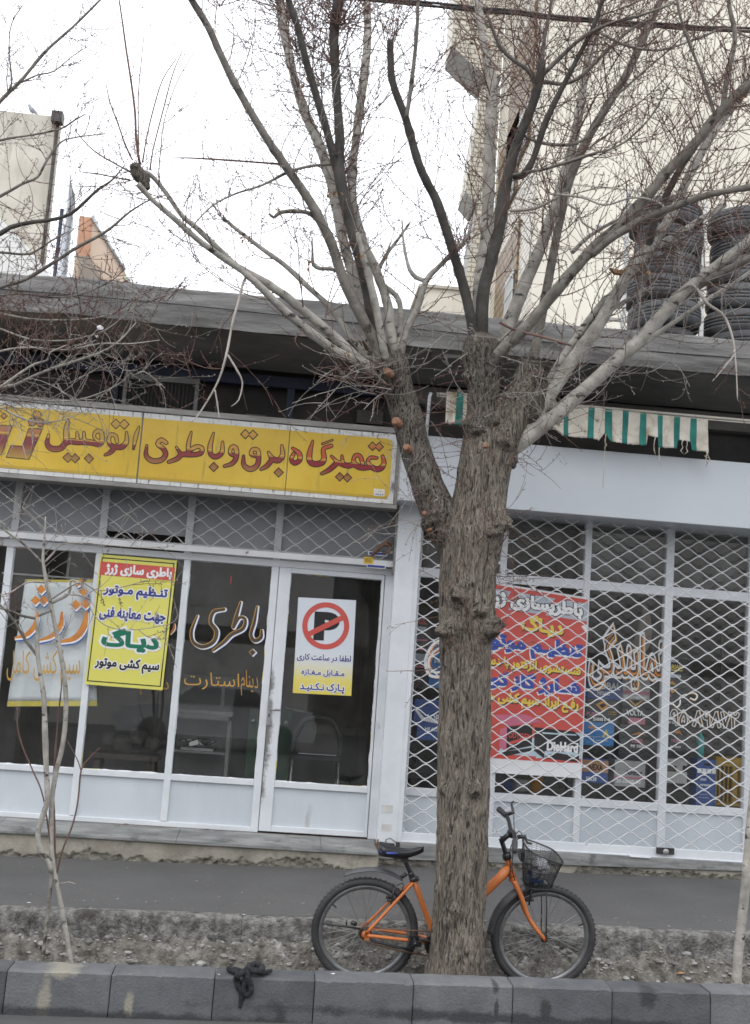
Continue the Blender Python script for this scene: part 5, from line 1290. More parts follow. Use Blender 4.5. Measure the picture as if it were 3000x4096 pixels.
cg(222, 385, 500, 680, 'box_black', 'black battery carton with two orange diamonds, below the yellow lettered one', 'battery box', BG, prints=[('p', 0, [(0.0, 0.22), (0.22, 0.05), (0.44, 0.25), (0.2, 0.2)], 'orange_ink'), ('p', 0, [(0.08, 0.48), (0.26, 0.6), (0.5, 0.36), (0.3, 0.44)], 'orange_ink'), ('t', 'PUMA', 0.0, 0.2, 0.65, 0.78, 'pink')], zoom=g4)
cg(215, 690, 490, 985, 'box_black', 'black battery carton half behind the painted phone number', 'battery box', BG, prints=[('t', 'MF 5553', 0.06, 0.5, 0.8, 0.9, 'white_ink'), ('r', 0, 0.25, 0.6, 0.6, 0.7, 'pink')], zoom=g4)
cg(208, 995, 480, 1290, 'box_black', 'black battery carton lettered TIGER, under the painted phone number', 'battery box', BG, prints=[('p', 0, [(0.35, 0.25), (0.6, 0.1), (0.78, 0.35), (0.6, 0.28)], 'orange_paint'), ('t', 'TIGER', 0.22, 0.72, 0.54, 0.66, 'pink'), ('t', 'MF 5558', 0.22, 0.7, 0.82, 0.9, 'white_ink')], zoom=g4)
cg(200, 1410, 480, 1720, 'box_grey', 'pale grey carton with dark squares behind the last mullion', 'battery box', BG, prints=[('r', 0, 0.05, 0.5, 0.26, 0.52, 'wood_dark'), ('r', 0, 0.78, 1.0, 0.24, 0.5, 'black_ink')], zoom=g4)
cg(595, 1410, 850, 2010, 'box_blue', 'tall navy blue carton with white pictograms, beside the mustard crate', 'battery box', BG, prints=[('r', 0, 0.36, 0.72, 0.08, 0.13, 'black_ink'), ('r', 0, 0.04, 0.26, 0.2, 0.3, 'white_ink'), ('r', 0, 0.29, 0.5, 0.2, 0.3, 'white_ink'), ('r', 0, 0.53, 0.74, 0.2, 0.3, 'white_ink'), ('r', 0, 0.77, 0.97, 0.2, 0.3, 'white_ink'), ('r', 0, 0.2, 0.5, 0.41, 0.46, 'silver_ink'), ('t', 'MF55530', 0.2, 0.75, 0.535, 0.575, 'white_ink'), ('r', 0, 0.15, 0.6, 0.75, 0.76, 'silver_ink'), ('r', 0, 0.15, 0.66, 0.82, 0.83, 'silver_ink')], zoom=g4)
z5a = lambda x, y: zq(x, y, 1550, 2200, 2.05)
cg(215, 1225, 425, 1420, 'box_blue', 'blue carton with a white arc, left of the tree trunk', 'battery box', BG, prints=[('p', 0, [(0.1, 0.4), (0.4, 0.75), (1, 0.9), (1, 1), (0.35, 0.9), (0.05, 0.5)], 'white_ink'), ('t', 'LOB', 0.55, 1.0, 0.62, 0.92, 'white_ink')], zoom=z5a)
cg(240, 1420, 430, 1560, 'box_blue', 'navy carton lettered MF 6026, below the white arc carton', 'battery box', BG, prints=[('t', 'MF 6026', 0.35, 0.98, 0.25, 0.45, 'white_ink')], zoom=z5a)
cg(205, 560, 345, 790, 'box_black', 'black carton with red lettering left of the trunk, highest in its column', 'battery box', BG, prints=[('t', 'AGIL', 0.1, 0.8, 0.05, 0.2, 'red_ink'), ('r', 0, 0.1, 0.9, 0.75, 0.8, 'pink'), ('r', 0, 0.15, 0.8, 0.3, 0.45, 'silver_ink')], zoom=z5a)
cg(195, 800, 340, 1130, 'box_black', 'black carton with pink edges left of the trunk', 'battery box', BG, prints=[('r', 0, 0.1, 0.9, 0.02, 0.06, 'pink'), ('r', 0, 0.1, 0.9, 0.45, 0.5, 'pink'), ('r', 0, 0.2, 0.75, 0.15, 0.35, 'silver_ink')], zoom=z5a)
cg(345, 760, 470, 1130, 'box_sky', 'bright blue carton inside the painted white ring', 'battery box', BG, prints=[('t', 'START', 0.3, 0.95, 0.35, 0.45, 'white_ink')], zoom=z5a)
# shelf that carries them
sh = thing('display_shelf', ((c2[1] + c4[1]) / 2, YB + 0.1, zi0), 'dark steel display shelf stacked with battery cartons behind the right window', 'shelf')
mb = MB()
for a, b, c, d in cart: mb.box(a - 0.004, b + 0.004, YB + 0.004, YB + 0.18, c - 0.008, c - 0.0005)
mb.build('board', M['darksteel'], sh)
mb = MB()
for x in (c1[0] + 0.02, c2[0] - 0.03, c2[1] + 0.02, c3[1] + 0.03, c4[0] + 0.55): mb.box(x, x + 0.02, YB + 0.19, YB + 0.21, zi0, tz1 - 0.2)
mb.build('upright', M['darksteel'], sh)
o = thing('crate', at(*g4(1030, 2010), YB + 0.2), 'mustard yellow plastic crate at the foot of the last right window', 'crate')
a, b = at(*g4(850, 1375), YB + 0.05), at(*g4(1190, 1990), YB + 0.05)
mb = MB(); mb.box(a.x, b.x, YB + 0.05, YB + 0.08, a.z - 0.07, a.z)
for k in range(7):
    x = a.x + (b.x - a.x) * k / 6.6; mb.box(x, x + 0.012, YB + 0.055, YB + 0.075, b.z, a.z - 0.07)
mb.box(a.x + 0.14, a.x + 0.17, YB + 0.045, YB + 0.055, b.z, a.z - 0.07); mb.box(a.x, a.x + 0.03, YB + 0.08, YB + 0.35, b.z, a.z); mb.box(b.x - 0.03, b.x, YB + 0.08, YB + 0.35, b.z, a.z); mb.box(a.x, b.x, YB + 0.05, YB + 0.35, b.z - 0.02, b.z)
mb.build('crate_body', M['crate'], o, bevel=0.003)
a, b = at(*g4(625, 1060), YB + 0.12), at(*g4(705, 1390), YB + 0.12)
o = thing('canister', (0.5 * (a.x + b.x), YB + 0.15, b.z), 'slim teal plastic canister standing above the tall navy carton', 'canister')
mb = MB(); mb.lathe([(0, 0), (0.028, 0), (0.03, 0.01), (0.03, (a.z - b.z) * 0.8), (0.012, (a.z - b.z) * 0.92), (0.012, a.z - b.z), (0, a.z - b.z)], (0.5 * (a.x + b.x), YB + 0.15, b.z), (0, 0, 1), 16); mb.build('canister_body', M['teal_plastic'], o)
for (l, t, r_, b_), lab, mt in (((1040, 1880, 1170, 1985), 'white plastic tub under the red poster, behind the low window strip', 'white_plastic'), ((1180, 1860, 1285, 1990), 'orange round label bottle under the red poster', 'orange_ink'), ((960, 1900, 1035, 1985), 'small blue can under the red poster beside the trunk', 'box_blue')):
    a, b = at(*z5a(l, t), YB), at(*z5a(r_, b_), YB); rr = (b.x - a.x) / 2; h = a.z - b.z
    o = thing('tub', (a.x + rr, YB + rr, b.z), lab, 'container'); mb = MB(); mb.lathe([(0, 0), (rr * 0.85, 0), (rr, h * 0.9), (rr * 1.03, h * 0.92), (rr * 1.03, h), (0, h)], (a.x + rr, YB + rr, b.z), (0, 0, 1), 18); mb.build('tub_body', M[mt], o)
# jacket on a nail
a = at(*zr_(700, 90), 0.3)
o = thing('jacket', at(*zr_(640, 830), 0.3), 'taupe jacket hanging behind the right window above the cartons', 'clothing')
mb = MB()
pr = [zr_(690, 95), zr_(740, 100), zr_(790, 330), zr_(800, 560), zr_(720, 690), zr_(560, 860), zr_(490, 850), zr_(560, 560), zr_(640, 300)]
cen = at(*zr_(660, 480), 0.3)
ring = [at(*q, 0.3) for q in pr]
vs = [tuple(cen + Vector((0, -0.06, 0)))]
for k, q in enumerate(ring): vs.append(tuple(q))
for k, q in enumerate(ring): vs.append(tuple(cen.lerp(q, 0.55) + Vector((0, -0.05 + 0.03 * math.sin(k * 2.1), 0))))
n9 = len(ring); vs.append(tuple(cen + Vector((0, 0.05, 0))))
fs = []
for k in range(n9):
    j = (k + 1) % n9; fs += [(0, 1 + n9 + k, 1 + n9 + j), (1 + k, 1 + j, 1 + n9 + j, 1 + n9 + k), (2 * n9 + 1, 1 + j, 1 + k)]
mb.add(vs, fs, 0, True); ob = mb.build('jacket_cloth', M['coat'], o); sb = ob.modifiers.new('s', 'SUBSURF'); sb.levels = 2; sb.render_levels = 2

# left shop: counter, green columns, chair, odds and ends
YI = 0.55
a, b = at(*z4_(185, 960), YI), at(*z4_(545, 1165), YI); c = at(*z4_(500, 1600), YI)
o = thing('cabinet', ((a.x + b.x) / 2, YI + 0.2, zi0), 'grey metal cabinet with a sloping top and open shelves behind the painted window', 'cabinet')
x0, x1, z1 = a.x, b.x, b.z
mb = MB(); mb.prism([(x0, YI, z1 - 0.02), (x1, YI, z1 - 0.02), (x1, YI + 0.45, z1 + 0.26), (x0, YI + 0.45, z1 + 0.26)], (0, 0.01, 0.03)); mb.box(x1 - 0.03, x1, YI, YI + 0.03, zi0, z1 - 0.02); mb.box(x0, x1, YI, YI + 0.03, z1 - 0.06, z1 - 0.021)
zs2 = at(*z4_(300, 1410), YI).z; mb.box(x0, x1 - 0.031, YI + 0.001, YI + 0.4, zs2 - 0.02, zs2); mb.box(x0, x1, YI + 0.41, YI + 0.43, zi0, z1)
mb.build('cabinet_body', M['grey_metal'], o, bevel=0.003)
p = at(*z4_(310, 1325), YI + 0.1)
o = thing('tool_tray', (p.x, YI + 0.2, zs2 + 0.001), 'jumble of small metal parts and a pale plate on the cabinet shelf', 'tool tray')
mb = MB(); mb.box(p.x - 0.12, p.x + 0.14, YI + 0.05, YI + 0.3, zs2 + 0.001, zs2 + 0.02)
for k in range(40):
    x, y = p.x + rnd.uniform(-0.11, 0.13), YI + rnd.uniform(0.06, 0.28); L = rnd.uniform(0.02, 0.08); an = rnd.uniform(0, PI)
    mb.tube([(x, y, zs2 + rnd.uniform(0.02, 0.09)), (x + L * math.cos(an), y + 0.3 * L * math.sin(an), zs2 + rnd.uniform(0.02, 0.09))], rnd.uniform(0.003, 0.009), 6, rnd.choice((0, 1, 1)))
mb.prism([(p.x - 0.05, YI + 0.05, zs2 + 0.03), (p.x + 0.02, YI + 0.05, zs2 + 0.05), (p.x + 0.01, YI + 0.07, zs2 + 0.085), (p.x - 0.06, YI + 0.07, zs2 + 0.06)], (0, 0.006, 0), 2); mb.build('metal_parts', [M['steel'], M['darksteel'], M['white_plastic']], o)
for (l, r_, t, b_), lab in (((640, 720, 1130, 1590), 'wide green enamel locker seen through the painted window'), ((850, 945, 1140, 1600), 'narrow green enamel locker seen through the glass door')):
    a, b = at(*z4_(l + 20, t), 0.75), at(*z4_(r_, t), 0.75)
    o = thing('locker', ((a.x + b.x) / 2, 0.9, zi0), lab, 'locker', 'green lockers inside the left shop')
    mb = MB(); mb.box(a.x, b.x, 0.75, 1.05, zi0, a.z); mb.box(a.x + 0.01, b.x - 0.01, 0.745, 0.749, zi0 + 0.06, zi0 + 0.45); mb.build('locker_body', M['green_metal'], o, bevel=0.004)
    mb = MB(); mb.lathe([(0, 0), (0.02, 0), (0.02, 0.012), (0, 0.014)], ((a.x + b.x) / 2, 0.745, a.z - 0.1), (0, -1, 0), 12); mb.build('locker_knob', M['steel'], o)
a = at(*z4_(1120, 1190), 0.6)
cxx = a.x
o = thing('chair', (cxx, 0.75, zi0), 'black backed chair with papers on its seat just inside the glass door', 'chair')
mb = MB()
zt_, zb_ = a.z, at(*z4_(1120, 1440), 0.6).z
pts = [(cxx - 0.20, 0.62, zb_), (cxx - 0.19, 0.62, zb_ + 0.13), (cxx - 0.12, 0.62, zt_ - 0.03), (cxx, 0.62, zt_), (cxx + 0.12, 0.62, zt_ - 0.03), (cxx + 0.19, 0.62, zb_ + 0.13), (cxx + 0.20, 0.62, zb_)]
mb.tube([q[:3] for q in crom(pts, 0.04)], 0.028, 8)
mb.build('backrest', M['blackplastic'], o)
mb = MB(); mb.prism([(cxx - 0.18, 0.645, zb_), (cxx + 0.18, 0.645, zb_), (cxx + 0.17, 0.64, zb_ + 0.14), (cxx + 0.1, 0.64, zt_ - 0.05), (cxx - 0.1, 0.64, zt_ - 0.05), (cxx - 0.17, 0.64, zb_ + 0.14)], (0, 0.02, 0)); mb.build('back_cloth', M['room'], o)
mb = MB(); mb.box(cxx - 0.21, cxx + 0.21, 0.66, 1.05, zb_ - 0.05, zb_); mb.build('seat', M['blackplastic'], o, bevel=0.01)
for dx in (-0.19, 0.19):
    for dy in (0.68, 1.03):
        mb = MB(); mb.tube([(cxx + dx, dy, zb_ - 0.05), (cxx + dx * 1.08, dy, zi0)], 0.012, 8); mb.build('leg', M['steel'], o)
mb = MB(); mb.prism([(cxx - 0.15, 0.64, zb_ + 0.002), (cxx + 0.16, 0.64, zb_ + 0.002), (cxx + 0.19, 0.95, zb_ + 0.05), (cxx - 0.18, 0.95, zb_ + 0.06)], (0, 0, 0.004)); tag(mb.build('papers', M['cloth']), 'pale sheet of paper on the seat of the black chair', 'paper')
# odds and ends in the gloom of the left shop
for k, (px, py, r_) in enumerate(((430, 2985, 0.07), (480, 3010, 0.09), (545, 2975, 0.08), (600, 3000, 0.07))):
    p = at(px, py, 0.7)
    mb = MB()
    mb.lathe([(0, 0), (r_ * 0.8, 0), (r_, r_ * 0.5), (r_ * 0.9, r_ * 1.2), (r_ * 0.4, r_ * 1.5), (0, r_ * 1.5)], (p.x, 0.75, p.z), (0.15, 0, 1), 14); 
    tag(mb.build('sack', mat('grey brown sack', (0.06, 0.054, 0.048), (0.10, 0.092, 0.083), scale=9, rough=0.95)), 'dim grey sack on a bench behind the yellow poster window', 'sack', 'sacks on the bench')
bx0, bx1 = at(370, 3020, 0.75).x, at(640, 3030, 0.75).x
zbn = at(480, 3012, 0.7).z - 0.002
o = thing('bench', ((bx0 + bx1) / 2, 0.75, zi0), 'dark wooden bench carrying sacks inside the left shop', 'bench')
mb = MB(); mb.box(bx0, bx1, 0.6, 0.95, zbn - 0.04, zbn); mb.build('bench_top', M['wood_dark'], o)
for x in (bx0 + 0.03, bx1 - 0.08):
    mb = MB(); mb.box(x, x + 0.05, 0.65, 0.9, zi0, zbn - 0.04); mb.build('leg', M['wood_dark'], o)
p = at(275, 2250, 0.25)
o = thing('curtain_rod', (p.x, 0.25, p.z), 'thin white pole standing behind the cloth banner', 'pole')
mb = MB(); mb.tube([(p.x, 0.25, p.z + 0.3), (p.x, 0.25, p.z - 0.12)], 0.01, 8); mb.tube([(p.x - 0.5, 0.25, p.z - 0.12), (p.x + 0.6, 0.25, p.z - 0.12)], 0.008, 6); mb.build('pole_body', M['white_plastic'], o)

# ================================================================== TYRES ON THE ROOF
zl = lambda x, y: zq(x, y, 2400, 700, 2.7533)
zroof = zc1 - 0.06
YT = YC + 0.46
def tyre_mesh(rt, wdt, seed):
    mb = MB(); n = 72
    prof = [(0.60, -0.40), (0.70, -0.5), (0.85, -0.5), (0.93, -0.46), (0.982, -0.36), (1.0, -0.22), (1.0, 0.22), (0.982, 0.36), (0.93, 0.46), (0.85, 0.5), (0.70, 0.5), (0.60, 0.40), (0.585, 0.0)]
    # four tread grooves
    pr = []
    for r_, h in prof:
        if (r_, h) == (1.0, 0.22):
            for g in (-0.13, 0.0, 0.13):
                pr += [(1.002, g - 0.015), (0.982, g - 0.012), (0.982, g + 0.012), (1.002, g + 0.015)]
        pr.append((r_, h))
    P_ = len(pr); vs = []
    for k in range(n):
        an = 2 * PI * k / n
        for r_, h in pr:
            rr = r_ * rt * (1 - (0.008 if (k % 2 and 0.3 > abs(h) > 0.17 and r_ > 0.98) else 0))
            vs.append((rr * math.cos(an), rr * math.sin(an), h * wdt))
    fs = [(k * P_ + i, ((k + 1) % n) * P_ + i, ((k + 1) % n) * P_ + (i + 1) % P_, k * P_ + (i + 1) % P_) for k in range(n) for i in range(P_)]
    mb.add(vs, fs, 0, True)
    return mb
ty_w = None
def stack_tyres(cxpx, rows, name):
    """rows: photo y of each tyre's top edge, top tyre first"""
    zt0 = [at(*zl(cxpx, y), YT - 0.3).z for y in rows]
    return zt0
lt = stack_tyres(700, [205, 478, 762, 1045, 1312, 1560], 'l'); lb = at(*zl(700, 1790), YT - 0.3).z
rt_ = stack_tyres(1580, [300, 580, 850, 1110, 1340, 1600], 'r'); rb_ = at(*zl(1580, 1830), YT - 0.3).z
xl_ = (at(*zl(285, 900), YT).x + at(*zl(1118, 900), YT).x) / 2
RT = (at(*zl(1118, 900), YT).x - at(*zl(285, 900), YT).x) / 2
order = ['topmost', 'second from the top', 'third from the top', 'fourth from the top', 'second from the bottom', 'lowest']
src = None
for side, cx_, base in (('left', xl_, lt), ('right', at(*zl(1580, 900), YT).x, rt_)):
    H = (base[0] - zroof) / 6.0
    for k in range(6):
        zc_t = zroof + H * (5 - k) + H / 2
        off = rnd.uniform(-0.055, 0.055) + (0.03 if k > 3 else 0)
        loc = (cx_ + off, YT + rnd.uniform(-0.02, 0.03), zc_t)
        lab = {'left': 'used tyre, %s in the fuller stack left of the white post', 'right': 'used tyre, %s in the stack right of the white post'}[side] % order[k]
        if src is None:
            src = tyre_mesh(RT, H * 0.985, 0).build('tyre', M['tyre_rubber'], wl=True)
            o = src
        else:
            o = src.copy(); COL.objects.link(o)
        o.location = loc; o.rotation_euler = (rnd.uniform(-0.06, 0.06), rnd.uniform(-0.06, 0.06), rnd.uniform(0, 6))
        sc_ = rnd.uniform(0.88, 1.05); o.scale = (sc_, sc_, 1)
        if (k + (side == 'left')) % 3 == 1: o.data = o.data if o.data.users == 1 else o.data.copy(); o.data.materials[0] = M['tyre_dusty']
        tag(o, lab, 'tyre', 'used tyres stacked on the roof')
rk = thing('tyre_rack', (at(*zl(1130, 1500), YT).x, YT, zroof), 'white angle iron rack posts between the stacked tyres on the roof', 'rack')
for px_, dy in ((1128, -0.16), (270, -0.22), (490, 0.36)):
    p = at(*zl(px_, 1200), YT + dy); mb = MB(); mb.box(p.x - 0.016, p.x + 0.016, YT + dy - 0.01, YT + dy + 0.015, zroof, lt[0] + (0.02 if dy < 0.3 else -0.1)); mb.build('post', M['white_plastic'], rk)
mb = MB(); p = at(*zl(1128, 885), YT - 0.2); mb.box(p.x - 0.02, p.x + 1.2, YT + 0.40, YT + 0.43, p.z - 0.012, p.z + 0.012); mb.box(xl_ - 0.4, p.x + 1.2, YT + 0.40, YT + 0.43, lt[4] - 0.012, lt[4] + 0.012); mb.build('rail', M['white_plastic'], rk)
mb = MB(); mb.box(-6, 8, YC + 0.3, 6, zc1 - 0.1, zroof); mb.build('flat_roof', M['felt'], shop)

# ================================================================== BUILDINGS BEHIND
z4z = lambda x, y: zq(x, y, 1700, 0, 1.2708)
YK = 9.0
xc = at(2150, 700, YK).x                             # corner of the big cream building
tall = thing('apartment_building', (xc + 5, YK + 4, 0), 'tall cream apartment building with blank wall, tiled flank and projecting bays', 'building')
top_z = 24.0
mb = MB(); mb.box(xc, xc + 16, YK, YK + 4.2, 0, top_z); mb.build('wall', M['cream'], tall)
mb = MB()
for (px, py, qx, qy) in ((2250, 980, 3000, 1075), (2300, 745, 3000, 800)):
    a, b = at(px, py, YK), at(qx, qy, YK); zz = (a.z + b.z) / 2; mb.box(xc, xc + 16, YK - 0.012, YK + 0.01, zz - 0.012, zz + 0.012)
mb.build('wall_joint', M['cream_dark'], tall)
# tiled flank: the side wall seen obliquely, from the corner back
xf = lambda px, py, y: at(px, py, y).x
mb = MB(); mb.box(xc - 0.012, xc + 0.3, YK + 0.02, YK + 4.19, 0, top_z); mb.build('tiled_flank', M['tiles_y'], tall)
# the bay at the far end of the flank and its two storeys of overhang
yb0, yb1 = YK + 4.2, YK + 5.2
def soffits(mb):
    mb.m[2] = 1; mb.m[3] = 1
x1a, z1a = at(1932, 300, yb0).x, at(1932, 300, yb0).z
x1b, z1b = at(1806, 180, yb0).x, at(1806, 180, yb0).z
mb = MB()
mb.prism([(x1b, yb0, z1b), (x1a, yb0, z1a), (xc - 0.02, yb0, z1a), (xc - 0.02, yb0, top_z), (x1b, yb0, top_z)], (0, yb1 - yb0, 0)); soffits(mb); mb.build('upper_bay', [M['tiles_x'], M['soffit_pale']], tall)
x2a = at(1900, 810, yb0).x; x2b = at(1861, 763, yb0).x; z2b, z2a = at(1861, 763, yb0).z, at(1900, 810, yb0).z
x2t = at(1930, 340, yb0).x; z2t = at(1930, 340, yb0).z
mb = MB(); mb.prism([(x2b, yb0 + 0.01, z2b), (x2a, yb0 + 0.01, z2a), (xc - 0.02, yb0 + 0.01, z2a), (xc - 0.02, yb0 + 0.01, z2t - 0.01), (x2t, yb0 + 0.01, z2t - 0.01)], (0, yb1 - yb0 - 0.02, 0)); soffits(mb); mb.build('middle_bay', [M['tiles_x'], M['soffit_pale']], tall)
x3 = at(1868, 1090, yb0).x; z3b = at(1868, 1090, yb0).z
mb = MB(); mb.prism([(x2a + 0.05, yb0 + 0.02, z2a - 0.01), (x3, yb0 + 0.02, z3b), (x3 - 0.1, yb0 + 0.02, 0), (xc - 0.02, yb0 + 0.02, 0), (xc - 0.02, yb0 + 0.02, z2a - 0.01)], (0, yb1 - yb0 - 0.04, 0)); soffits(mb); mb.build('lower_bay', [M['tiles_x'], M['soffit_pale']], tall)
# brick recesses with grilled windows in the flank
for (px0, py0, px1, py1, d) in ((2085, 0, 2150, 560, 0), (2055, 880, 2115, 1240, 1), (1985, 420, 2010, 760, 2)):
    ya, yb = YK + 0.7 + d * 0.5, YK + 2.9 + d * 0.4
    zt_, zb_ = at((px0 + px1) / 2, py0, ya).z, at((px0 + px1) / 2, py1, ya).z
    mb = MB(); mb.box(xc - 0.05, xc - 0.014, ya, yb, zb_, zt_); rc_ = mb.build('brick_recess', M['brownbrick'], tall)
    mb = MB()
    for k in range(6): mb.box(xc - 0.09, xc - 0.07, ya + 0.1 + k * 0.13, ya + 0.12 + k * 0.13, zb_ + 0.02, zb_ + 0.75)
    for k in range(3): mb.box(xc - 0.092, xc - 0.072, ya + 0.05, ya + 0.9, zb_ + 0.1 + k * 0.28, zb_ + 0.12 + k * 0.28)
    mb.box(xc - 0.06, xc - 0.051, ya + 0.05, ya + 0.9, zb_ + 0.02, zb_ + 0.75, 1)
    mb.build('window', [M['white_plastic'], M['box_black']], rc_)
mb = MB(); p = at(2395, 905, YK); mb.lathe([(0, 0), (0.035, 0), (0.03, 0.03), (0, 0.04)], (p.x, YK, p.z), (0, -1, 0), 12); mb.build('wall_fitting', M['zinc'], tall)

z1z = lambda x, y: zq(x, y, 0, 0, 1.652)
YLb = 12.0
lb_ = thing('building', (at(0, 700, YLb).x - 3, YLb + 3, 0), 'stained cream building with a blank end wall and a dark downpipe at its corner', 'building')
a, b = at(*z1z(0, 733), YLb), at(*z1z(360, 768), YLb); bb = at(*z1z(275, 1740), YLb)
xr = (b.x + bb.x) / 2
mb = MB(); mb.box(a.x - 8, xr, YLb, YLb + 0.5, 0, b.z); mb.build('wall', M['cream_dark'], lb_)
mb = MB(); mb.tube([(xr + 0.05, YLb - 0.05, b.z - 0.1), (xr + 0.05, YLb - 0.05, 2)], 0.035, 8); mb.box(xr - 0.06, xr + 0.14, YLb - 0.16, YLb + 0.04, b.z - 0.16, b.z + 0.04); mb.build('downpipe', M['darksteel'], lb_)
a2, b2 = at(*z1z(0, 1440), YLb - 1.5), at(*z1z(190, 1640), YLb - 1.5)
sl2 = thing('shed_roof', (a2.x, YLb - 1.2, 0), 'pale corrugated lean to roof below the stained cream wall', 'shed')
mb = MB(); mb.prism([(a2.x - 3, YLb - 1.5, 0), (b2.x + 0.5, YLb - 1.5, 0), (b2.x + 0.5, YLb - 1.5, b2.z - 0.55), (b2.x, YLb - 1.5, b2.z), (a2.x - 3, YLb - 1.5, a2.z + 3.0 * (a2.z - b2.z) / (b2.x - a2.x))], (0, 1.4, 0)); mb.build('shed_wall', mat('pale ribbed sheet', (0.60, 0.60, 0.57), (0.68, 0.68, 0.65), scale=14, rough=0.7, stretch=(6, 1, 0.2)), sl2)
YF1 = 8.0
p0, p1 = at(*z1z(462, 1210), YF1), at(*z1z(430, 1800), YF1)
r_f = 0.5 * (at(*z1z(505, 1300), YF1).x - at(*z1z(440, 1300), YF1).x)
fl = thing('flue', (p1.x, YF1, p1.z), 'thick galvanised flue pipe with a slanted cut top rising behind the roof', 'flue pipe')
mb = MB(); cxp = at(*z1z(468, 1300), YF1).x; n = 20; vs = []
ztop_ = lambda an: p0.z - 0.30 * (0.5 + 0.5 * math.cos(an))
for k in range(n): an = 2 * PI * k / n; vs += [(cxp + r_f * math.cos(an), YF1 + r_f * math.sin(an), 1.0), (cxp + r_f * math.cos(an), YF1 + r_f * math.sin(an), ztop_(an) + 0.1), (cxp + r_f * 0.9 * math.cos(an), YF1 + r_f * 0.9 * math.sin(an), ztop_(an) + 0.1), (cxp + r_f * 0.9 * math.cos(an), YF1 + r_f * 0.9 * math.sin(an), 1.0)]
mb.add(vs, [(4 * k + i, 4 * ((k + 1) % n) + i, 4 * ((k + 1) % n) + i + 1, 4 * k + i + 1) for k in range(n) for i in range(3)], 0, True); mb.build('pipe', M['zinc'], fl)
q = at(*z1z(420, 1560), YF1 + 0.1); mb = MB(); mb.tube([(q.x, YF1 - 0.2, 1.0), (q.x, YF1 - 0.2, q.z + 0.3)], 0.03, 6); mb.build('side_pipe', M['blue_beam'], fl)
YO = 14.0
o1 = [at(*z1z(x, y), YO) for x, y in ((525, 1425), (612, 1435), (825, 1790), (840, 1880), (525, 1850))]
sh2 = thing('roof_house', (o1[0].x + 0.5, YO + 1, 0), 'small peach gable house with a terracotta end behind the felted roof', 'building')
mb = MB(); mb.prism([o1[0], o1[1], o1[2], Vector((o1[2].x + 0.02, YO, 0)), Vector((o1[0].x, YO, 0))], (0, 3, 0)); mb.build('wall', M['peach'], sh2)
t_ = [at(*z1z(x, y), YO - 0.02) for x, y in ((528, 1432), (608, 1442), (590, 1690), (512, 1700))]
mb = MB(); mb.prism(t_, (0, 0.015, 0)); mb.build('terracotta_panel', M['terracotta'], sh2)
t_ = [at(*z1z(x, y), YO - 0.05) for x, y in ((520, 1690), (580, 1690), (690, 1860), (520, 1860))]
mb = MB(); mb.prism(t_, (0, 0.02, 0)); mb.build('lean_to', mat('grey brown board', (0.3, 0.26, 0.22), (0.36, 0.32, 0.28), scale=4, rough=0.9), sh2)
mb = MB(); mb.tube([o1[1] + Vector((0, -0.05, 0.0)), o1[2] + Vector((0, -0.05, 0.0))], 0.035, 5); mb.build('verge', M['zinc'], sh2)
a, b = at(*z1z(818, 1835), 10), at(*z1z(865, 1862), 10)
o = thing('chimney_cap', ((a.x + b.x) / 2, 10, 2), 'tiny vent cap peeping over the felted roof edge', 'chimney')
mb = MB(); mb.box(a.x, (a.x + b.x) / 2 + 0.03, 10, 10.15, 2, a.z); mb.prism([(a.x - 0.02, 9.97, a.z), (b.x - 0.05, 9.97, a.z + 0.02), (b.x, 9.97, b.z), (b.x - 0.02, 9.97, b.z - 0.02)], (0, 0.2, 0)); mb.build('cap', M['cream_dark'], o)
# low cream building left of the tall one, at the roof line
a, b = at(1690, 1150, 13), at(1850, 1250, 13)
o = thing('building', ((a.x + b.x) / 2, 14, 0), 'low cream rooftop house at the foot of the tall building', 'building')
mb = MB(); mb.box(a.x, b.x + 1, 13, 16, 0, a.z); mb.build('wall', M['cream'], o)
mb = MB(); mb.box(a.x - 0.08, b.x + 1.05, 12.94, 16.1, a.z, a.z + 0.06); mb.build('coping', M['cream_dark'], o)
# pigeon on the left building
p = at(*z1z(205, 748), YLb + 0.1)
o = thing('pigeon', (p.x, YLb + 0.2, b.z), 'small grey pigeon perched on the edge of the stained cream building', 'bird')
mb = MB(); pz = at(*z1z(205, 750), YLb + 0.2).z
o.location.z = pz - 0.02; LOC[o.name] = Vector(o.location)
pts = [(p.x + 0.11, YLb + 0.2, pz - 0.01, 0.006), (p.x + 0.05, YLb + 0.2, pz + 0.03, 0.03), (p.x - 0.01, YLb + 0.2, pz + 0.065, 0.05), (p.x - 0.055, YLb + 0.2, pz + 0.12, 0.035), (p.x - 0.07, YLb + 0.2, pz + 0.16, 0.026), (p.x - 0.085, YLb + 0.2, pz + 0.165, 0.018), (p.x - 0.115, YLb + 0.2, pz + 0.155, 0.004)]
cr = crom(pts, 0.012); mb.tube([q[:3] for q in cr], [max(0.002, q[3]) for q in cr], 10); mb.build('body', M['pigeon'], o)
mb = MB(); mb.tube([(p.x, YLb + 0.2, pz + 0.03), (p.x, YLb + 0.2, pz - 0.02)], 0.006, 5); mb.build('legs', M['pink'], o)

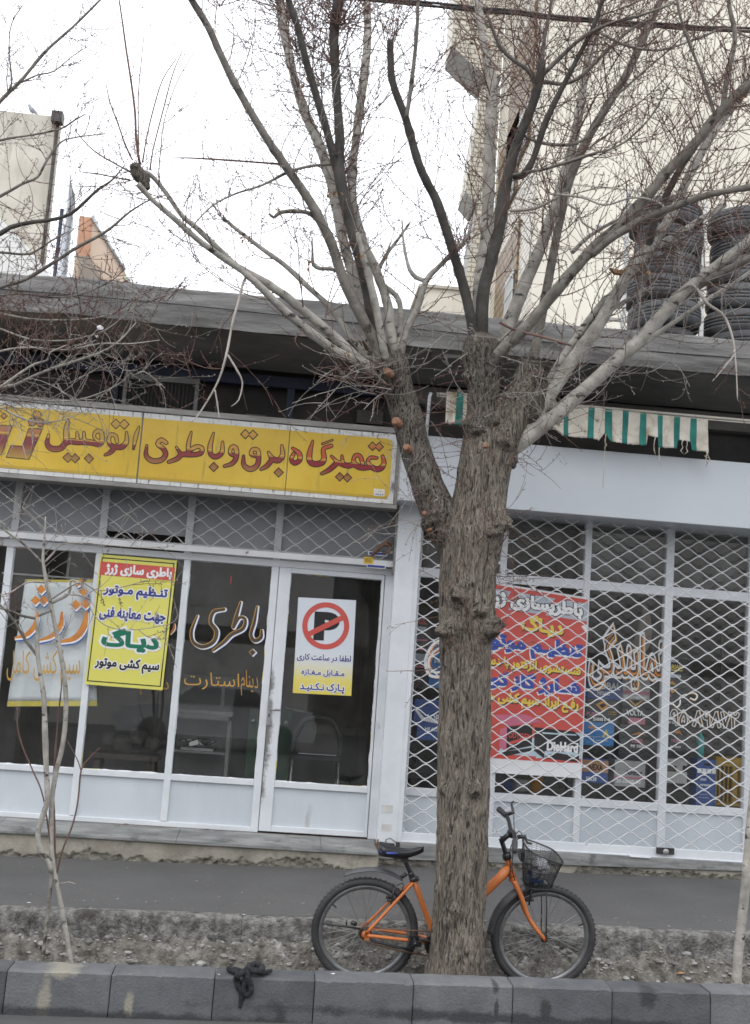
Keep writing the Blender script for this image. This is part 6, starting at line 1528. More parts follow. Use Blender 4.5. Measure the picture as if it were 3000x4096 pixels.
# across the street, behind the photographer: only its reflection shows in the panes
op = thing('building', (0, -27, Z_ROAD), 'row of brick shops across the street, seen only as a dim reflection in the panes', 'building')
mb = MB(); mb.box(-40, 40, -33, -27, -0.5, 7.5); mb.build('wall', M['brick_far'], op)
for k in range(14):
    mb = MB(); x = -38 + k * 5.6; mb.box(x, x + 3.6, -26.98, -26.9, 0.2, 2.6, 0); mb.box(x + 0.3, x + 1.5, -26.98, -26.9, 4.0, 5.6, 1); mb.box(x + 2.2, x + 3.4, -26.98, -26.9, 4.0, 5.6, 1); mb.build('window', [M['wood_dark'], M['grey_metal']], op)

for k, (xa_, xb_) in enumerate(((-30, -19), (-8, 1.5), (9, 17))):
    mb = MB(); mb.box(xa_, xb_, -26.88, -26.6, 2.9, 7.2); mb.box(xa_ + 0.5, xb_ - 0.5, -26.88, -26.62, -0.4, 2.4); mb.build('pale_front', M['render_far'], op)  # unseen pale fronts, added to strengthen the reflections in the shop panes
def parked_car(x0, y0, m, lab):
    c = thing('parked_car', (x0, y0, Z_ROAD), lab, 'car')
    prof = [(-2.1, 0.28), (-2.15, 0.62), (-2.0, 0.80), (-1.2, 0.90), (-0.6, 1.36), (0.75, 1.38), (1.45, 0.96), (2.05, 0.88), (2.15, 0.6), (2.1, 0.28)]
    mb = MB(); n = len(prof); vs = []
    for s_, f_ in ((-0.80, 0.0), (-0.82, 0.02), (0.82, 0.02), (0.80, 0.0)):
        for px, pz in prof: vs.append((x0 + px, y0 + s_ * (0.86 if pz > 1.0 else 1.0), Z_ROAD + pz - f_ * 0))
    fs = [(i * n + k, i * n + (k + 1) % n, (i + 1) * n + (k + 1) % n, (i + 1) * n + k) for i in range(3) for k in range(n)] + [tuple(range(n)), tuple(3 * n + k for k in range(n - 1, -1, -1))]
    mb.add(vs, fs); mb.build('body', m, c, bevel=0.05)
    for sy in (-1, 1):
        for poly in ([(-1.0, 0.95), (-0.55, 1.30), (0.05, 1.31), (0.05, 0.95)], [(0.12, 0.95), (0.12, 1.31), (0.72, 1.31), (1.25, 0.97)]):
            mb = MB(); mb.prism([(x0 + px, y0 + sy * (0.825 - 0.115 * (pz - 0.95) / 0.36), Z_ROAD + pz) for px, pz in poly], (0, sy * 0.012, 0)); mb.build('window', M['box_black'], c)
        for wx in (-1.35, 1.35):
            mb = MB(); mb.lathe([(0, 0.0), (0.19, 0.0), (0.2, 0.02), (0.30, 0.02), (0.31, -0.16), (0, -0.16)], (x0 + wx, y0 + sy * 0.83, Z_ROAD + 0.31), (0, sy, 0), 24); mb.build('wheel', M['rubber'], c)
parked_car(-1.2, -17.5, M['car_white'], 'white saloon parked across the street, seen only as a reflection in the door glass')
parked_car(5.5, -17.5, M['car_grey'], 'dark grey saloon parked across the street, reflected in the right shop window')

# ================================================================== OVERHEAD CABLE
YW2 = -2.2
cb = [(-3200, -520), (-1000, -240), (400, -95), (1380, -15), (1750, 22), (2000, 45), (2250, 72), (2450, 90), (2700, 106), (3000, 122), (3300, 132), (4300, 150), (6500, 120)]
o = thing('overhead_cable', at(2300, 75, YW2), 'thick bundled black power cable crossing the top corner in front of the tall building', 'cable')
for j in range(3):
    pts = [(q[0], q[1] + 9 * math.sin(k * 1.7 + j * 2.1), 0) for k, q in enumerate(cb)]
    w3 = [tuple(at(q[0], q[1], YW2)) for q in pts]
    mb = MB(); mb.tube([tuple(q[:3]) for q in crom(w3, 0.12)], 0.0085, 6); mb.build('strand', M['wire'], o)

# ================================================================== BICYCLE
LEAN = R(9)
YB0 = -2.33
zb7 = lambda x, y: zq(x, y, 1200, 3150, 1.3216)
rh = at(*zb7(342, 762), YB0)                          # rear hub (approx)
g0 = Vector((rh.x, YB0, gz(Z_PIT - 0.010, rh.x)))
e1 = Vector((1, 0, G)).normalized()
e3 = Vector((0, -math.sin(LEAN), math.cos(LEAN)))     # up along the leaning frame
e3 = (e3 - e1 * e3.dot(e1)).normalized()
e2 = e3.cross(e1)                                     # to the far side
rotm = Matrix((e1, e2, e3)).transposed()
bike = thing('bicycle', g0, 'orange step through bicycle with a wire basket, leaning against the tree trunk', 'bicycle')
bike.rotation_euler = rotm.to_euler()
def bp(x, y, w=0.0):
    """photo point of the bicycle close-up to frame coordinates (along, across, up), in the plane 'across' = w"""
    px, py = zb7(x, y); d = Vector(ray(px, py)); c = Vector(CAM)
    t = (g0 + e2 * w - c).dot(e2) / d.dot(e2)
    q = c + d * t - g0
    return Vector((q.dot(e1), w, q.dot(e3)))
def bb(mb, name, m, parent=bike, bevel=0): return mb.build(name, m, parent, bevel=bevel, wl=True)
RW = 0.297
hubR = Vector((bp(342, 762).x, 0, RW)); hubF = Vector((bp(1287, 785).x, 0, RW))
def circ(c, r, n, y=0): return [Vector((c.x + r * math.cos(2 * PI * k / n), y, c.z + r * math.sin(2 * PI * k / n))) for k in range(n)]
def wheel(c, front):
    w_ = MB(); w_.tube(circ(c, RW - 0.0215, 64), 0.0218, 12, closed=True)
    for k in range(64):
        for y in (-0.012, 0.012):
            an = 2 * PI * (k + (0.5 if y > 0 else 0)) / 64; d = Vector((math.cos(an), 0, math.sin(an))); t = Vector((-d.z, 0, d.x))
            w_.obox(c + d * (RW - 0.0025) - t * 0.005 + Vector((0, y - 0.005, 0)), t * 0.010, (0, 0.010, 0), d * 0.0028)
    wh = bb(w_, 'wheel', M['rubber'])
    mb = MB(); mb.lathe([(RW - 0.062, -0.012), (RW - 0.045, -0.014), (RW - 0.040, -0.013), (RW - 0.040, 0.013), (RW - 0.045, 0.014), (RW - 0.062, 0.012)], c, (0, 1, 0), 64, closed=True); bb(mb, 'rim', M['rim'], wh)
    mb = MB(); mb.lathe([(0, -0.05), (0.006, -0.05), (0.006, -0.034), (0.02, -0.032), (0.02, -0.026), (0.013, -0.022), (0.013, 0.022), (0.02, 0.026), (0.02, 0.032), (0.006, 0.034), (0.006, 0.05), (0, 0.05)], c, (0, 1, 0), 16); bb(mb, 'hub', M['darksteel'], wh)
    mb = MB()
    for k in range(32):
        an = 2 * PI * k / 32 + (0.05 if front else 0.11); s_ = -0.028 if k % 2 else 0.028
        an2 = an + (0.9 if (k // 2) % 2 else -0.9)
        mb.tube([c + Vector((0.018 * math.cos(an2), s_, 0.018 * math.sin(an2))), c + Vector(((RW - 0.05) * math.cos(an), 0, (RW - 0.05) * math.sin(an)))], 0.0013, 4, cap=False)
    bb(mb, 'spokes', M['steel'], wh)
    mb = MB(); an = 0.35 if front else 2.5; d = Vector((math.cos(an), 0, math.sin(an))); mb.tube([c + d * (RW - 0.055), c + d * (RW - 0.09)], 0.004, 6); bb(mb, 'valve', M['blackplastic'], wh)
    return wh
wR = wheel(hubR, False); wF = wheel(hubF, True)
mb = MB(); mb.lathe([(0.014, -0.040), (0.036, -0.0405), (0.036, -0.0365), (0.014, -0.036)], hubR, (0, 1, 0), 28); bb(mb, 'sprocket', M['darksteel'], wR)
# frame
ST_T = bp(602, 490)                                   # top of the seat tube
BB = bp(720, 812); BB.y = 0
HT_T, HT_B = bp(1098, 380), bp(1124, 478)
def tb(mb, a, b, ra, rb, n=14, m=0):
    mb.tube([a + (b - a) * (k / 6) for k in range(7)], [ra + (rb - ra) * k / 6 for k in range(7)], n, m)
mb = MB()
tb(mb, ST_T, BB, 0.0165, 0.0165)
tb(mb, HT_T.lerp(HT_B, 0.45), BB + Vector((0.0, 0, 0.01)), 0.027, 0.024)
tb(mb, HT_T, HT_B, 0.0195, 0.0195)
tb(mb, BB + Vector((0, -0.034, 0)), BB + Vector((0, 0.034, 0)), 0.021, 0.021)
for s_ in (-1, 1):
    dr = hubR + Vector((0, s_ * 0.058, 0))
    mid = bp(365, 690 if s_ > 0 else 748)
    mb.tube([tuple(q) for q in crom([tuple(ST_T + Vector((-0.004, s_ * 0.014, -0.01))), tuple(ST_T.lerp(hubR, 0.35) + Vector((0, s_ * 0.036, 0))), tuple(dr + Vector((0.008, 0, 0.012)))], 0.03)], 0.0088, 10)
    mb.tube([tuple(q) for q in crom([tuple(BB + Vector((-0.015, s_ * 0.022, 0))), tuple(BB.lerp(hubR, 0.3) + Vector((0, s_ * 0.045, 0))), tuple(dr + Vector((0.01, 0, -0.004)))], 0.03)], 0.0095, 10)
    mb.lathe([(0, -0.003), (0.022, -0.003), (0.022, 0.003), (0, 0.003)], dr, (0, 1, 0), 12)
    mb.obox(dr + Vector((-0.005, -0.003, -0.028)), (0.03, 0, 0), (0, 0.006, 0), (0, 0, 0.05))
frm = bb(mb, 'frame', M['orange_bike'])
mb = MB(); mb.lathe([(0.0175, 0), (0.023, 0.002), (0.023, 0.022), (0.0175, 0.024)], ST_T + (ST_T - BB).normalized() * -0.004, (ST_T - BB), 14); d_ = (ST_T - BB).normalized(); mb.obox(ST_T + d_ * 0.006 + Vector((0.015, -0.03, 0)), (0.014, 0, 0), (0, 0.05, 0), (0, 0, 0.012)); bb(mb, 'seat_clamp', M['darksteel'], frm)
# fork
FC = HT_B + (HT_B - HT_T).normalized() * 0.012
mb = MB(); tb(mb, HT_B - (HT_T - HT_B).normalized() * 0.0, FC, 0.024, 0.024)
for s_ in (-1, 1):
    pth = [FC + Vector((0, s_ * 0.028, 0.004))] + [Vector((bp(x, y).x, s_ * 0.048, bp(x, y).z)) for x, y in ((1160, 560), (1190, 650), (1225, 715))] + [hubF + Vector((0.002, s_ * 0.054, 0.0))]
    cr = crom([tuple(p) for p in pth], 0.02); n = len(cr)
    mb.tube([tuple(q) for q in cr], [0.0155 - 0.006 * k / n for k in range(n)], 12)
    mb.tube([FC + Vector((0, 0, 0.004)), FC + Vector((0, s_ * 0.030, 0.004))], 0.016, 10)
bb(mb, 'fork', M['orange_bike'])
# seat post, saddle
SP = bp(552, 380)
mb = MB(); tb(mb, ST_T, SP, 0.0125, 0.0125); tb(mb, ST_T + (SP - ST_T) * 0.0, ST_T.lerp(SP, 0.38), 0.019, 0.018, m=0); post = bb(mb, 'seat_post', M['blackplastic'])
sx0, sx1 = bp(416, 330).x, bp(655, 318).x; szt = bp(500, 300).z
mb = MB(); L_ = sx1 - sx0
def sad(u, v):
    x = sx0 + L_ * u
    wd_ = 0.078 * (1 - (max(0, u - 0.05) / 0.95) ** 0.75 * 0.80) * (min(1, (u + 0.03) / 0.14) ** 0.5)
    if u > 0.93: wd_ *= math.sqrt(max(0.02, 1 - ((u - 0.93) / 0.07) ** 2))
    an = PI * 2 * v
    top = szt + 0.012 * math.cos(u * PI * 1.1) - 0.022 * math.sin(u * PI) + 0.012 * u
    th = 0.075 * (1 - 0.5 * u)
    y = wd_ * math.cos(an) * (1 if math.sin(an) > -0.2 else 0.9)
    z = top - th / 2 + th / 2 * math.copysign(abs(math.sin(an)) ** 0.6, math.sin(an)) - (0.012 * (1 - abs(math.cos(an))) if math.sin(an) > 0 else 0) * 0.6
    return (x, y, z)
mb.grid(sad, 26, 28); mb.add([sad(0, k / 28) for k in range(28)], [tuple(range(28))]); mb.add([sad(1, k / 28) for k in range(28)], [tuple(range(28))])
sd_ = bb(mb, 'saddle', M['saddle'])
mb = MB()
for s_ in (-1, 1): mb.tube([Vector((sx0 + 0.03, s_ * 0.028, szt - 0.05)), Vector((sx0 + 0.09, s_ * 0.022, szt - 0.072)), Vector((sx0 + 0.15, s_ * 0.018, szt - 0.07)), Vector((sx1 - 0.05, s_ * 0.008, szt - 0.035))], 0.0035, 6)
mb.obox(SP + Vector((-0.02, -0.022, -0.012)), (0.04, 0, 0), (0, 0.044, 0), (0, 0, 0.026)); bb(mb, 'saddle_rails', M['darksteel'], sd_)
mb = MB(); mb.tube([Vector((sx0 + 0.006, -0.048, szt - 0.028)), Vector((sx0 + 0.045, -0.066, szt - 0.032)), Vector((sx0 + 0.10, -0.058, szt - 0.034))], 0.006, 6); bb(mb, 'blue_trim', M['blue_print'], sd_)
# mudguards
def guard(c, r, a0, a1, wd_, name, n=24):
    mb = MB()
    def fn(u, v):
        an = a0 + (a1 - a0) * u; k = (v - 0.5) * 2
        rr = r + 0.004 + 0.03 * (1 - abs(k) ** 3) - 0.022
        w2 = wd_ * (0.75 + 0.25 * math.sin(PI * min(1, u * 1.0 + 0.15)))
        return (c.x + rr * math.cos(an), w2 * k, c.z + rr * math.sin(an))
    mb.grid(fn, n, 8); o = bb(mb, name, M['greyplastic']); so = o.modifiers.new('t', 'SOLIDIFY'); so.thickness = 0.003
    return o
gp = [bp(x, y) for x, y in ((232, 455), (300, 432), (400, 425), (480, 445), (540, 478))]
mb = MB()
gcr = crom([tuple(p) for p in gp], 0.012); N_ = len(gcr) - 1
def rg(u, v):
    i = min(N_, int(round(u * N_))); q = gcr[i]; k = (v - 0.5) * 2
    w2 = 0.034 * (0.55 + 0.45 * min(1, 4 * u + 0.2)) * (0.8 + 0.2 * min(1, (1 - u) * 4))
    return (q[0], w2 * k, q[2] + 0.004 - 0.014 * k * k)
mb.grid(rg, N_, 8); o = bb(mb, 'rear_mudguard', M['greyplastic']); so = o.modifiers.new('t', 'SOLIDIFY'); so.thickness = 0.003
mb = MB(); mb.tube([bp(530, 478), bp(548, 466), bp(562, 455)], 0.012, 8); bb(mb, 'mudguard_bracket', M['blackplastic'])
guard(hubF, RW + 0.012, R(104), R(178), 0.036, 'front_mudguard')
# drivetrain
mb = MB(); cr_ = 0.072
mb.lathe([(0.045, -0.044), (cr_, -0.0445), (cr_, -0.041), (0.045, -0.0405)], BB, (0, 1, 0), 36, closed=True)
for k in range(5):
    an = k * 2 * PI / 5; mb.tube([BB + Vector((0, -0.043, 0)), BB + Vector((0.05 * math.cos(an), -0.043, 0.05 * math.sin(an)))], 0.007, 6)
bb(mb, 'chainring', M['darksteel'])
mb = MB()
for s_ in (1, -1):
    a0 = BB + Vector((0, -0.043, s_ * cr_)); b0 = hubR + Vector((0, -0.039, s_ * 0.036 - (0.012 if s_ < 0 else 0)))
    mb.tube([a0, a0.lerp(b0, 0.5) + Vector((0, 0, -0.008)), b0], 0.0045, 5)
mb.tube([hubR + Vector((0.036 * math.cos(R(90 + 18 * k)), -0.039, 0.036 * math.sin(R(90 + 18 * k)))) for k in range(11)], 0.0045, 5)
bb(mb, 'chain', M['rust'])
mb = MB(); mb.tube([bp(345, 790, -0.05), bp(400, 815, -0.05), bp(520, 845, -0.05), bp(600, 858, -0.05)], [0.006, 0.008, 0.008, 0.006], 6); bb(mb, 'chain_guard', M['blackplastic'])
pdl = bp(605, 812, -0.13)
mb = MB(); mb.tube([BB + Vector((0, -0.06, 0)), Vector((pdl.x + 0.02, -0.075, pdl.z)), ], 0.011, 8); bb(mb, 'crank', M['darksteel'])
mb = MB()
for dx in (-0.032, 0.024): mb.obox(pdl + Vector((dx, -0.045, -0.014)), (0.009, 0, 0), (0, 0.09, 0), (0, 0, 0.028))
for dy in (-0.045, 0.036): mb.obox(pdl + Vector((-0.032, dy, -0.014)), (0.065, 0, 0), (0, 0.009, 0), (0, 0, 0.028))
mb.tube([pdl + Vector((0, -0.05, 0)), pdl + Vector((0, 0.06, 0))], 0.011, 8); bb(mb, 'pedal', M['blackplastic'])
mb = MB(); p2 = BB * 2 - Vector((pdl.x, -0.13, pdl.z)); p2.y = 0.12
mb.tube([BB + Vector((0, 0.05, 0)), Vector((p2.x, 0.075, p2.z))], 0.011, 8); bb(mb, 'crank', M['darksteel'])
mb = MB(); mb.obox(p2 + Vector((-0.032, -0.045, -0.012)), (0.065, 0, 0), (0, 0.09, 0), (0, 0, 0.024)); bb(mb, 'pedal', M['blackplastic'])
# kick stand / stay lying along the rear wheel
mb = MB(); mb.tube([bp(115, 717, -0.07), bp(230, 732, -0.07), bp(320, 748, -0.07)], 0.006, 6); mb.tube([bp(245, 700, -0.07), bp(246, 728, -0.07)], 0.004, 5); mb.tube([bp(270, 712, -0.07), bp(300, 722, -0.07)], 0.012, 8); bb(mb, 'kickstand', M['blackplastic'])
# brakes
for c, (x, y) in (('rear_brake', (480, 590)), ('front_brake', (1205, 590))):
    mb = MB()
    for s_ in (-1, 1):
        q = bp(x, y); q.y = s_ * 0.036
        mb.tube([q + Vector((0, 0, -0.02)), q + Vector((0.004, 0, 0.03)), q + Vector((0.012, -s_ * 0.006, 0.075))], 0.006, 6); mb.tube([q + Vector((-0.024, -s_ * 0.012, 0)), q + Vector((0.028, -s_ * 0.012, 0.004))], 0.0075, 6)
    bb(mb, c, M['blackplastic'])
# stem, handlebar
mb = MB(); s0, s1, s2 = bp(1086, 348), bp(1064, 275), bp(1118, 243)
mb.lathe([(0.019, 0), (0.025, 0.004), (0.025, 0.03), (0.019, 0.036)], HT_T, (HT_T - HT_B), 16)
tb(mb, HT_T, s1, 0.0135, 0.0135); mb.tube([s1 + Vector((-0.004, 0, -0.012)), s1.lerp(s2, 0.5), s2], [0.017, 0.015, 0.016], 12); mb.tube([s2 + Vector((0, -0.025, 0)), s2 + Vector((0, 0.025, 0))], 0.021, 12)
mb.lathe([(0, 0.012), (0.007, 0.012), (0.007, 0.018), (0, 0.018)], s1, (0, 0, 1), 8, 0)
bb(mb, 'stem', M['blackplastic'])
gF, gF2 = bp(1092, 150, 0.20), bp(1048, 112, 0.27)
gN, gN2 = bp(1136, 280, -0.20), bp(1134, 338, -0.30)
mb = MB()
mb.tube([tuple(q) for q in crom([tuple(v) for v in (gN, bp(1134, 250, -0.12), bp(1126, 235, -0.05), s2, bp(1112, 215, 0.05), bp(1104, 178, 0.12), gF)], 0.015)], 0.0115, 10)
bb(mb, 'handlebar', M['blackplastic'])
for a, b in ((gF, gF2), (gN, gN2)):
    mb = MB(); mb.tube([a, a.lerp(b, 0.1), a.lerp(b, 0.5), a.lerp(b, 0.92), b], [0.015, 0.0165, 0.016, 0.0175, 0.014], 12); bb(mb, 'grip', M['rubber'])
for pts in ([bp(1100, 140, 0.18), bp(1128, 132, 0.18), bp(1122, 105, 0.2), bp(1118, 85, 0.22), bp(1128, 74, 0.24)], [bp(1150, 262, -0.18), bp(1190, 258, -0.18), bp(1196, 275, -0.2), bp(1200, 290, -0.23), bp(1222, 296, -0.26)]):
    mb = MB(); mb.tube(pts, [0.012, 0.011, 0.008, 0.006, 0.006], 8); bb(mb, 'brake_lever', M['blackplastic'])
for pts in ([bp(1130, 145, 0.17), bp(1132, 230, 0.1), bp(1128, 330, 0.03), bp(1122, 430, -0.03), bp(1150, 520, -0.04), bp(1205, 585, -0.04)], [bp(1155, 270, -0.17), bp(1120, 300, -0.1), bp(1108, 360, -0.04), bp(1112, 440, -0.03), bp(1100, 470, -0.03)], [bp(1135, 255, -0.1), bp(1160, 230, -0.16), bp(1180, 260, -0.18)], [bp(510, 520, -0.02), bp(545, 505, -0.02), bp(540, 540, -0.02), bp(505, 575, -0.02)]):
    mb = MB(); mb.tube([tuple(q) for q in crom([tuple(p) for p in pts], 0.02)], 0.0028, 5); bb(mb, 'cable', M['wire'])
for x in (1275, 1302):
    w_ = 0.062 if x < 1290 else -0.062
    mb = MB(); mb.tube([bp(x, 535, w_), bp(x + 2, 640, w_), Vector((hubF.x, w_, hubF.z))], 0.0035, 5); bb(mb, 'basket_stay', M['wire'])
# basket: wire mesh bucket
bx0, bx1 = bp(1152, 300).x, bp(1378, 300).x
bz1, bz0 = bp(1260, 318).z, bp(1260, 508).z
bcx = (bx0 + bx1) / 2 - 0.004
def bring(t, an):
    """t: 0 floor .. 1 rim"""
    hx, hy = 0.072 + 0.036 * t, 0.10 + 0.055 * t
    c, s_ = math.cos(an), math.sin(an)
    x = math.copysign(abs(c) ** 0.55, c) * hx; y = math.copysign(abs(s_) ** 0.55, s_) * hy
    z = bz0 + (bz1 - bz0) * t
    z -= 0.30 * (x + 0.06) * t * t
    if t > 0.55: x *= 1 - 0.12 * (t - 0.55)
    return Vector((bcx + 0.015 + 0.02 * (t - 0.5) + x, y, z))
mb = MB()
nr = 18; na = 72
for r_ in range(nr + 1):
    t = r_ / nr
    mb.tube([bring(t, 2 * PI * k / 48) for k in range(48)], 0.0011, 3, closed=True)
for k in range(na):
    for sgn in (1,):
        mb.tube([bring(j / 8, 2 * PI * k / na) for j in range(9)], 0.0011, 3, cap=False)
for k in range(9):
    x = -0.062 + 0.124 * k / 8; mb.tube([Vector((bcx - 0.01 + x, -0.09, bz0)), Vector((bcx - 0.01 + x, 0.09, bz0))], 0.0012, 3)
for k in range(12):
    y = -0.09 + 0.18 * k / 11; mb.tube([Vector((bcx - 0.072, y, bz0)), Vector((bcx + 0.052, y, bz0))], 0.0012, 3)
bk = bb(mb, 'basket', M['wire'])
mb = MB()
for t, r_ in ((1.0, 0.0042), (0.5, 0.003), (0.0, 0.0035)): mb.tube([bring(t, 2 * PI * k / 48) for k in range(48)], r_, 6, closed=True)
for an in (PI / 4, 3 * PI / 4, 5 * PI / 4, 7 * PI / 4, PI): mb.tube([bring(j / 6, an) for j in range(7)], 0.0025, 5)
mb.obox(Vector((bcx - 0.105, -0.04, bz1 - 0.07)), (0.02, 0, 0), (0, 0.08, 0), (0, 0, 0.05)); bb(mb, 'basket_hoop', M['blackplastic'], bk)
# coiled blue lock in the basket: rests in it, so a thing of its own
def bw2(v): return g0 + e1 * v.x + e2 * v.y + e3 * v.z
c0 = Vector((bcx - 0.01, -0.02, bz0 + 0.012))
lk_ = thing('cable_lock', bw2(c0), 'coiled blue cable lock lying in the bicycle basket', 'bicycle lock')
mb = MB(); pts = []
for k in range(150):
    an = k * 0.42; s_ = k / 150
    pts.append(bw2(c0 + Vector((-0.035 + 0.075 * s_ + 0.0 * an, 0.036 * math.cos(an), 0.036 + 0.036 * math.sin(an)))))
mb.tube(pts, 0.0045, 6); mb.build('coil', M['blue_paint'], lk_)
# plastic bag scraps in the basket
mb = MB(); c1_ = Vector((bcx + 0.005, -0.05, bz0 + 0.10)); m_ = []
def bag(u, v):
    q = c1_ + Vector((0.05 * math.cos(2 * PI * u) * math.sin(PI * v), 0.045 * math.sin(2 * PI * u) * math.sin(PI * v), 0.06 * math.cos(PI * v)))
    return tuple(bw2(q + Vector((1, 1, 1)) * 0.018 * noise.noise(Vector((u * 9, v * 7, 1)))))
mb.grid(bag, 20, 12, smooth=False); tag(mb.build('plastic_bag', mat('thin grey film', (0.16, 0.16, 0.17), (0.24, 0.24, 0.25), scale=9, rough=0.3)), 'crumpled grey plastic bag lying in the bicycle basket', 'plastic bag')

# ================================================================== THINGS ON THE KERB AND GROUND
z8 = lambda x, y: zq(x, y, 0, 3200, 1.3216)
def kp_(x, y): return at(*z8(x, y), -3.10)
ktop = lambda x: gz(Z_K, x)
def onk(x, y, lift=0.012):
    px, py = z8(x, y); d = ray(px, py)
    xg = at(px, py, -3.1).x; t = (ktop(xg) + lift - CAM[2]) / d[2]
    return Vector(CAM + d * t)
def onf(x, y, lift=0.012):
    return at(*z8(x, y), Y_K1 - lift)
rag = thing('rag', onk(1320, 910), 'knotted black cloth strap draped over the edge of the kerb', 'rag')
def ribbon(pts, rads, name='strap'):
    mb = MB(); cr = crom([(*p, r_) for p, r_ in zip(pts, rads)], 0.008)
    mb.tube([q[:3] for q in cr], [q[3] * (1 + 0.25 * noise.noise(Vector((i * 0.35, 1, 0)))) for i, q in enumerate(cr)], 9); mb.build(name, M['ragcloth'], rag)
ribbon([onk(1208, 892), onk(1245, 903, 0.016), onk(1290, 908, 0.018), onk(1340, 902, 0.022), onk(1390, 912, 0.014), onk(1434, 902, 0.01)], [0.014, 0.018, 0.014, 0.017, 0.013, 0.008])
ribbon([onk(1300, 900, 0.03), onk(1320, 880, 0.035), onk(1350, 872, 0.035), onk(1385, 885, 0.03), onk(1370, 905, 0.028), onk(1330, 905, 0.03)], [0.014, 0.017, 0.018, 0.016, 0.014, 0.012])
ribbon([onk(1290, 912, 0.02), onk(1262, 922, 0.02), onf(1250, 945), onf(1262, 985), onf(1280, 1015), onf(1275, 1060), onf(1268, 1098)], [0.014, 0.015, 0.016, 0.017, 0.017, 0.012, 0.008])
ribbon([onk(1305, 905, 0.025), onf(1310, 940, 0.016), onf(1325, 985, 0.016), onf(1322, 1020, 0.018), onf(1300, 1030, 0.018), onf(1285, 1010, 0.022), onf(1292, 970, 0.022), onf(1305, 930, 0.02)], [0.013, 0.015, 0.015, 0.015, 0.014, 0.013, 0.012, 0.012])

def scrap(px, py, ground, size, label, cat='litter', m='paper', name='paper_scrap', tall=0.4):
    d = ray(px, py)
    # walk the sight line down to the ground function
    t = 0.8 / FPX * 1.0; P_ = None
    for k in range(4000):
        t_ = 4.0 / FPX + k * (6.0 / FPX) / 4000
        q = CAM + d * t_
        if q[2] <= ground(q[0], q[1]): P_ = q; break
    if P_ is None: return
    mb = MB(); n = 5; vs = [(P_[0], P_[1], P_[2] + size * tall)]
    for k in range(n):
        an = 2 * PI * k / n + rnd.random(); r_ = size * rnd.uniform(0.6, 1.1); vs.append((P_[0] + r_ * math.cos(an), P_[1] + r_ * math.sin(an) * 0.7, P_[2] + 0.002 + size * rnd.uniform(0, tall)))
    mb.add(vs, [(0, 1 + k, 1 + (k + 1) % n) for k in range(n)]); o = mb.build(name, M[m]); so = o.modifiers.new('t', 'SOLIDIFY'); so.thickness = 0.001
    tag(o, label, cat)
swz = lambda x, y: gz(Z_SW + (Z_SWW - Z_SW) * (y - Y_SW) / (2 - Y_SW), x)
kz = lambda x, y: gz(Z_K, x)
scrap(252, 3828, pit_z, 0.022, 'crumpled white paper at the foot of the pale sapling', tall=0.8)
scrap(137, 3767, pit_z, 0.012, 'small yellowish scrap on the dirt left of the saplings')
scrap(115, 3612, swz, 0.016, 'flat white scrap on the pavement edge left of the saplings', tall=0.1)
scrap(676, 3552, swz, 0.013, 'tiny white scrap in the middle of the dark pavement', tall=0.1)
scrap(1688, 3503, swz, 0.012, 'tiny white scrap on the pavement beside the bicycle seat post', tall=0.1)
scrap(2757, 3549, swz, 0.022, 'torn white paper on the pavement before the right shop', tall=0.2)
scrap(2925, 3551, swz, 0.01, 'small bright white scrap near the right edge sapling', tall=0.5)
scrap(2282, 3512, swz, 0.022, 'long pale scrap against the plinth right of the basket', tall=0.2)
scrap(2660, 3793, pit_z, 0.018, 'pink wrapper lying in the planting strip under the kerb', m='pink', name='wrapper')
scrap(2515, 3788, pit_z, 0.016, 'white shred in the dirt beside the pink wrapper')
scrap(1333, 3897, kz, 0.012, 'cream crumb on top of the kerb behind the rear wheel', tall=0.3)
scrap(877, 3900, kz, 0.008, 'tiny white crumb on the kerb left of the black strap', tall=0.5)
scrap(2720, 3900, pit_z, 0.035, 'curled brown dead leaf beside the green grass tuft', cat='leaf', m='leaf_dry', name='dead_leaf', tall=0.6)
mb = MB()
for k in range(90):
    p = at(2760 + rnd.gauss(0, 14), 3905, -2.9); x, y = p.x, -2.92 + rnd.uniform(-0.05, 0.06); z = pit_z(x, y)
    L = rnd.uniform(0.04, 0.12); dx, dy = rnd.gauss(0, 0.25) * L, rnd.gauss(0, 0.2) * L
    b0 = Vector((x, y, z)); t0 = b0 + Vector((dx * 0.4, dy * 0.4, L * 0.6)); t1 = b0 + Vector((dx, dy, L))
    wv_ = Vector((0.002, 0.001, 0)); mb.add([tuple(b0 - wv_), tuple(b0 + wv_), tuple(t0 + wv_ * 0.8), tuple(t0 - wv_ * 0.8), tuple(t1)], [(0, 1, 2, 3), (3, 2, 4)])
tag(mb.build('grass', M['grass'], fix=False), 'thin green grass tuft in the dirt behind the kerb', 'grass', kind='stuff')

# ================================================================== TREES
DS = 3000.0 / 1652.0                                  # tracing was done on a 1652-wide view
def d_(pts): return [(x * DS, y * DS, r_ * DS) for x, y, r_ in pts]

def world_path(pts, y0, y1=None, bow=0.0):
    """photo polyline (x, y, r) to world (x, y, z, radius), its depth running from y0 to y1"""
    y1 = y0 if y1 is None else y1
    L = [0]
    for a, b in zip(pts[:-1], pts[1:]): L.append(L[-1] + math.hypot(b[0] - a[0], b[1] - a[1]))
    out = []
    for p, l in zip(pts, L):
        s_ = l / L[-1]
        Y = y0 + (y1 - y0) * s_ + bow * math.sin(PI * s_)
        q = at(p[0], p[1], Y); out.append((q.x, q.y, q.z, p[2] * pxm(q)))
    return out

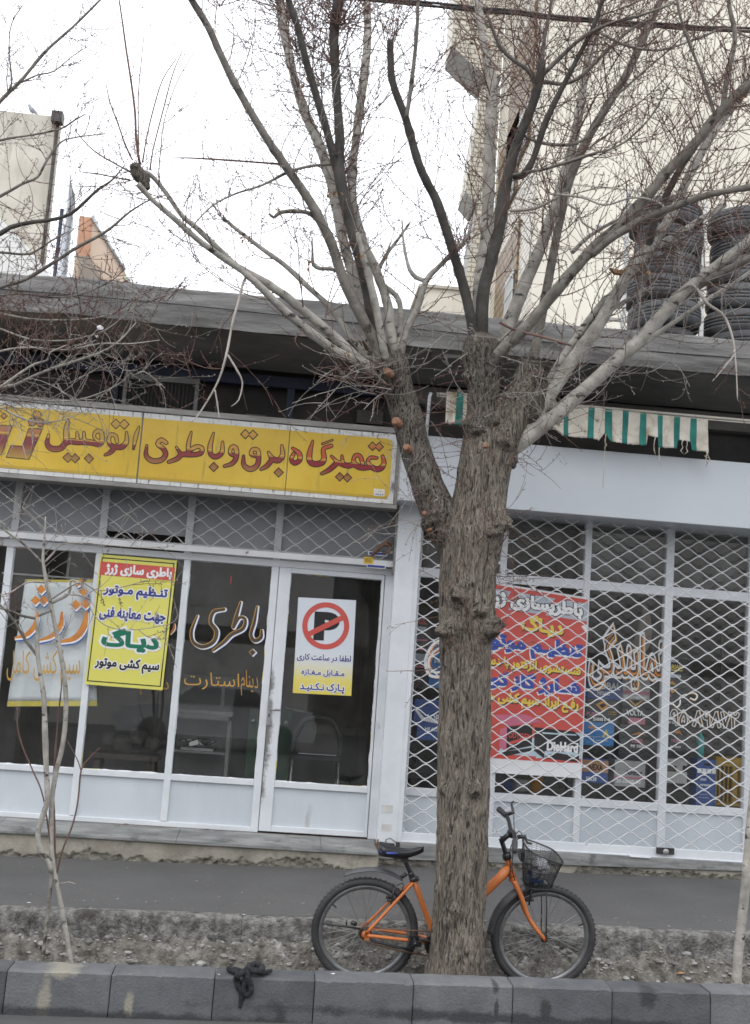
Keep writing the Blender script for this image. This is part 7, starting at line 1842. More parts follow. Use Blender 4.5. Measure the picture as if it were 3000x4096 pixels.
def limb(name, parent, wp, m, sides=10, step=0.03, rough=0.06, burls=(), ridge=0.0, knots=0.0, cap=True):
    cr = crom(wp, step); N = len(cr)
    P_ = [Vector(q[:3]) for q in cr]; rad = [max(0.002, q[3]) for q in cr]
    mb = MB(); vs = []
    u = None
    for i, p in enumerate(P_):
        t = (P_[min(i + 1, N - 1)] - P_[max(i - 1, 0)]).normalized()
        if u is None: u = t.orthogonal().normalized()
        u = (u - t * u.dot(t)).normalized(); v = t.cross(u)
        for k in range(sides):
            an = 2 * PI * k / sides
            d = u * math.cos(an) + v * math.sin(an)
            q = p + d * rad[i]
            r_ = rad[i] * (1 + rough * noise.noise(q * 7.0)) 
            if ridge:
                g = noise.noise(Vector((math.cos(an) * rad[i] * 34, math.sin(an) * rad[i] * 34, i * step * 5.0)))
                g2 = noise.noise(Vector((math.cos(an) * rad[i] * 70 + 9, math.sin(an) * rad[i] * 70, i * step * 11.0)))
                r_ += ridge * (0.9 - 2.0 * abs(g)) + ridge * 0.5 * g2
            if knots: r_ += knots * max(0, noise.noise(q * 16.0) - 0.25)
            for b, br, bh in burls:
                dd = (q - b).length
                if dd < br * 2.5:
                    e = math.exp(-(dd / br) ** 2)
                    r_ += bh * 1.5 * e * (1 + 0.9 * noise.noise(q * 26.0) + 0.5 * noise.noise(q * 60.0))
            vs.append(tuple(p + d * r_))
    fs = [(i * sides + k, i * sides + (k + 1) % sides, (i + 1) * sides + (k + 1) % sides, (i + 1) * sides + k) for i in range(N - 1) for k in range(sides)]
    if cap: fs += [tuple(range(sides)), tuple((N - 1) * sides + k for k in range(sides))]
    mb.add(vs, fs, 0, True)
    o = mb.build(name, m, parent)
    return o, list(zip(P_, rad))

class Twigs:
    def __init__(s): s.v = []; s.f = []; s.m = []
    def tube(s, pts, r0, r1, m=0):
        b = len(s.v); n = len(pts); u = None
        for i in range(n):
            t = (pts[min(i + 1, n - 1)] - pts[max(i - 1, 0)])
            if t.length < 1e-9: t = Vector((0, 0, 1))
            t.normalize()
            if u is None: u = t.orthogonal().normalized()
            w_ = (u - t * u.dot(t))
            if w_.length < 1e-6: w_ = t.orthogonal()
            u = w_.normalized(); v = t.cross(u)
            r_ = r0 + (r1 - r0) * i / (n - 1)
            for c_, s_ in ((1, 0), (-0.5, 0.866), (-0.5, -0.866)): s.v.append(tuple(pts[i] + (u * c_ + v * s_) * r_))
        for i in range(n - 1):
            for k in range(3):
                k2 = (k + 1) % 3
                s.f.append((b + i * 3 + k, b + i * 3 + k2, b + (i + 1) * 3 + k2, b + (i + 1) * 3 + k)); s.m.append(m)
    def grow(s, p, d, L, r_, lvl, up=0.12, wig=0.35, m=0, spur=True, kids=1.0):
        n = max(4, int(L / 0.05)); n = min(n, 12); st = L / n
        pts = [p.copy()]; q = p.copy(); d = d.normalized()
        bend = Vector((rnd.gauss(0, 1), rnd.gauss(0, 1), rnd.gauss(0, 1))) * 0.10
        for i in range(n):
            d = (d + bend + Vector((rnd.gauss(0, wig), rnd.gauss(0, wig), rnd.gauss(0, wig))) * 0.33 + Vector((0, 0, up))).normalized()
            q = q + d * st; pts.append(q.copy())
        s.tube(pts, r_, max(0.0011, r_ * 0.5), m)
        for i in range(1, n + 1):
            dd = (pts[i] - pts[i - 1]).normalized()
            if spur:
                for _ in range(1):
                    if rnd.random() < 0.55:
                        nrm = Vector((rnd.gauss(0, 1), rnd.gauss(0, 1), rnd.gauss(0, 1))); nrm = (nrm - dd * nrm.dot(dd)).normalized()
                        a = pts[i - 1].lerp(pts[i], rnd.random()); s.tube([a, a + nrm * rnd.uniform(0.006, 0.016) + dd * 0.006], max(0.0014, r_ * 0.7), 0.0026, m)
            if lvl < 2 and rnd.random() < (0.42 if lvl == 0 else 0.22) * kids and i < n:
                nrm = Vector((rnd.gauss(0, 1), rnd.gauss(0, 1), rnd.gauss(0, 1))); nrm = (nrm - dd * nrm.dot(dd)).normalized()
                s.grow(pts[i], nrm * 0.8 + dd * 0.7, L * rnd.uniform(0.3, 0.7), r_ * 0.68, lvl + 1, up, wig, m, spur, kids)
    def dress(s, path, every, Lr, r_=0.0032, start=0.15, end=1.0, up=0.1, m=0, kids=1.0, wig=0.35, side=None):
        tot = sum((b[0] - a[0]).length for a, b in zip(path[:-1], path[1:])); acc = 0; nxt = tot * start
        for a, b in zip(path[:-1], path[1:]):
            l = (b[0] - a[0]).length; acc += l
            while acc > nxt and nxt < tot * end:
                t = (b[0] - a[0]).normalized()
                nrm = Vector((rnd.gauss(0, 1), rnd.gauss(0, 0.8), rnd.gauss(0, 1))); nrm = (nrm - t * nrm.dot(t)).normalized()
                if side is not None: nrm = (nrm + side * 0.9).normalized()
                s.grow(b[0] + nrm * b[1] * 0.8, nrm * 0.85 + t * 0.55, rnd.uniform(*Lr), r_ * rnd.uniform(0.7, 1.25), 0, up, wig, m, True, kids)
                nxt += every * rnd.uniform(0.5, 1.5)
    def build(s, name, mats, parent):
        mb = MB(); mb.v = s.v; mb.f = s.f; mb.m = s.m; mb.sm = [True] * len(s.f)
        return mb.build(name, mats, parent, fix=False)

YTK = -2.60
tb0 = at(1830, 3880, YTK)
tree = thing('tree', (tb0.x, YTK, gz(Z_PIT, tb0.x)), 'bare pollarded street tree with a thick furrowed trunk forking above the shop signs', 'tree')
trunk_pts = d_([(1003, 2230, 70), (1003, 2150, 63), (1008, 2080, 58), (1012, 2000, 56), (1017, 1900, 55.5), (1020, 1800, 55), (1022, 1650, 55), (1024, 1500, 55), (1026, 1420, 55.5), (1028, 1360, 58), (1030, 1300, 60), (1033, 1240, 61), (1040, 1190, 64), (1050, 1140, 62), (1058, 1090, 57), (1066, 1040, 56), (1076, 990, 58), (1084, 955, 56)])
def bl(x, y, r_, h, axis=None):
    """a burl on the bark: the point of the round limb seen at photo pixel (x, y)"""
    ax = axis or trunk_pts
    best = None
    for p, q in zip(ax[:-1], ax[1:]):
        for k in range(11):
            f = k / 10; c = [p[i] + (q[i] - p[i]) * f for i in range(3)]; dd = math.hypot(c[0] - x, c[1] - y)
            if best is None or dd < best[0]: best = (dd, c[2])
    w_ = pxm(at(x, y, YTK)); R_ = best[1] * w_; dd = min(best[0] * w_, R_ * 0.98)
    return (at(x, y, YTK - math.sqrt(R_ * R_ - dd * dd)), r_, h)
z5b = lambda x, y: zq(x, y, 1550, 2200, 2.05)
z7b = lambda x, y: zq(x, y, 1500, 1300, 1.611)
burls = [bl(*z5b(580, 390), 0.035, 0.022), bl(*z5b(745, 500), 0.04, 0.03), bl(*z5b(800, 660), 0.05, 0.045), bl(*z5b(500, 690), 0.05, 0.03), bl(*z5b(670, 260), 0.035, 0.012), bl(*z5b(560, 640), 0.05, 0.018), bl(*z5b(700, 1975), 0.04, 0.02), bl(*z5b(450, 1960), 0.03, 0.012),
         bl(1830, 3650, 0.04, 0.014), bl(*z5b(880, 600), 0.05, 0.03), bl(*z7b(800, 1260), 0.05, 0.035), bl(*z7b(760, 1330), 0.05, 0.02), bl(*z7b(540, 1740), 0.05, 0.018), bl(*z7b(470, 1980), 0.04, 0.03)]
trunk, tpath = limb('trunk', tree, world_path(trunk_pts, YTK), M['bark'], sides=150, step=0.011, rough=0.05, burls=burls, ridge=0.0085)
llimb = d_([(1020, 1235, 38), (1000, 1195, 42), (978, 1150, 41), (958, 1110, 38), (940, 1065, 34), (922, 1010, 33), (905, 950, 32), (892, 905, 31), (878, 860, 32), (862, 815, 38), (850, 785, 36)])
b2 = [bl(*z7b(380, 1215), 0.05, 0.03, llimb), bl(*z7b(330, 1290), 0.05, 0.035, llimb), bl(*z7b(140, 620), 0.035, 0.015, llimb), bl(*z7b(255, 590), 0.035, 0.016, llimb), bl(*z7b(210, 790), 0.03, 0.016, llimb), bl(*z7b(270, 850), 0.035, 0.016, llimb), bl(*z7b(80, 310), 0.04, 0.018, llimb), bl(*z7b(310, 1030), 0.045, 0.015, llimb)]
o, p1_ = limb('limb', tree, world_path(llimb, YTK + 0.02, YTK + 0.05), M['bark_dark'], sides=64, step=0.014, rough=0.08, burls=b2, ridge=0.006, knots=0.01)
climb = d_([(1068, 1020, 50), (1064, 970, 46), (1062, 930, 36), (1064, 890, 34), (1066, 850, 34), (1064, 815, 36), (1060, 780, 42), (1056, 758, 38), (1052, 742, 27), (1050, 733, 8)])
b3 = [bl(*z7b(605, 640), 0.04, 0.03, climb), bl(*z7b(740, 640), 0.045, 0.03, climb), bl(*z7b(660, 680), 0.04, 0.025, climb), bl(*z7b(610, 340), 0.035, 0.025, climb), bl(*z7b(800, 210), 0.05, 0.03, climb), bl(*z7b(820, 680), 0.04, 0.03, climb)]
o, p2_ = limb('limb', tree, world_path(climb, YTK, YTK - 0.02), M['bark_dark'], sides=64, step=0.014, rough=0.09, burls=b3, ridge=0.006, knots=0.012)
rlimb = d_([(1080, 1010, 44), (1098, 970, 48), (1118, 930, 44), (1136, 895, 34), (1148, 860, 26), (1155, 825, 20), (1158, 792, 15)])
o, p3_ = limb('limb', tree, world_path(rlimb, YTK - 0.01, YTK - 0.03), M['bark'], sides=64, step=0.014, rough=0.09, burls=[bl(*z7b(830, 760), 0.05, 0.025, rlimb), bl(*z7b(880, 900), 0.05, 0.025, rlimb)], ridge=0.006)
o, p4_ = limb('limb', tree, world_path(d_([(1110, 950, 36), (1150, 915, 40), (1178, 890, 32), (1184, 850, 23), (1179, 815, 17), (1175, 798, 9)]), YTK + 0.02, YTK + 0.06), M['bark_dark'], sides=48, step=0.014, rough=0.12, ridge=0.005, knots=0.012)
# raw saw cuts
for x, y, r_, ax_ in ((135, 622, 0.022, llimb), (205, 790, 0.018, llimb), (318, 1215, 0.012, llimb), (350, 1315, 0.015, llimb), (80, 302, 0.02, llimb), (715, 780, 0.014, trunk_pts)):
    q = bl(*z7b(x, y), 0, 0, ax_)[0]; nrm = Vector((-0.6 if x < 240 else -0.2, -1, 0.15)).normalized()
    mb = MB(); mb.lathe([(0, 0.001), (r_ * 0.75, 0.002), (r_ * 0.95, 0.0), (r_ * 1.1, -0.01), (r_ * 1.3, -0.05)], q + nrm * 0.014, nrm, 14); mb.build('saw_cut', M['wound'], tree)

PALE, MID, DARK = M['bark_pale'], M['bark_mid'], M['bark_olive']
# (points in photo pixels with radius, depth at start, depth at end, bark, twig spacing, twig length)
BR = [
 ([(1500, 1500, 19), (1427, 1445, 18), (1345, 1405, 18), (1263, 1345, 18), (1190, 1288, 17), (1106, 1212, 16), (990, 1100, 14), (878, 1022, 13), (787, 955, 12), (690, 868, 11), (605, 795, 10), (550, 735, 11)], 0, -0.5, PALE, .13, (.2, .5)),
 ([(1500, 1470, 20), (1445, 1445, 20), (1324, 1336, 19), (1239, 1263, 18), (1142, 1185, 17), (1051, 1124, 16), (960, 1075, 14), (878, 1000, 12), (790, 915, 11), (726, 860, 10), (666, 775, 9), (605, 702, 10), (565, 690, 13)], 0, -0.35, PALE, .13, (.2, .5)),
 ([(1490, 1440, 13), (1427, 1378, 13), (1372, 1300, 12), (1312, 1221, 12), (1239, 1154, 11), (1142, 1063, 10), (1051, 997, 9), (950, 920, 8), (890, 870, 6)], 0.05, 0.3, PALE, .10, (.15, .4)),
 ([(1520, 1480, 26), (1505, 1384, 24), (1463, 1300, 22), (1433, 1239, 22), (1378, 1130, 21), (1324, 973, 19), (1263, 847, 19), (1215, 769, 18), (1148, 672, 17), (1057, 539, 16), (948, 351, 15), (888, 230, 14), (833, 109, 14), (767, 0, 13), (700, -120, 11)], 0, -0.55, MID, .10, (.2, .6)),
 ([(1540, 1480, 30), (1517, 1415, 28), (1490, 1275, 26), (1475, 1172, 25), (1445, 1051, 24), (1420, 960, 24), (1390, 850, 24), (1358, 690, 22), (1358, 545, 19), (1342, 303, 18), (1337, 121, 20), (1354, 0, 22), (1360, -150, 18)], 0.02, -0.25, DARK, .07, (.2, .6)),
 ([(1525, 1450, 24), (1480, 1350, 24), (1445, 1239, 23), (1415, 1112, 22), (1372, 960, 21), (1323, 726, 20), (1275, 575, 20), (1221, 454, 19), (1184, 339, 17), (1154, 212, 17), (1130, 91, 18), (1118, 0, 16), (1110, -120, 14)], 0.08, 0.35, PALE, .075, (.2, .55)),
 ([(1375, 760, 18), (1342, 654, 17), (1305, 515, 16), (1263, 375, 15), (1227, 254, 14), (1190, 109, 14), (1154, 0, 13), (1130, -100, 11)], -0.07, -0.5, DARK, .07, (.2, .5)),
 ([(1590, 1440, 20), (1566, 1354, 19), (1554, 1233, 18), (1505, 1082, 18), (1452, 965, 17), (1412, 800, 17), (1410, 666, 17), (1422, 575, 17), (1447, 363, 17), (1469, 182, 16), (1469, 0, 15), (1470, -120, 13)], 0.06, 0.45, PALE, .09, (.2, .5)),
 ([(1545, 1440, 16), (1530, 1372, 15), (1505, 1233, 15), (1481, 1130, 14), (1450, 1010, 11), (1430, 930, 8)], -0.05, -0.2, PALE, .12, (.12, .3)),
 ([(1588, 1440, 13), (1592, 1400, 12), (1603, 1293, 11), (1596, 1203, 11), (1560, 1160, 11), (1536, 1142, 10), (1515, 1090, 8), (1545, 1020, 8), (1590, 960, 6), (1640, 890, 4)], 0.08, 0.3, PALE, .10, (.12, .3)),
 ([(1597, 1440, 14), (1626, 1324, 14), (1669, 1233, 13), (1705, 1124, 12), (1747, 1075, 10), (1808, 1015, 9), (1850, 975, 9), (1875, 940, 4)], 0.03, -0.1, PALE, .08, (.12, .35)),
 ([(1705, 1124, 10), (1665, 1110, 10), (1640, 1080, 8), (1625, 1030, 6), (1612, 950, 4), (1608, 880, 3)], -0.02, 0.1, PALE, .09, (.1, .3)),
 ([(1915, 1400, 22), (1893, 1324, 21), (1862, 1172, 20), (1826, 1051, 19), (1778, 900, 18), (1745, 800, 18), (1700, 714, 17), (1668, 635, 17), (1626, 484, 15), (1572, 333, 14), (1562, 220, 14), (1560, 160, 13)], 0, -0.45, DARK, .12, (.2, .5)),
 ([(1626, 470, 9), (1650, 300, 8), (1668, 120, 7), (1672, 0, 6), (1680, -80, 5)], -0.42, -0.5, MID, .10, (.15, .4)),
 ([(1925, 1400, 26), (1932, 1180, 25), (1960, 1060, 25), (1991, 944, 24), (2008, 830, 24), (2030, 708, 23), (2070, 567, 19), (2125, 433, 17), (2156, 330, 19), (2168, 240, 16)], 0.0, -0.4, DARK, .09, (.25, .6)),
 ([(2030, 690, 12), (2060, 706, 14), (2093, 700, 14), (2120, 665, 13), (2141, 614, 13), (2172, 520, 13), (2204, 441, 12), (2267, 315, 11), (2369, 118, 9), (2408, 0, 8), (2440, -90, 7)], -0.2, -0.6, DARK, .075, (.2, .55)),
 ([(2150, 345, 13), (2110, 280, 9), (2060, 245, 8), (2010, 200, 8), (1975, 130, 6), (1950, 60, 5)], -0.35, -0.6, MID, .08, (.2, .5)),
 ([(2170, 300, 10), (2240, 230, 9), (2330, 150, 8), (2440, 95, 7), (2560, 62, 6), (2680, 20, 4)], -0.38, -0.7, MID, .08, (.2, .5)),
 ([(2150, 330, 9), (2195, 330, 9), (2260, 335, 8), (2330, 300, 8), (2420, 210, 7), (2520, 120, 6), (2620, 70, 5)], -0.36, -0.2, MID, .08, (.2, .5)),
 ([(2168, 250, 8), (2180, 140, 7), (2200, 40, 6), (2210, -60, 5)], -0.4, -0.5, MID, .08, (.2, .5)),
 ([(1920, 1400, 26), (1916, 1180, 26), (1938, 1000, 25), (1952, 826, 25), (1960, 551, 24), (1968, 354, 23), (1945, 220, 19), (1918, 60, 16), (1905, -60, 13)], 0.12, 0.4, PALE, .075, (.2, .55)),
 ([(1995, 1420, 27), (2040, 1290, 27), (2085, 1170, 26), (2164, 984, 24), (2200, 880, 22), (2235, 787, 21), (2306, 512, 18), (2345, 275, 15), (2385, 118, 14), (2408, 0, 12), (2425, -90, 10)], 0.1, 0.45, PALE, .07, (.2, .6)),
 ([(2133, 1440, 20), (2160, 1300, 19), (2188, 1150, 18), (2235, 905, 17), (2282, 708, 18), (2353, 551, 17), (2448, 393, 16), (2518, 275, 16), (2589, 118, 15), (2644, 0, 13), (2690, -100, 10)], 0.12, 0.1, MID, .07, (.2, .6)),
 ([(1960, 1455, 24), (1987, 1419, 23), (2100, 1313, 22), (2233, 1153, 22), (2366, 1000, 23), (2466, 913, 22), (2566, 813, 22), (2666, 690, 21), (2786, 567, 20), (2880, 449, 20), (2959, 370, 20), (3040, 290, 19), (3150, 170, 16)], -0.08, -0.7, MID, .075, (.25, .6)),
 ([(2366, 1020, 16), (2450, 950, 15), (2566, 880, 15), (2699, 827, 14), (2832, 780, 13), (3000, 747, 12), (3120, 720, 9)], -0.3, -0.75, MID, .075, (.2, .6)),
 ([(2070, 1745, 34), (2110, 1700, 31), (2153, 1652, 28), (2260, 1486, 27), (2393, 1299, 26), (2499, 1120, 25), (2560, 1030, 25), (2632, 946, 20), (2699, 833, 19), (2762, 692, 18), (2865, 511, 17), (2959, 393, 16), (3040, 280, 13)], -0.02, 0.3, PALE, .075, (.2, .55)),
 ([(2585, 1010, 17), (2600, 960, 16), (2619, 886, 15), (2666, 780, 14), (2712, 690, 13), (2765, 610, 12), (2800, 560, 9)], 0.15, -0.1, DARK, .08, (.2, .5)),
 ([(2130, 1640, 18), (2160, 1586, 17), (2273, 1399, 16), (2393, 1233, 15), (2450, 1170, 10)], 0.06, 0.15, PALE, .12, (.15, .4)),
 ([(2575, 1025, 14), (2640, 980, 13), (2766, 900, 12), (2850, 850, 12), (2899, 820, 11)], 0.18, 0.4, PALE, .085, (.2, .5)),
 ([(2030, 1795, 38), (2075, 1770, 36), (2110, 1748, 33), (2200, 1680, 30), (2273, 1619, 29), (2433, 1472, 27), (2566, 1353, 26), (2699, 1206, 25), (2766, 1140, 20), (2866, 1060, 18), (3000, 960, 17), (3120, 860, 14)], -0.04, -0.25, PALE, .085, (.2, .55)),
 ([(2180, 1670, 13), (2300, 1570, 12), (2430, 1480, 12), (2566, 1380, 11), (2680, 1300, 10), (2799, 1220, 9), (3000, 1090, 8), (3100, 1020, 6)], 0.06, 0.2, PALE, .085, (.2, .5)),
 ([(2720, 1195, 17), (2800, 1140, 16), (2900, 1085, 15), (3000, 1033, 14), (3120, 960, 11)], -0.12, -0.4, MID, .08, (.2, .55)),
 ([(2380, 1330, 9), (2433, 1253, 9), (2500, 1205, 9), (2566, 1166, 9), (2600, 1150, 7)], 0.12, 0.2, PALE, .1, (.15, .4)),
 ([(2690, 1185, 8), (2766, 1140, 6), (2830, 1215, 6), (2900, 1270, 5), (2938, 1400, 4), (2900, 1465, 3), (2850, 1525, 2)], -0.18, -0.5, M['twig_pale'], .16, (.08, .25)),
 ([(2938, 1400, 4), (2945, 1480, 3), (2950, 1600, 2)], -0.5, -0.55, M['twig_pale'], .2, (.05, .15)),
 ([(2000, 1290, 6), (2060, 1320, 5), (2160, 1345, 5), (2285, 1382, 4)], -0.1, -0.3, M['twig'], .12, (.1, .3)),
 ([(1293, 910, 10), (1240, 855, 9), (1180, 845, 9), (1120, 850, 8), (1095, 870, 6), (1075, 855, 4)], -0.15, -0.3, MID, .09, (.1, .3)),
 ([(1345, 655, 7), (1240, 665, 6), (1150, 690, 6), (1050, 740, 5), (930, 780, 4), (830, 840, 3), (700, 990, 2)], -0.1, -0.6, MID, .12, (.15, .4)),
 ([(1160, 660, 5), (1040, 650, 4), (900, 640, 4), (760, 632, 3), (690, 632, 2)], -0.2, -0.6, M['twig'], .13, (.1, .3)),
 ([(1368, 1092, 8), (1320, 1075, 8), (1285, 1075, 8), (1253, 1060, 8), (1250, 1010, 5), (1248, 950, 3)], 0.05, 0.0, PALE, .1, (.08, .2)),
 ([(985, 1105, 5), (970, 1140, 5), (950, 1220, 5), (930, 1290, 5), (905, 1420, 5), (870, 1530, 4), (800, 1650, 3), (765, 1690, 2)], -0.25, -0.5, M['twig_pale'], .22, (.12, .3)),
 ([(912, 1420, 4), (950, 1485, 4), (970, 1530, 3), (955, 1600, 3), (925, 1625, 2)], -0.42, -0.5, M['twig_pale'], .2, (.1, .25)),
 ([(860, 1560, 3), (870, 1620, 2.5), (878, 1680, 2)], -0.45, -0.5, M['twig_pale'], .3, (.05, .12)),
 ([(2040, 845, 6), (2150, 830, 6), (2270, 770, 5), (2270, 815, 5), (2310, 840, 5), (2330, 890, 4), (2380, 920, 3)], -0.2, -0.3, M['twig_pale'], .14, (.1, .3)),
 ([(2200, 775, 5), (2330, 790, 5), (2420, 820, 4), (2540, 790, 4), (2650, 820, 4), (2668, 900, 3)], -0.3, -0.5, M['twig_pale'], .13, (.12, .35)),
 ([(2050, 700, 6), (2200, 670, 6), (2350, 620, 5), (2480, 580, 4), (2600, 470, 4), (2680, 330, 3)], -0.3, -0.6, MID, .09, (.15, .45)),
 ([(2090, 540, 6), (2160, 570, 7), (2260, 580, 7), (2330, 560, 6), (2380, 500, 6), (2450, 400, 5), (2560, 300, 4), (2700, 180, 3)], -0.3, -0.2, MID, .09, (.15, .45)),
 ([(2290, 1010, 8), (2350, 950, 8), (2450, 890, 7), (2550, 850, 6), (2565, 840, 6)], 0.2, 0.3, PALE, .1, (.12, .35)),
 ([(2860, 460, 8), (2820, 330, 7), (2760, 180, 6), (2720, 60, 5), (2700, -60, 4)], -0.6, -0.7, MID, .08, (.15, .45)),
 ([(2890, 440, 12), (2910, 300, 11), (2940, 150, 10), (2920, 40, 9), (2905, -70, 8)], -0.55, -0.5, MID, .075, (.2, .5)),
 ([(2400, 130, 7), (2500, 180, 6), (2640, 200, 5), (2800, 150, 5), (2900, 115, 5), (3000, 150, 4)], -0.3, -0.5, M['twig_pale'], .10, (.15, .4)),
]
tw = Twigs()
ends = []
for pts, ya, yb, m_, ev, Lr in BR:
    avg = sum(p[2] for p in pts) / len(pts)
    o, path = limb('branch', tree, world_path(pts, YTK + ya, YTK + yb), m_, sides=14 if avg > 12 else 8, step=0.02 if avg > 12 else 0.03, rough=0.12, knots=0.012 if avg > 12 else 0.004)
    tw.dress(path, ev * (0.78 if pts[-1][0] > 1800 else 1.0), (Lr[0] * 1.3, Lr[1] * 1.6), r_=0.0034 if avg > 8 else 0.0026, start=0.22 if pts[0][1] > 1000 else 0.1, up=0.13, kids=0.85, wig=0.15, m=0 if rnd.random() < 0.85 else 1)
    ends.append((path, avg))
# burl where the two long left branches were pollarded
q = at(550, 700, YTK - 0.42)
limb('burl', tree, [(q.x + 0.06, q.y, q.z - 0.075, 0.016), (q.x + 0.035, q.y, q.z - 0.03, 0.03), (q.x + 0.005, q.y, q.z + 0.0, 0.038), (q.x - 0.002, q.y, q.z + 0.03, 0.034), (q.x + 0.0, q.y, q.z + 0.06, 0.012)], M['bark_dark'], sides=30, step=0.006, rough=0.5, knots=0.045)
# water shoots fanning from the cut ends
def fan(px, py, y, n, aim, spread, Lr, r_=0.0035, up=0.05, m=0, wig=0.15, kids=0.25):
    p = at(px, py, YTK + y)
    for _ in range(n):
        an = R(aim) + rnd.gauss(0, R(spread))
        tw.grow(p + Vector((rnd.gauss(0, .015), rnd.gauss(0, .02), rnd.gauss(0, .015))), Vector((math.cos(an), rnd.gauss(0, 0.25), math.sin(an))), rnd.uniform(*Lr), r_ * rnd.uniform(0.7, 1.2), 0, up, wig, m, True, kids)
for pth in ([(560, 660, 6), (545, 560, 5), (540, 450, 5), (525, 330, 4.5), (505, 200, 4), (490, 90, 3.5), (475, -10, 3)], [(570, 650, 4), (585, 560, 3), (610, 450, 3), (650, 320, 2.5), (705, 235, 2)], [(600, 680, 4), (612, 600, 3), (650, 450, 3), (690, 300, 2.5), (730, 200, 1.5)], [(555, 640, 3), (553, 400, 2.5), (565, 250, 2), (578, 120, 1.5)], [(530, 640, 3.5), (505, 590, 3), (470, 490, 3), (440, 410, 2.5), (425, 340, 2)], [(525, 690, 4), (470, 660, 3), (400, 620, 3), (350, 580, 2.5), (300, 520, 2)], [(520, 720, 4), (460, 710, 3), (390, 695, 3), (330, 690, 2)]):
    o, path = limb('branch', tree, world_path(pth, YTK - 0.4, YTK - 0.5), M['twig'], sides=6, step=0.04); tw.dress(path, 0.3, (.04, .14), r_=0.002, kids=0.2)
fan(550, 690, -0.42, 14, 110, 45, (.12, .4), 0.002)
for x, y, yy, n, aim, sp, L in ((1560, 160, -0.45, 14, 90, 18, (.25, .7)), (2165, 240, -0.4, 16, 85, 22, (.3, .7)), (2899, 815, 0.35, 10, 70, 40, (.15, .4)), (2600, 1145, 0.2, 16, 80, 35, (.1, .35)), (890, 870, 0.3, 10, 110, 30, (.15, .4)), (1358, 100, -0.25, 46, 90, 60, (.2, .6)), (1130, 80, 0.35, 40, 90, 65, (.2, .55)), (1190, 200, 0.1, 30, 100, 70, (.2, .5)), (1340, 250, -0.2, 24, 80, 70, (.2, .5)), (880, 20, -0.5, 14, 100, 60, (.2, .5)), (1290, 330, 0.1, 16, 100, 70, (.15, .4)), (1910, 100, 0.4, 24, 90, 55, (.2, .6)), (1962, 400, 0.3, 14, 95, 60, (.2, .5)), (2930, 400, -0.6, 26, 80, 60, (.2, .6)), (2870, 450, 0.2, 16, 80, 60, (.2, .6)), (2370, 1010, -0.3, 12, 120, 60, (.2, .5)), (1360, 700, -0.1, 12, 90, 60, (.2, .4)), (1370, 760, 0, 10, 60, 60, (.1, .3)), (1830, 1010, -0.2, 8, 90, 60, (.1, .3)), (1850, 975, -0.1, 8, 90, 40, (.1, .35))):
    fan(x, y, yy, n, aim, sp, L, 0.003 if n > 12 else 0.0026, kids=0.6)
# long drooping epicormic shoots round the forks
for _ in range(54):
    side = rnd.choice((-1, -1, 1))
    px, py = (rnd.uniform(1440, 1600), rnd.uniform(1430, 1600)) if side < 0 else (rnd.uniform(1890, 2090), rnd.uniform(1380, 1800))
    p = at(px, py, YTK + rnd.uniform(-0.08, 0.0)); sd2 = rnd.choice((-1, 1)) if side > 0 else (-1 if rnd.random() < 0.72 else 1)
    d = Vector((sd2 * rnd.uniform(0.4, 1), -rnd.uniform(0.1, 0.9), rnd.uniform(-0.6, 0.35)))
    tw.grow(p, d, rnd.uniform(0.2, 0.62), rnd.uniform(0.0022, 0.0042), 0, rnd.uniform(-0.02, 0.06), 0.25, 1 if rnd.random() < 0.6 else 0, True, 0.6)
for _ in range(44):
    k = rnd.randrange(int(len(tpath) * 0.55), len(tpath)); p, r_ = tpath[k]
    an = rnd.uniform(PI, 2 * PI); d = Vector((math.cos(an), math.sin(an), rnd.uniform(-0.4, 0.4)))
    tw.grow(p + d.normalized() * r_ * 0.9, d, rnd.uniform(0.15, 0.5), rnd.uniform(0.0016, 0.003), 0, -0.02, 0.3, 0, True, 0.5)
for path_, cnt in ((p1_, 30), (p2_, 30), (p3_, 18), (p4_, 14)):
    for _ in range(cnt):
        p, r_ = path_[rnd.randrange(4, len(path_))]; an = rnd.uniform(PI * 0.95, 2.05 * PI); d = Vector((math.cos(an), math.sin(an), rnd.uniform(-0.5, 0.4)))
        tw.grow(p + d.normalized() * r_ * 0.9, d, rnd.uniform(0.15, 0.5), rnd.uniform(0.0016, 0.0028), 0, 0.0, 0.25, 1 if rnd.random() < 0.45 else 0, True, 0.45)
tag(tw.build('twigs', [M['twig'], M['twig_pale']], tree), kind='stuff')
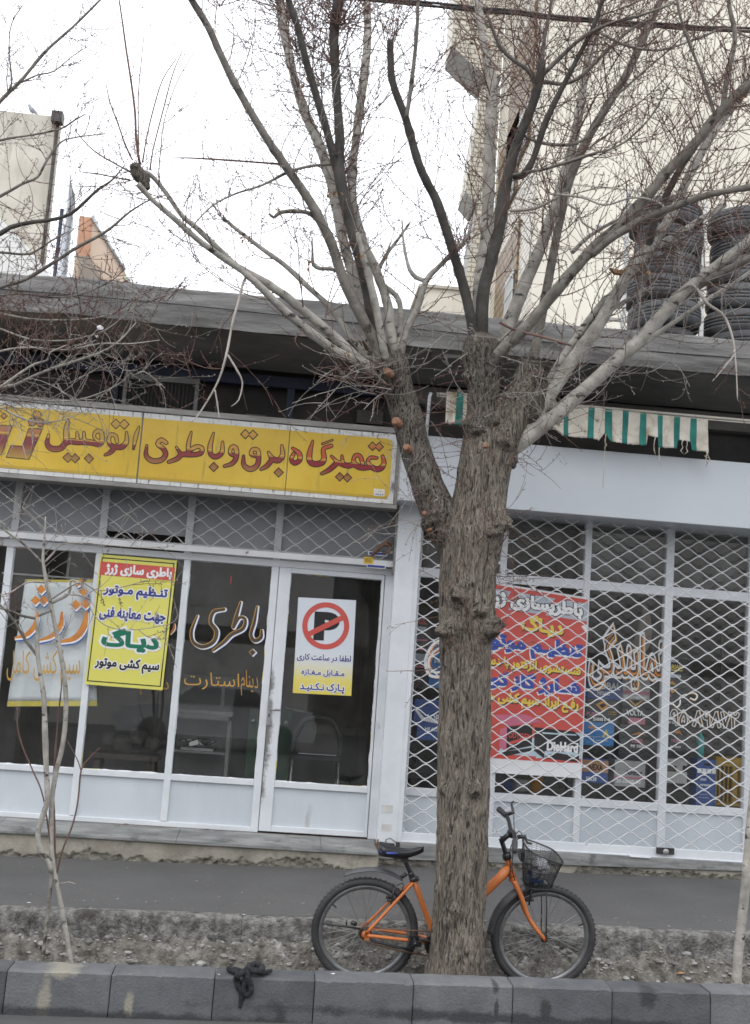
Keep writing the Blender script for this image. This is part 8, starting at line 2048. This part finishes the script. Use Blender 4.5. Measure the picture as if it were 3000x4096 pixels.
# dry leaves that never fell
mb = MB()
def leaf(p, s_):
    n = Vector((rnd.gauss(0, 1), rnd.gauss(0, 1), rnd.gauss(0, 1))).normalized(); u = n.orthogonal().normalized(); v = n.cross(u)
    an = rnd.uniform(0, 6); u, v = u * math.cos(an) + v * math.sin(an), v * math.cos(an) - u * math.sin(an)
    q = [p, p + u * s_ * 0.4 + v * s_ * 0.32 + n * s_ * 0.15, p + u * s_ + n * s_ * 0.1, p + u * s_ * 0.4 - v * s_ * 0.32 + n * s_ * 0.15, p + u * s_ * 0.55 - n * s_ * 0.12]
    mb.add([tuple(a) for a in q], [(0, 1, 4), (1, 2, 4), (2, 3, 4), (3, 0, 4)])
for cx_, cy_, n, sp, s_ in ((985, 960, 7, 14, 0.03), (1250, 330, 10, 22, 0.04), (1345, 770, 9, 20, 0.035), (1435, 1020, 5, 14, 0.03), (2560, 1090, 5, 18, 0.035), (2950, 380, 6, 22, 0.04), (1420, 1380, 4, 20, 0.045), (1935, 200, 6, 18, 0.035), (1240, 1050, 5, 14, 0.035), (2160, 250, 6, 14, 0.04)):
    for _ in range(n): leaf(at(rnd.gauss(cx_, sp), rnd.gauss(cy_, sp), YTK + rnd.uniform(-0.45, 0.1)), s_ * rnd.uniform(0.6, 1.1))
q = at(2455, 1085, YTK - 0.1)
mb.prism([at(*p, YTK - 0.1) for p in ((2440, 1070), (2460, 1092), (2490, 1096), (2516, 1070), (2520, 1058), (2500, 1078), (2475, 1080))], (0, 0.03, 0))
mb.build('dry_leaves', M['leaf_dry'], tree)

# ---- the neighbouring tree whose branches reach in from the left
YL2 = -2.35
cx0 = at(-720, 3300, -2.6)
t2 = thing('tree', (cx0.x, -2.6, gz(Z_PIT, cx0.x)), 'bare tree outside the left edge whose thin grey branches reach in over the yellow sign', 'tree')
tp2 = [(cx0.x, -2.6, gz(Z_PIT, cx0.x) - 0.05, 0.15), (cx0.x + 0.02, -2.6, 0.8, 0.13), (cx0.x + 0.05, -2.58, 1.7, 0.12), (cx0.x + 0.1, -2.5, 2.5, 0.11), (cx0.x + 0.16, -2.4, 3.1, 0.08), (cx0.x + 0.2, -2.3, 3.9, 0.05), (cx0.x + 0.3, -2.2, 4.8, 0.03)]
limb('trunk', t2, tp2, M['bark'], sides=40, step=0.03, rough=0.08, ridge=0.006)
BL = [
 ([(-480, 900, 14), (-200, 620, 10), (0, 405, 8), (85, 321, 7), (182, 206, 6), (290, 109, 5), (400, 0, 4), (450, -60, 3)], 0.3, 0.5, MID, .09, (.15, .4)),
 ([(-100, 500, 6), (30, 370, 5), (45, 300, 4), (36, 210, 3), (45, 100, 2.5), (90, 20, 2)], 0.35, 0.3, MID, .1, (.1, .3)),
 ([(85, 330, 4), (150, 300, 3.5), (215, 285, 3), (290, 225, 2), (360, 180, 1.5)], 0.4, 0.4, MID, .09, (.1, .25)),
 ([(-500, 1100, 12), (-200, 880, 8), (0, 785, 6), (90, 735, 5.5), (150, 708, 5), (188, 640, 5), (242, 570, 4), (300, 550, 3), (420, 535, 2)], 0.2, 0.3, MID, .09, (.12, .35)),
 ([(-500, 1150, 16), (-200, 1020, 13), (0, 935, 11), (40, 910, 10), (121, 890, 9), (200, 880, 8), (260, 865, 8), (303, 841, 7), (387, 763, 6), (448, 720, 4), (500, 660, 2)], 0.1, -0.1, DARK, .085, (.12, .35)),
 ([(-500, 1400, 13), (-200, 1240, 10), (0, 1150, 8), (80, 1125, 8), (151, 1090, 8), (303, 993, 7), (424, 926, 6), (520, 847, 4), (600, 800, 3), (666, 781, 2)], 0.0, -0.2, MID, .085, (.12, .35)),
 ([(-400, 700, 8), (-150, 620, 6), (0, 562, 5), (139, 538, 4), (242, 515, 4), (300, 480, 3), (345, 455, 2)], 0.4, 0.4, MID, .09, (.1, .3)),
 ([(-300, 1050, 7), (-60, 1010, 6), (100, 1017, 5), (150, 1000, 4), (210, 960, 4), (275, 925, 2)], 0.1, 0.1, MID, .1, (.1, .3)),
 ([(-450, 1700, 12), (-200, 1610, 8), (0, 1551, 7), (60, 1539, 6.5), (182, 1484, 6), (327, 1436, 5.5), (424, 1400, 4.5), (484, 1357, 3.5), (545, 1290, 2)], -0.1, -0.25, PALE, .06, (.12, .4)),
 ([(-300, 1650, 8), (-80, 1580, 6), (0, 1548, 5.5), (121, 1466, 5), (190, 1440, 4), (200, 1410, 3), (270, 1380, 2.5)], -0.15, -0.35, PALE, .06, (.12, .35)),
 ([(-300, 1620, 7), (-60, 1580, 5), (60, 1588, 4), (160, 1600, 4), (250, 1605, 3.5), (339, 1593, 3), (436, 1557, 3), (520, 1508, 2.5), (575, 1484, 1.5)], -0.05, -0.2, PALE, .07, (.12, .35)),
 ([(-350, 1240, 7), (-100, 1240, 5.5), (0, 1254, 5), (121, 1276, 4.5), (242, 1281, 4), (339, 1277, 3.5), (430, 1262, 3), (533, 1230, 2.5), (708, 1194, 1.5)], 0.05, -0.1, PALE, .06, (.12, .35)),
 ([(-300, 1280, 6), (-60, 1300, 4.5), (0, 1315, 4), (121, 1357, 4), (242, 1363, 3.5), (330, 1350, 3), (430, 1315, 2.5), (560, 1210, 1.5)], 0.0, -0.2, PALE, .06, (.12, .35)),
 ([(-350, 1500, 7), (-100, 1440, 5), (20, 1400, 4), (130, 1390, 4), (260, 1400, 3.5), (400, 1375, 3), (520, 1375, 2.5), (640, 1360, 1.5)], -0.1, -0.3, PALE, .06, (.12, .35)),
 ([(-300, 1180, 7), (-60, 1185, 5), (90, 1175, 4), (210, 1190, 3.5), (330, 1175, 3), (450, 1120, 2), (500, 1070, 1.5)], 0.1, -0.1, MID, .07, (.12, .35)),
 ([(-250, 1640, 5), (-40, 1620, 4), (60, 1660, 3.5), (150, 1690, 3), (250, 1680, 2.5), (330, 1650, 1.5)], -0.2, -0.4, PALE, .09, (.1, .3)),
 ([(303, 1000, 4), (330, 1060, 3.5), (420, 1090, 3), (500, 1140, 2.5), (560, 1180, 2), (620, 1215, 1.5)], -0.1, -0.2, M['twig_pale'], .1, (.08, .2)),
]
tw = Twigs()
for pts, ya, yb, m_, ev, Lr in BL:
    avg = sum(p[2] for p in pts) / len(pts)
    o, path = limb('branch', t2, world_path(pts, YL2 + ya, YL2 + yb), m_, sides=8, step=0.03, rough=0.12, knots=0.003)
    low = pts[-1][1] > 1150
    tw.dress(path, ev * (0.66 if low else 0.6), (Lr[0] * 1.1, Lr[1] * 1.4), r_=0.0026, start=0.22, up=0.05 if not low else 0.015, kids=1.0, m=1 if rnd.random() < (0.45 if low else 0.2) else 0, wig=0.26)
tag(tw.build('twigs', [M['twig'], M['twig_pale']], t2), kind='stuff')

for x, y, s__, lab in ((402, 1312, 0.022, 'torn scrap of white plastic caught in the low twigs over the canopy edge'), (390, 1346, 0.011, 'tiny white plastic shred caught in the twigs below a larger scrap')):
    q = at(x, y, YL2 - 0.2); mb = MB(); n = 7
    vs = [tuple(q)] + [(q.x + s__ * rnd.uniform(0.5, 1.2) * math.cos(2 * PI * k / n), q.y + rnd.uniform(-0.01, 0.01), q.z + s__ * rnd.uniform(0.4, 1.1) * math.sin(2 * PI * k / n)) for k in range(n)]
    mb.add(vs, [(0, 1 + k, 1 + (k + 1) % n) for k in range(n)]); o = mb.build('plastic_scrap', M['paper']); so = o.modifiers.new('t', 'SOLIDIFY'); so.thickness = 0.001; tag(o, lab, 'litter')

# ---- saplings
YSP = -2.72
s1o = at(284, 3851, YSP)
sp1 = thing('sapling', (s1o.x, YSP, pit_z(s1o.x, YSP)), 'slim young tree of several pale stems in front of the left shop', 'sapling')
zz3 = lambda x, y: zq(x, y, 0, 2150, 2.065)
tw = Twigs()
SPB = [
 ([(288, 3900, 14), (284, 3851, 13), (261, 3715, 13), (238, 3593, 13), (223, 3518, 12), (208, 3427, 13), (204, 3313, 12), (208, 3200, 12), (223, 3094, 12), (252, 2973, 12), (264, 2828, 12), (257, 2707, 11), (237, 2586, 11), (208, 2440, 10), (184, 2320, 9), (172, 2237, 7), (178, 2150, 5), (182, 2067, 3)], 0, 0, PALE),
 ([(168, 3880, 9), (172, 3830, 9), (189, 3669, 9), (204, 3525, 9), (210, 3420, 8)], -0.05, 0, MID),
 ([(206, 3490, 9), (195, 3450, 12), (163, 3404, 14), (152, 3336, 12), (172, 3260, 13), (189, 3200, 13), (186, 3094, 13), (182, 2980, 13), (179, 2876, 12), (175, 2790, 12), (167, 2731, 11), (150, 2610, 10), (150, 2489, 9), (145, 2470, 9)], -0.03, -0.08, PALE),
 ([(150, 2625, 8), (97, 2552, 8), (60, 2490, 7), (0, 2420, 6), (-90, 2370, 4)], -0.06, -0.15, MID),
 ([(145, 2474, 7), (90, 2463, 6), (30, 2440, 5), (-30, 2428, 3)], -0.08, -0.2, MID),
 ([(208, 2440, 7), (155, 2462, 7)], 0, -0.08, MID),
 ([(208, 2412, 7), (276, 2373, 7), (285, 2320, 5), (335, 2350, 4), (365, 2440, 3), (420, 2500, 2.5), (520, 2520, 2), (680, 2495, 2), (712, 2460, 1.5)], 0, -0.25, M['twig_pale']),
 ([(172, 2255, 6), (140, 2220, 6), (87, 2170, 6), (30, 2130, 5), (-40, 2070, 4)], 0, 0.1, MID),
 ([(178, 2250, 5), (215, 2210, 5), (245, 2178, 4), (330, 2172, 3), (430, 2180, 3), (560, 2190, 2), (700, 2185, 1.5)], 0, 0.05, M['twig_pale']),
 ([(200, 2400, 5), (245, 2370, 5), (320, 2330, 4), (390, 2360, 3), (480, 2350, 2.5), (590, 2320, 2)], 0, -0.3, M['twig_pale']),
 ([(222, 3510, 6), (218, 3300, 5.5), (214, 3150, 5), (222, 3000, 5), (235, 2850, 4), (248, 2720, 3), (252, 2600, 2)], 0.02, 0.05, M['twig']),
 ([(225, 3500, 5), (250, 3400, 4.5), (290, 3300, 4.5), (312, 3200, 4), (325, 3080, 4), (360, 3030, 3), (400, 2990, 2)], 0.0, -0.1, M['twig']),
 ([(326, 3090, 3), (310, 3040, 3), (270, 2965, 2)], -0.06, -0.1, M['twig']),
 ([(215, 3480, 4), (175, 3200, 4), (130, 3080, 4), (95, 3000, 4), (72, 2920, 3.5), (68, 2830, 2.5)], 0.0, -0.05, M['twig']),
 ([(235, 3538, 4), (255, 3532, 3), (275, 3528, 2.5), (300, 3535, 1.5)], 0, -0.05, M['twig_pale']),
 ([(180, 2330, 5), (110, 2330, 4), (40, 2370, 3), (-20, 2380, 2)], 0, -0.1, M['twig_pale']),
 ([(260, 2375, 4), (330, 2385, 3.5), (360, 2400, 3)], -0.1, -0.2, M['twig_pale']),
]
for k, (pts, ya, yb, m_) in enumerate(SPB):
    avg = sum(p[2] for p in pts) / len(pts)
    pts = [(a, b, c * 0.84) for a, b, c in pts]
    o, path = limb('stem' if avg > 7 else 'branch', sp1, world_path(pts, YSP + ya, YSP + yb), m_, sides=10 if avg > 7 else 6, step=0.025, rough=0.15, knots=0.006 if avg > 7 else 0.002)
    if k not in (0, 1, 2, 10, 11, 12, 13, 14): tw.dress(path, 0.07, (.1, .32), r_=0.0022, start=0.25, up=0.03, kids=0.8, m=rnd.choice((0, 1)))
    if k == 0: tw.dress(path, 0.06, (.1, .3), r_=0.0022, start=0.78, up=0.05, kids=0.8, m=1)
tag(tw.build('twigs', [M['twig'], M['twig_pale']], sp1), kind='stuff')

s2o = at(2947, 3928, YSP)
sp2 = thing('sapling', (s2o.x, YSP, pit_z(s2o.x, YSP)), 'pale ringed sapling trunk standing at the right edge of the view', 'sapling')
o, path = limb('stem', sp2, world_path([(2945, 3960, 22), (2947, 3928, 20), (2953, 3815, 20), (2966, 3686, 20), (2978, 3583, 19), (2994, 3403, 18), (3003, 3300, 18), (3020, 3100, 17), (3035, 2900, 16), (3050, 2600, 14), (3080, 2300, 11), (3100, 2000, 7)], YSP, YSP + 0.1), PALE, sides=14, step=0.02, rough=0.12, knots=0.012)
tw = Twigs(); tw.dress(path, 0.09, (.15, .4), start=0.7, side=Vector((1, 0, 0))); tag(tw.build('twigs', [M['twig']], sp2), kind='stuff')
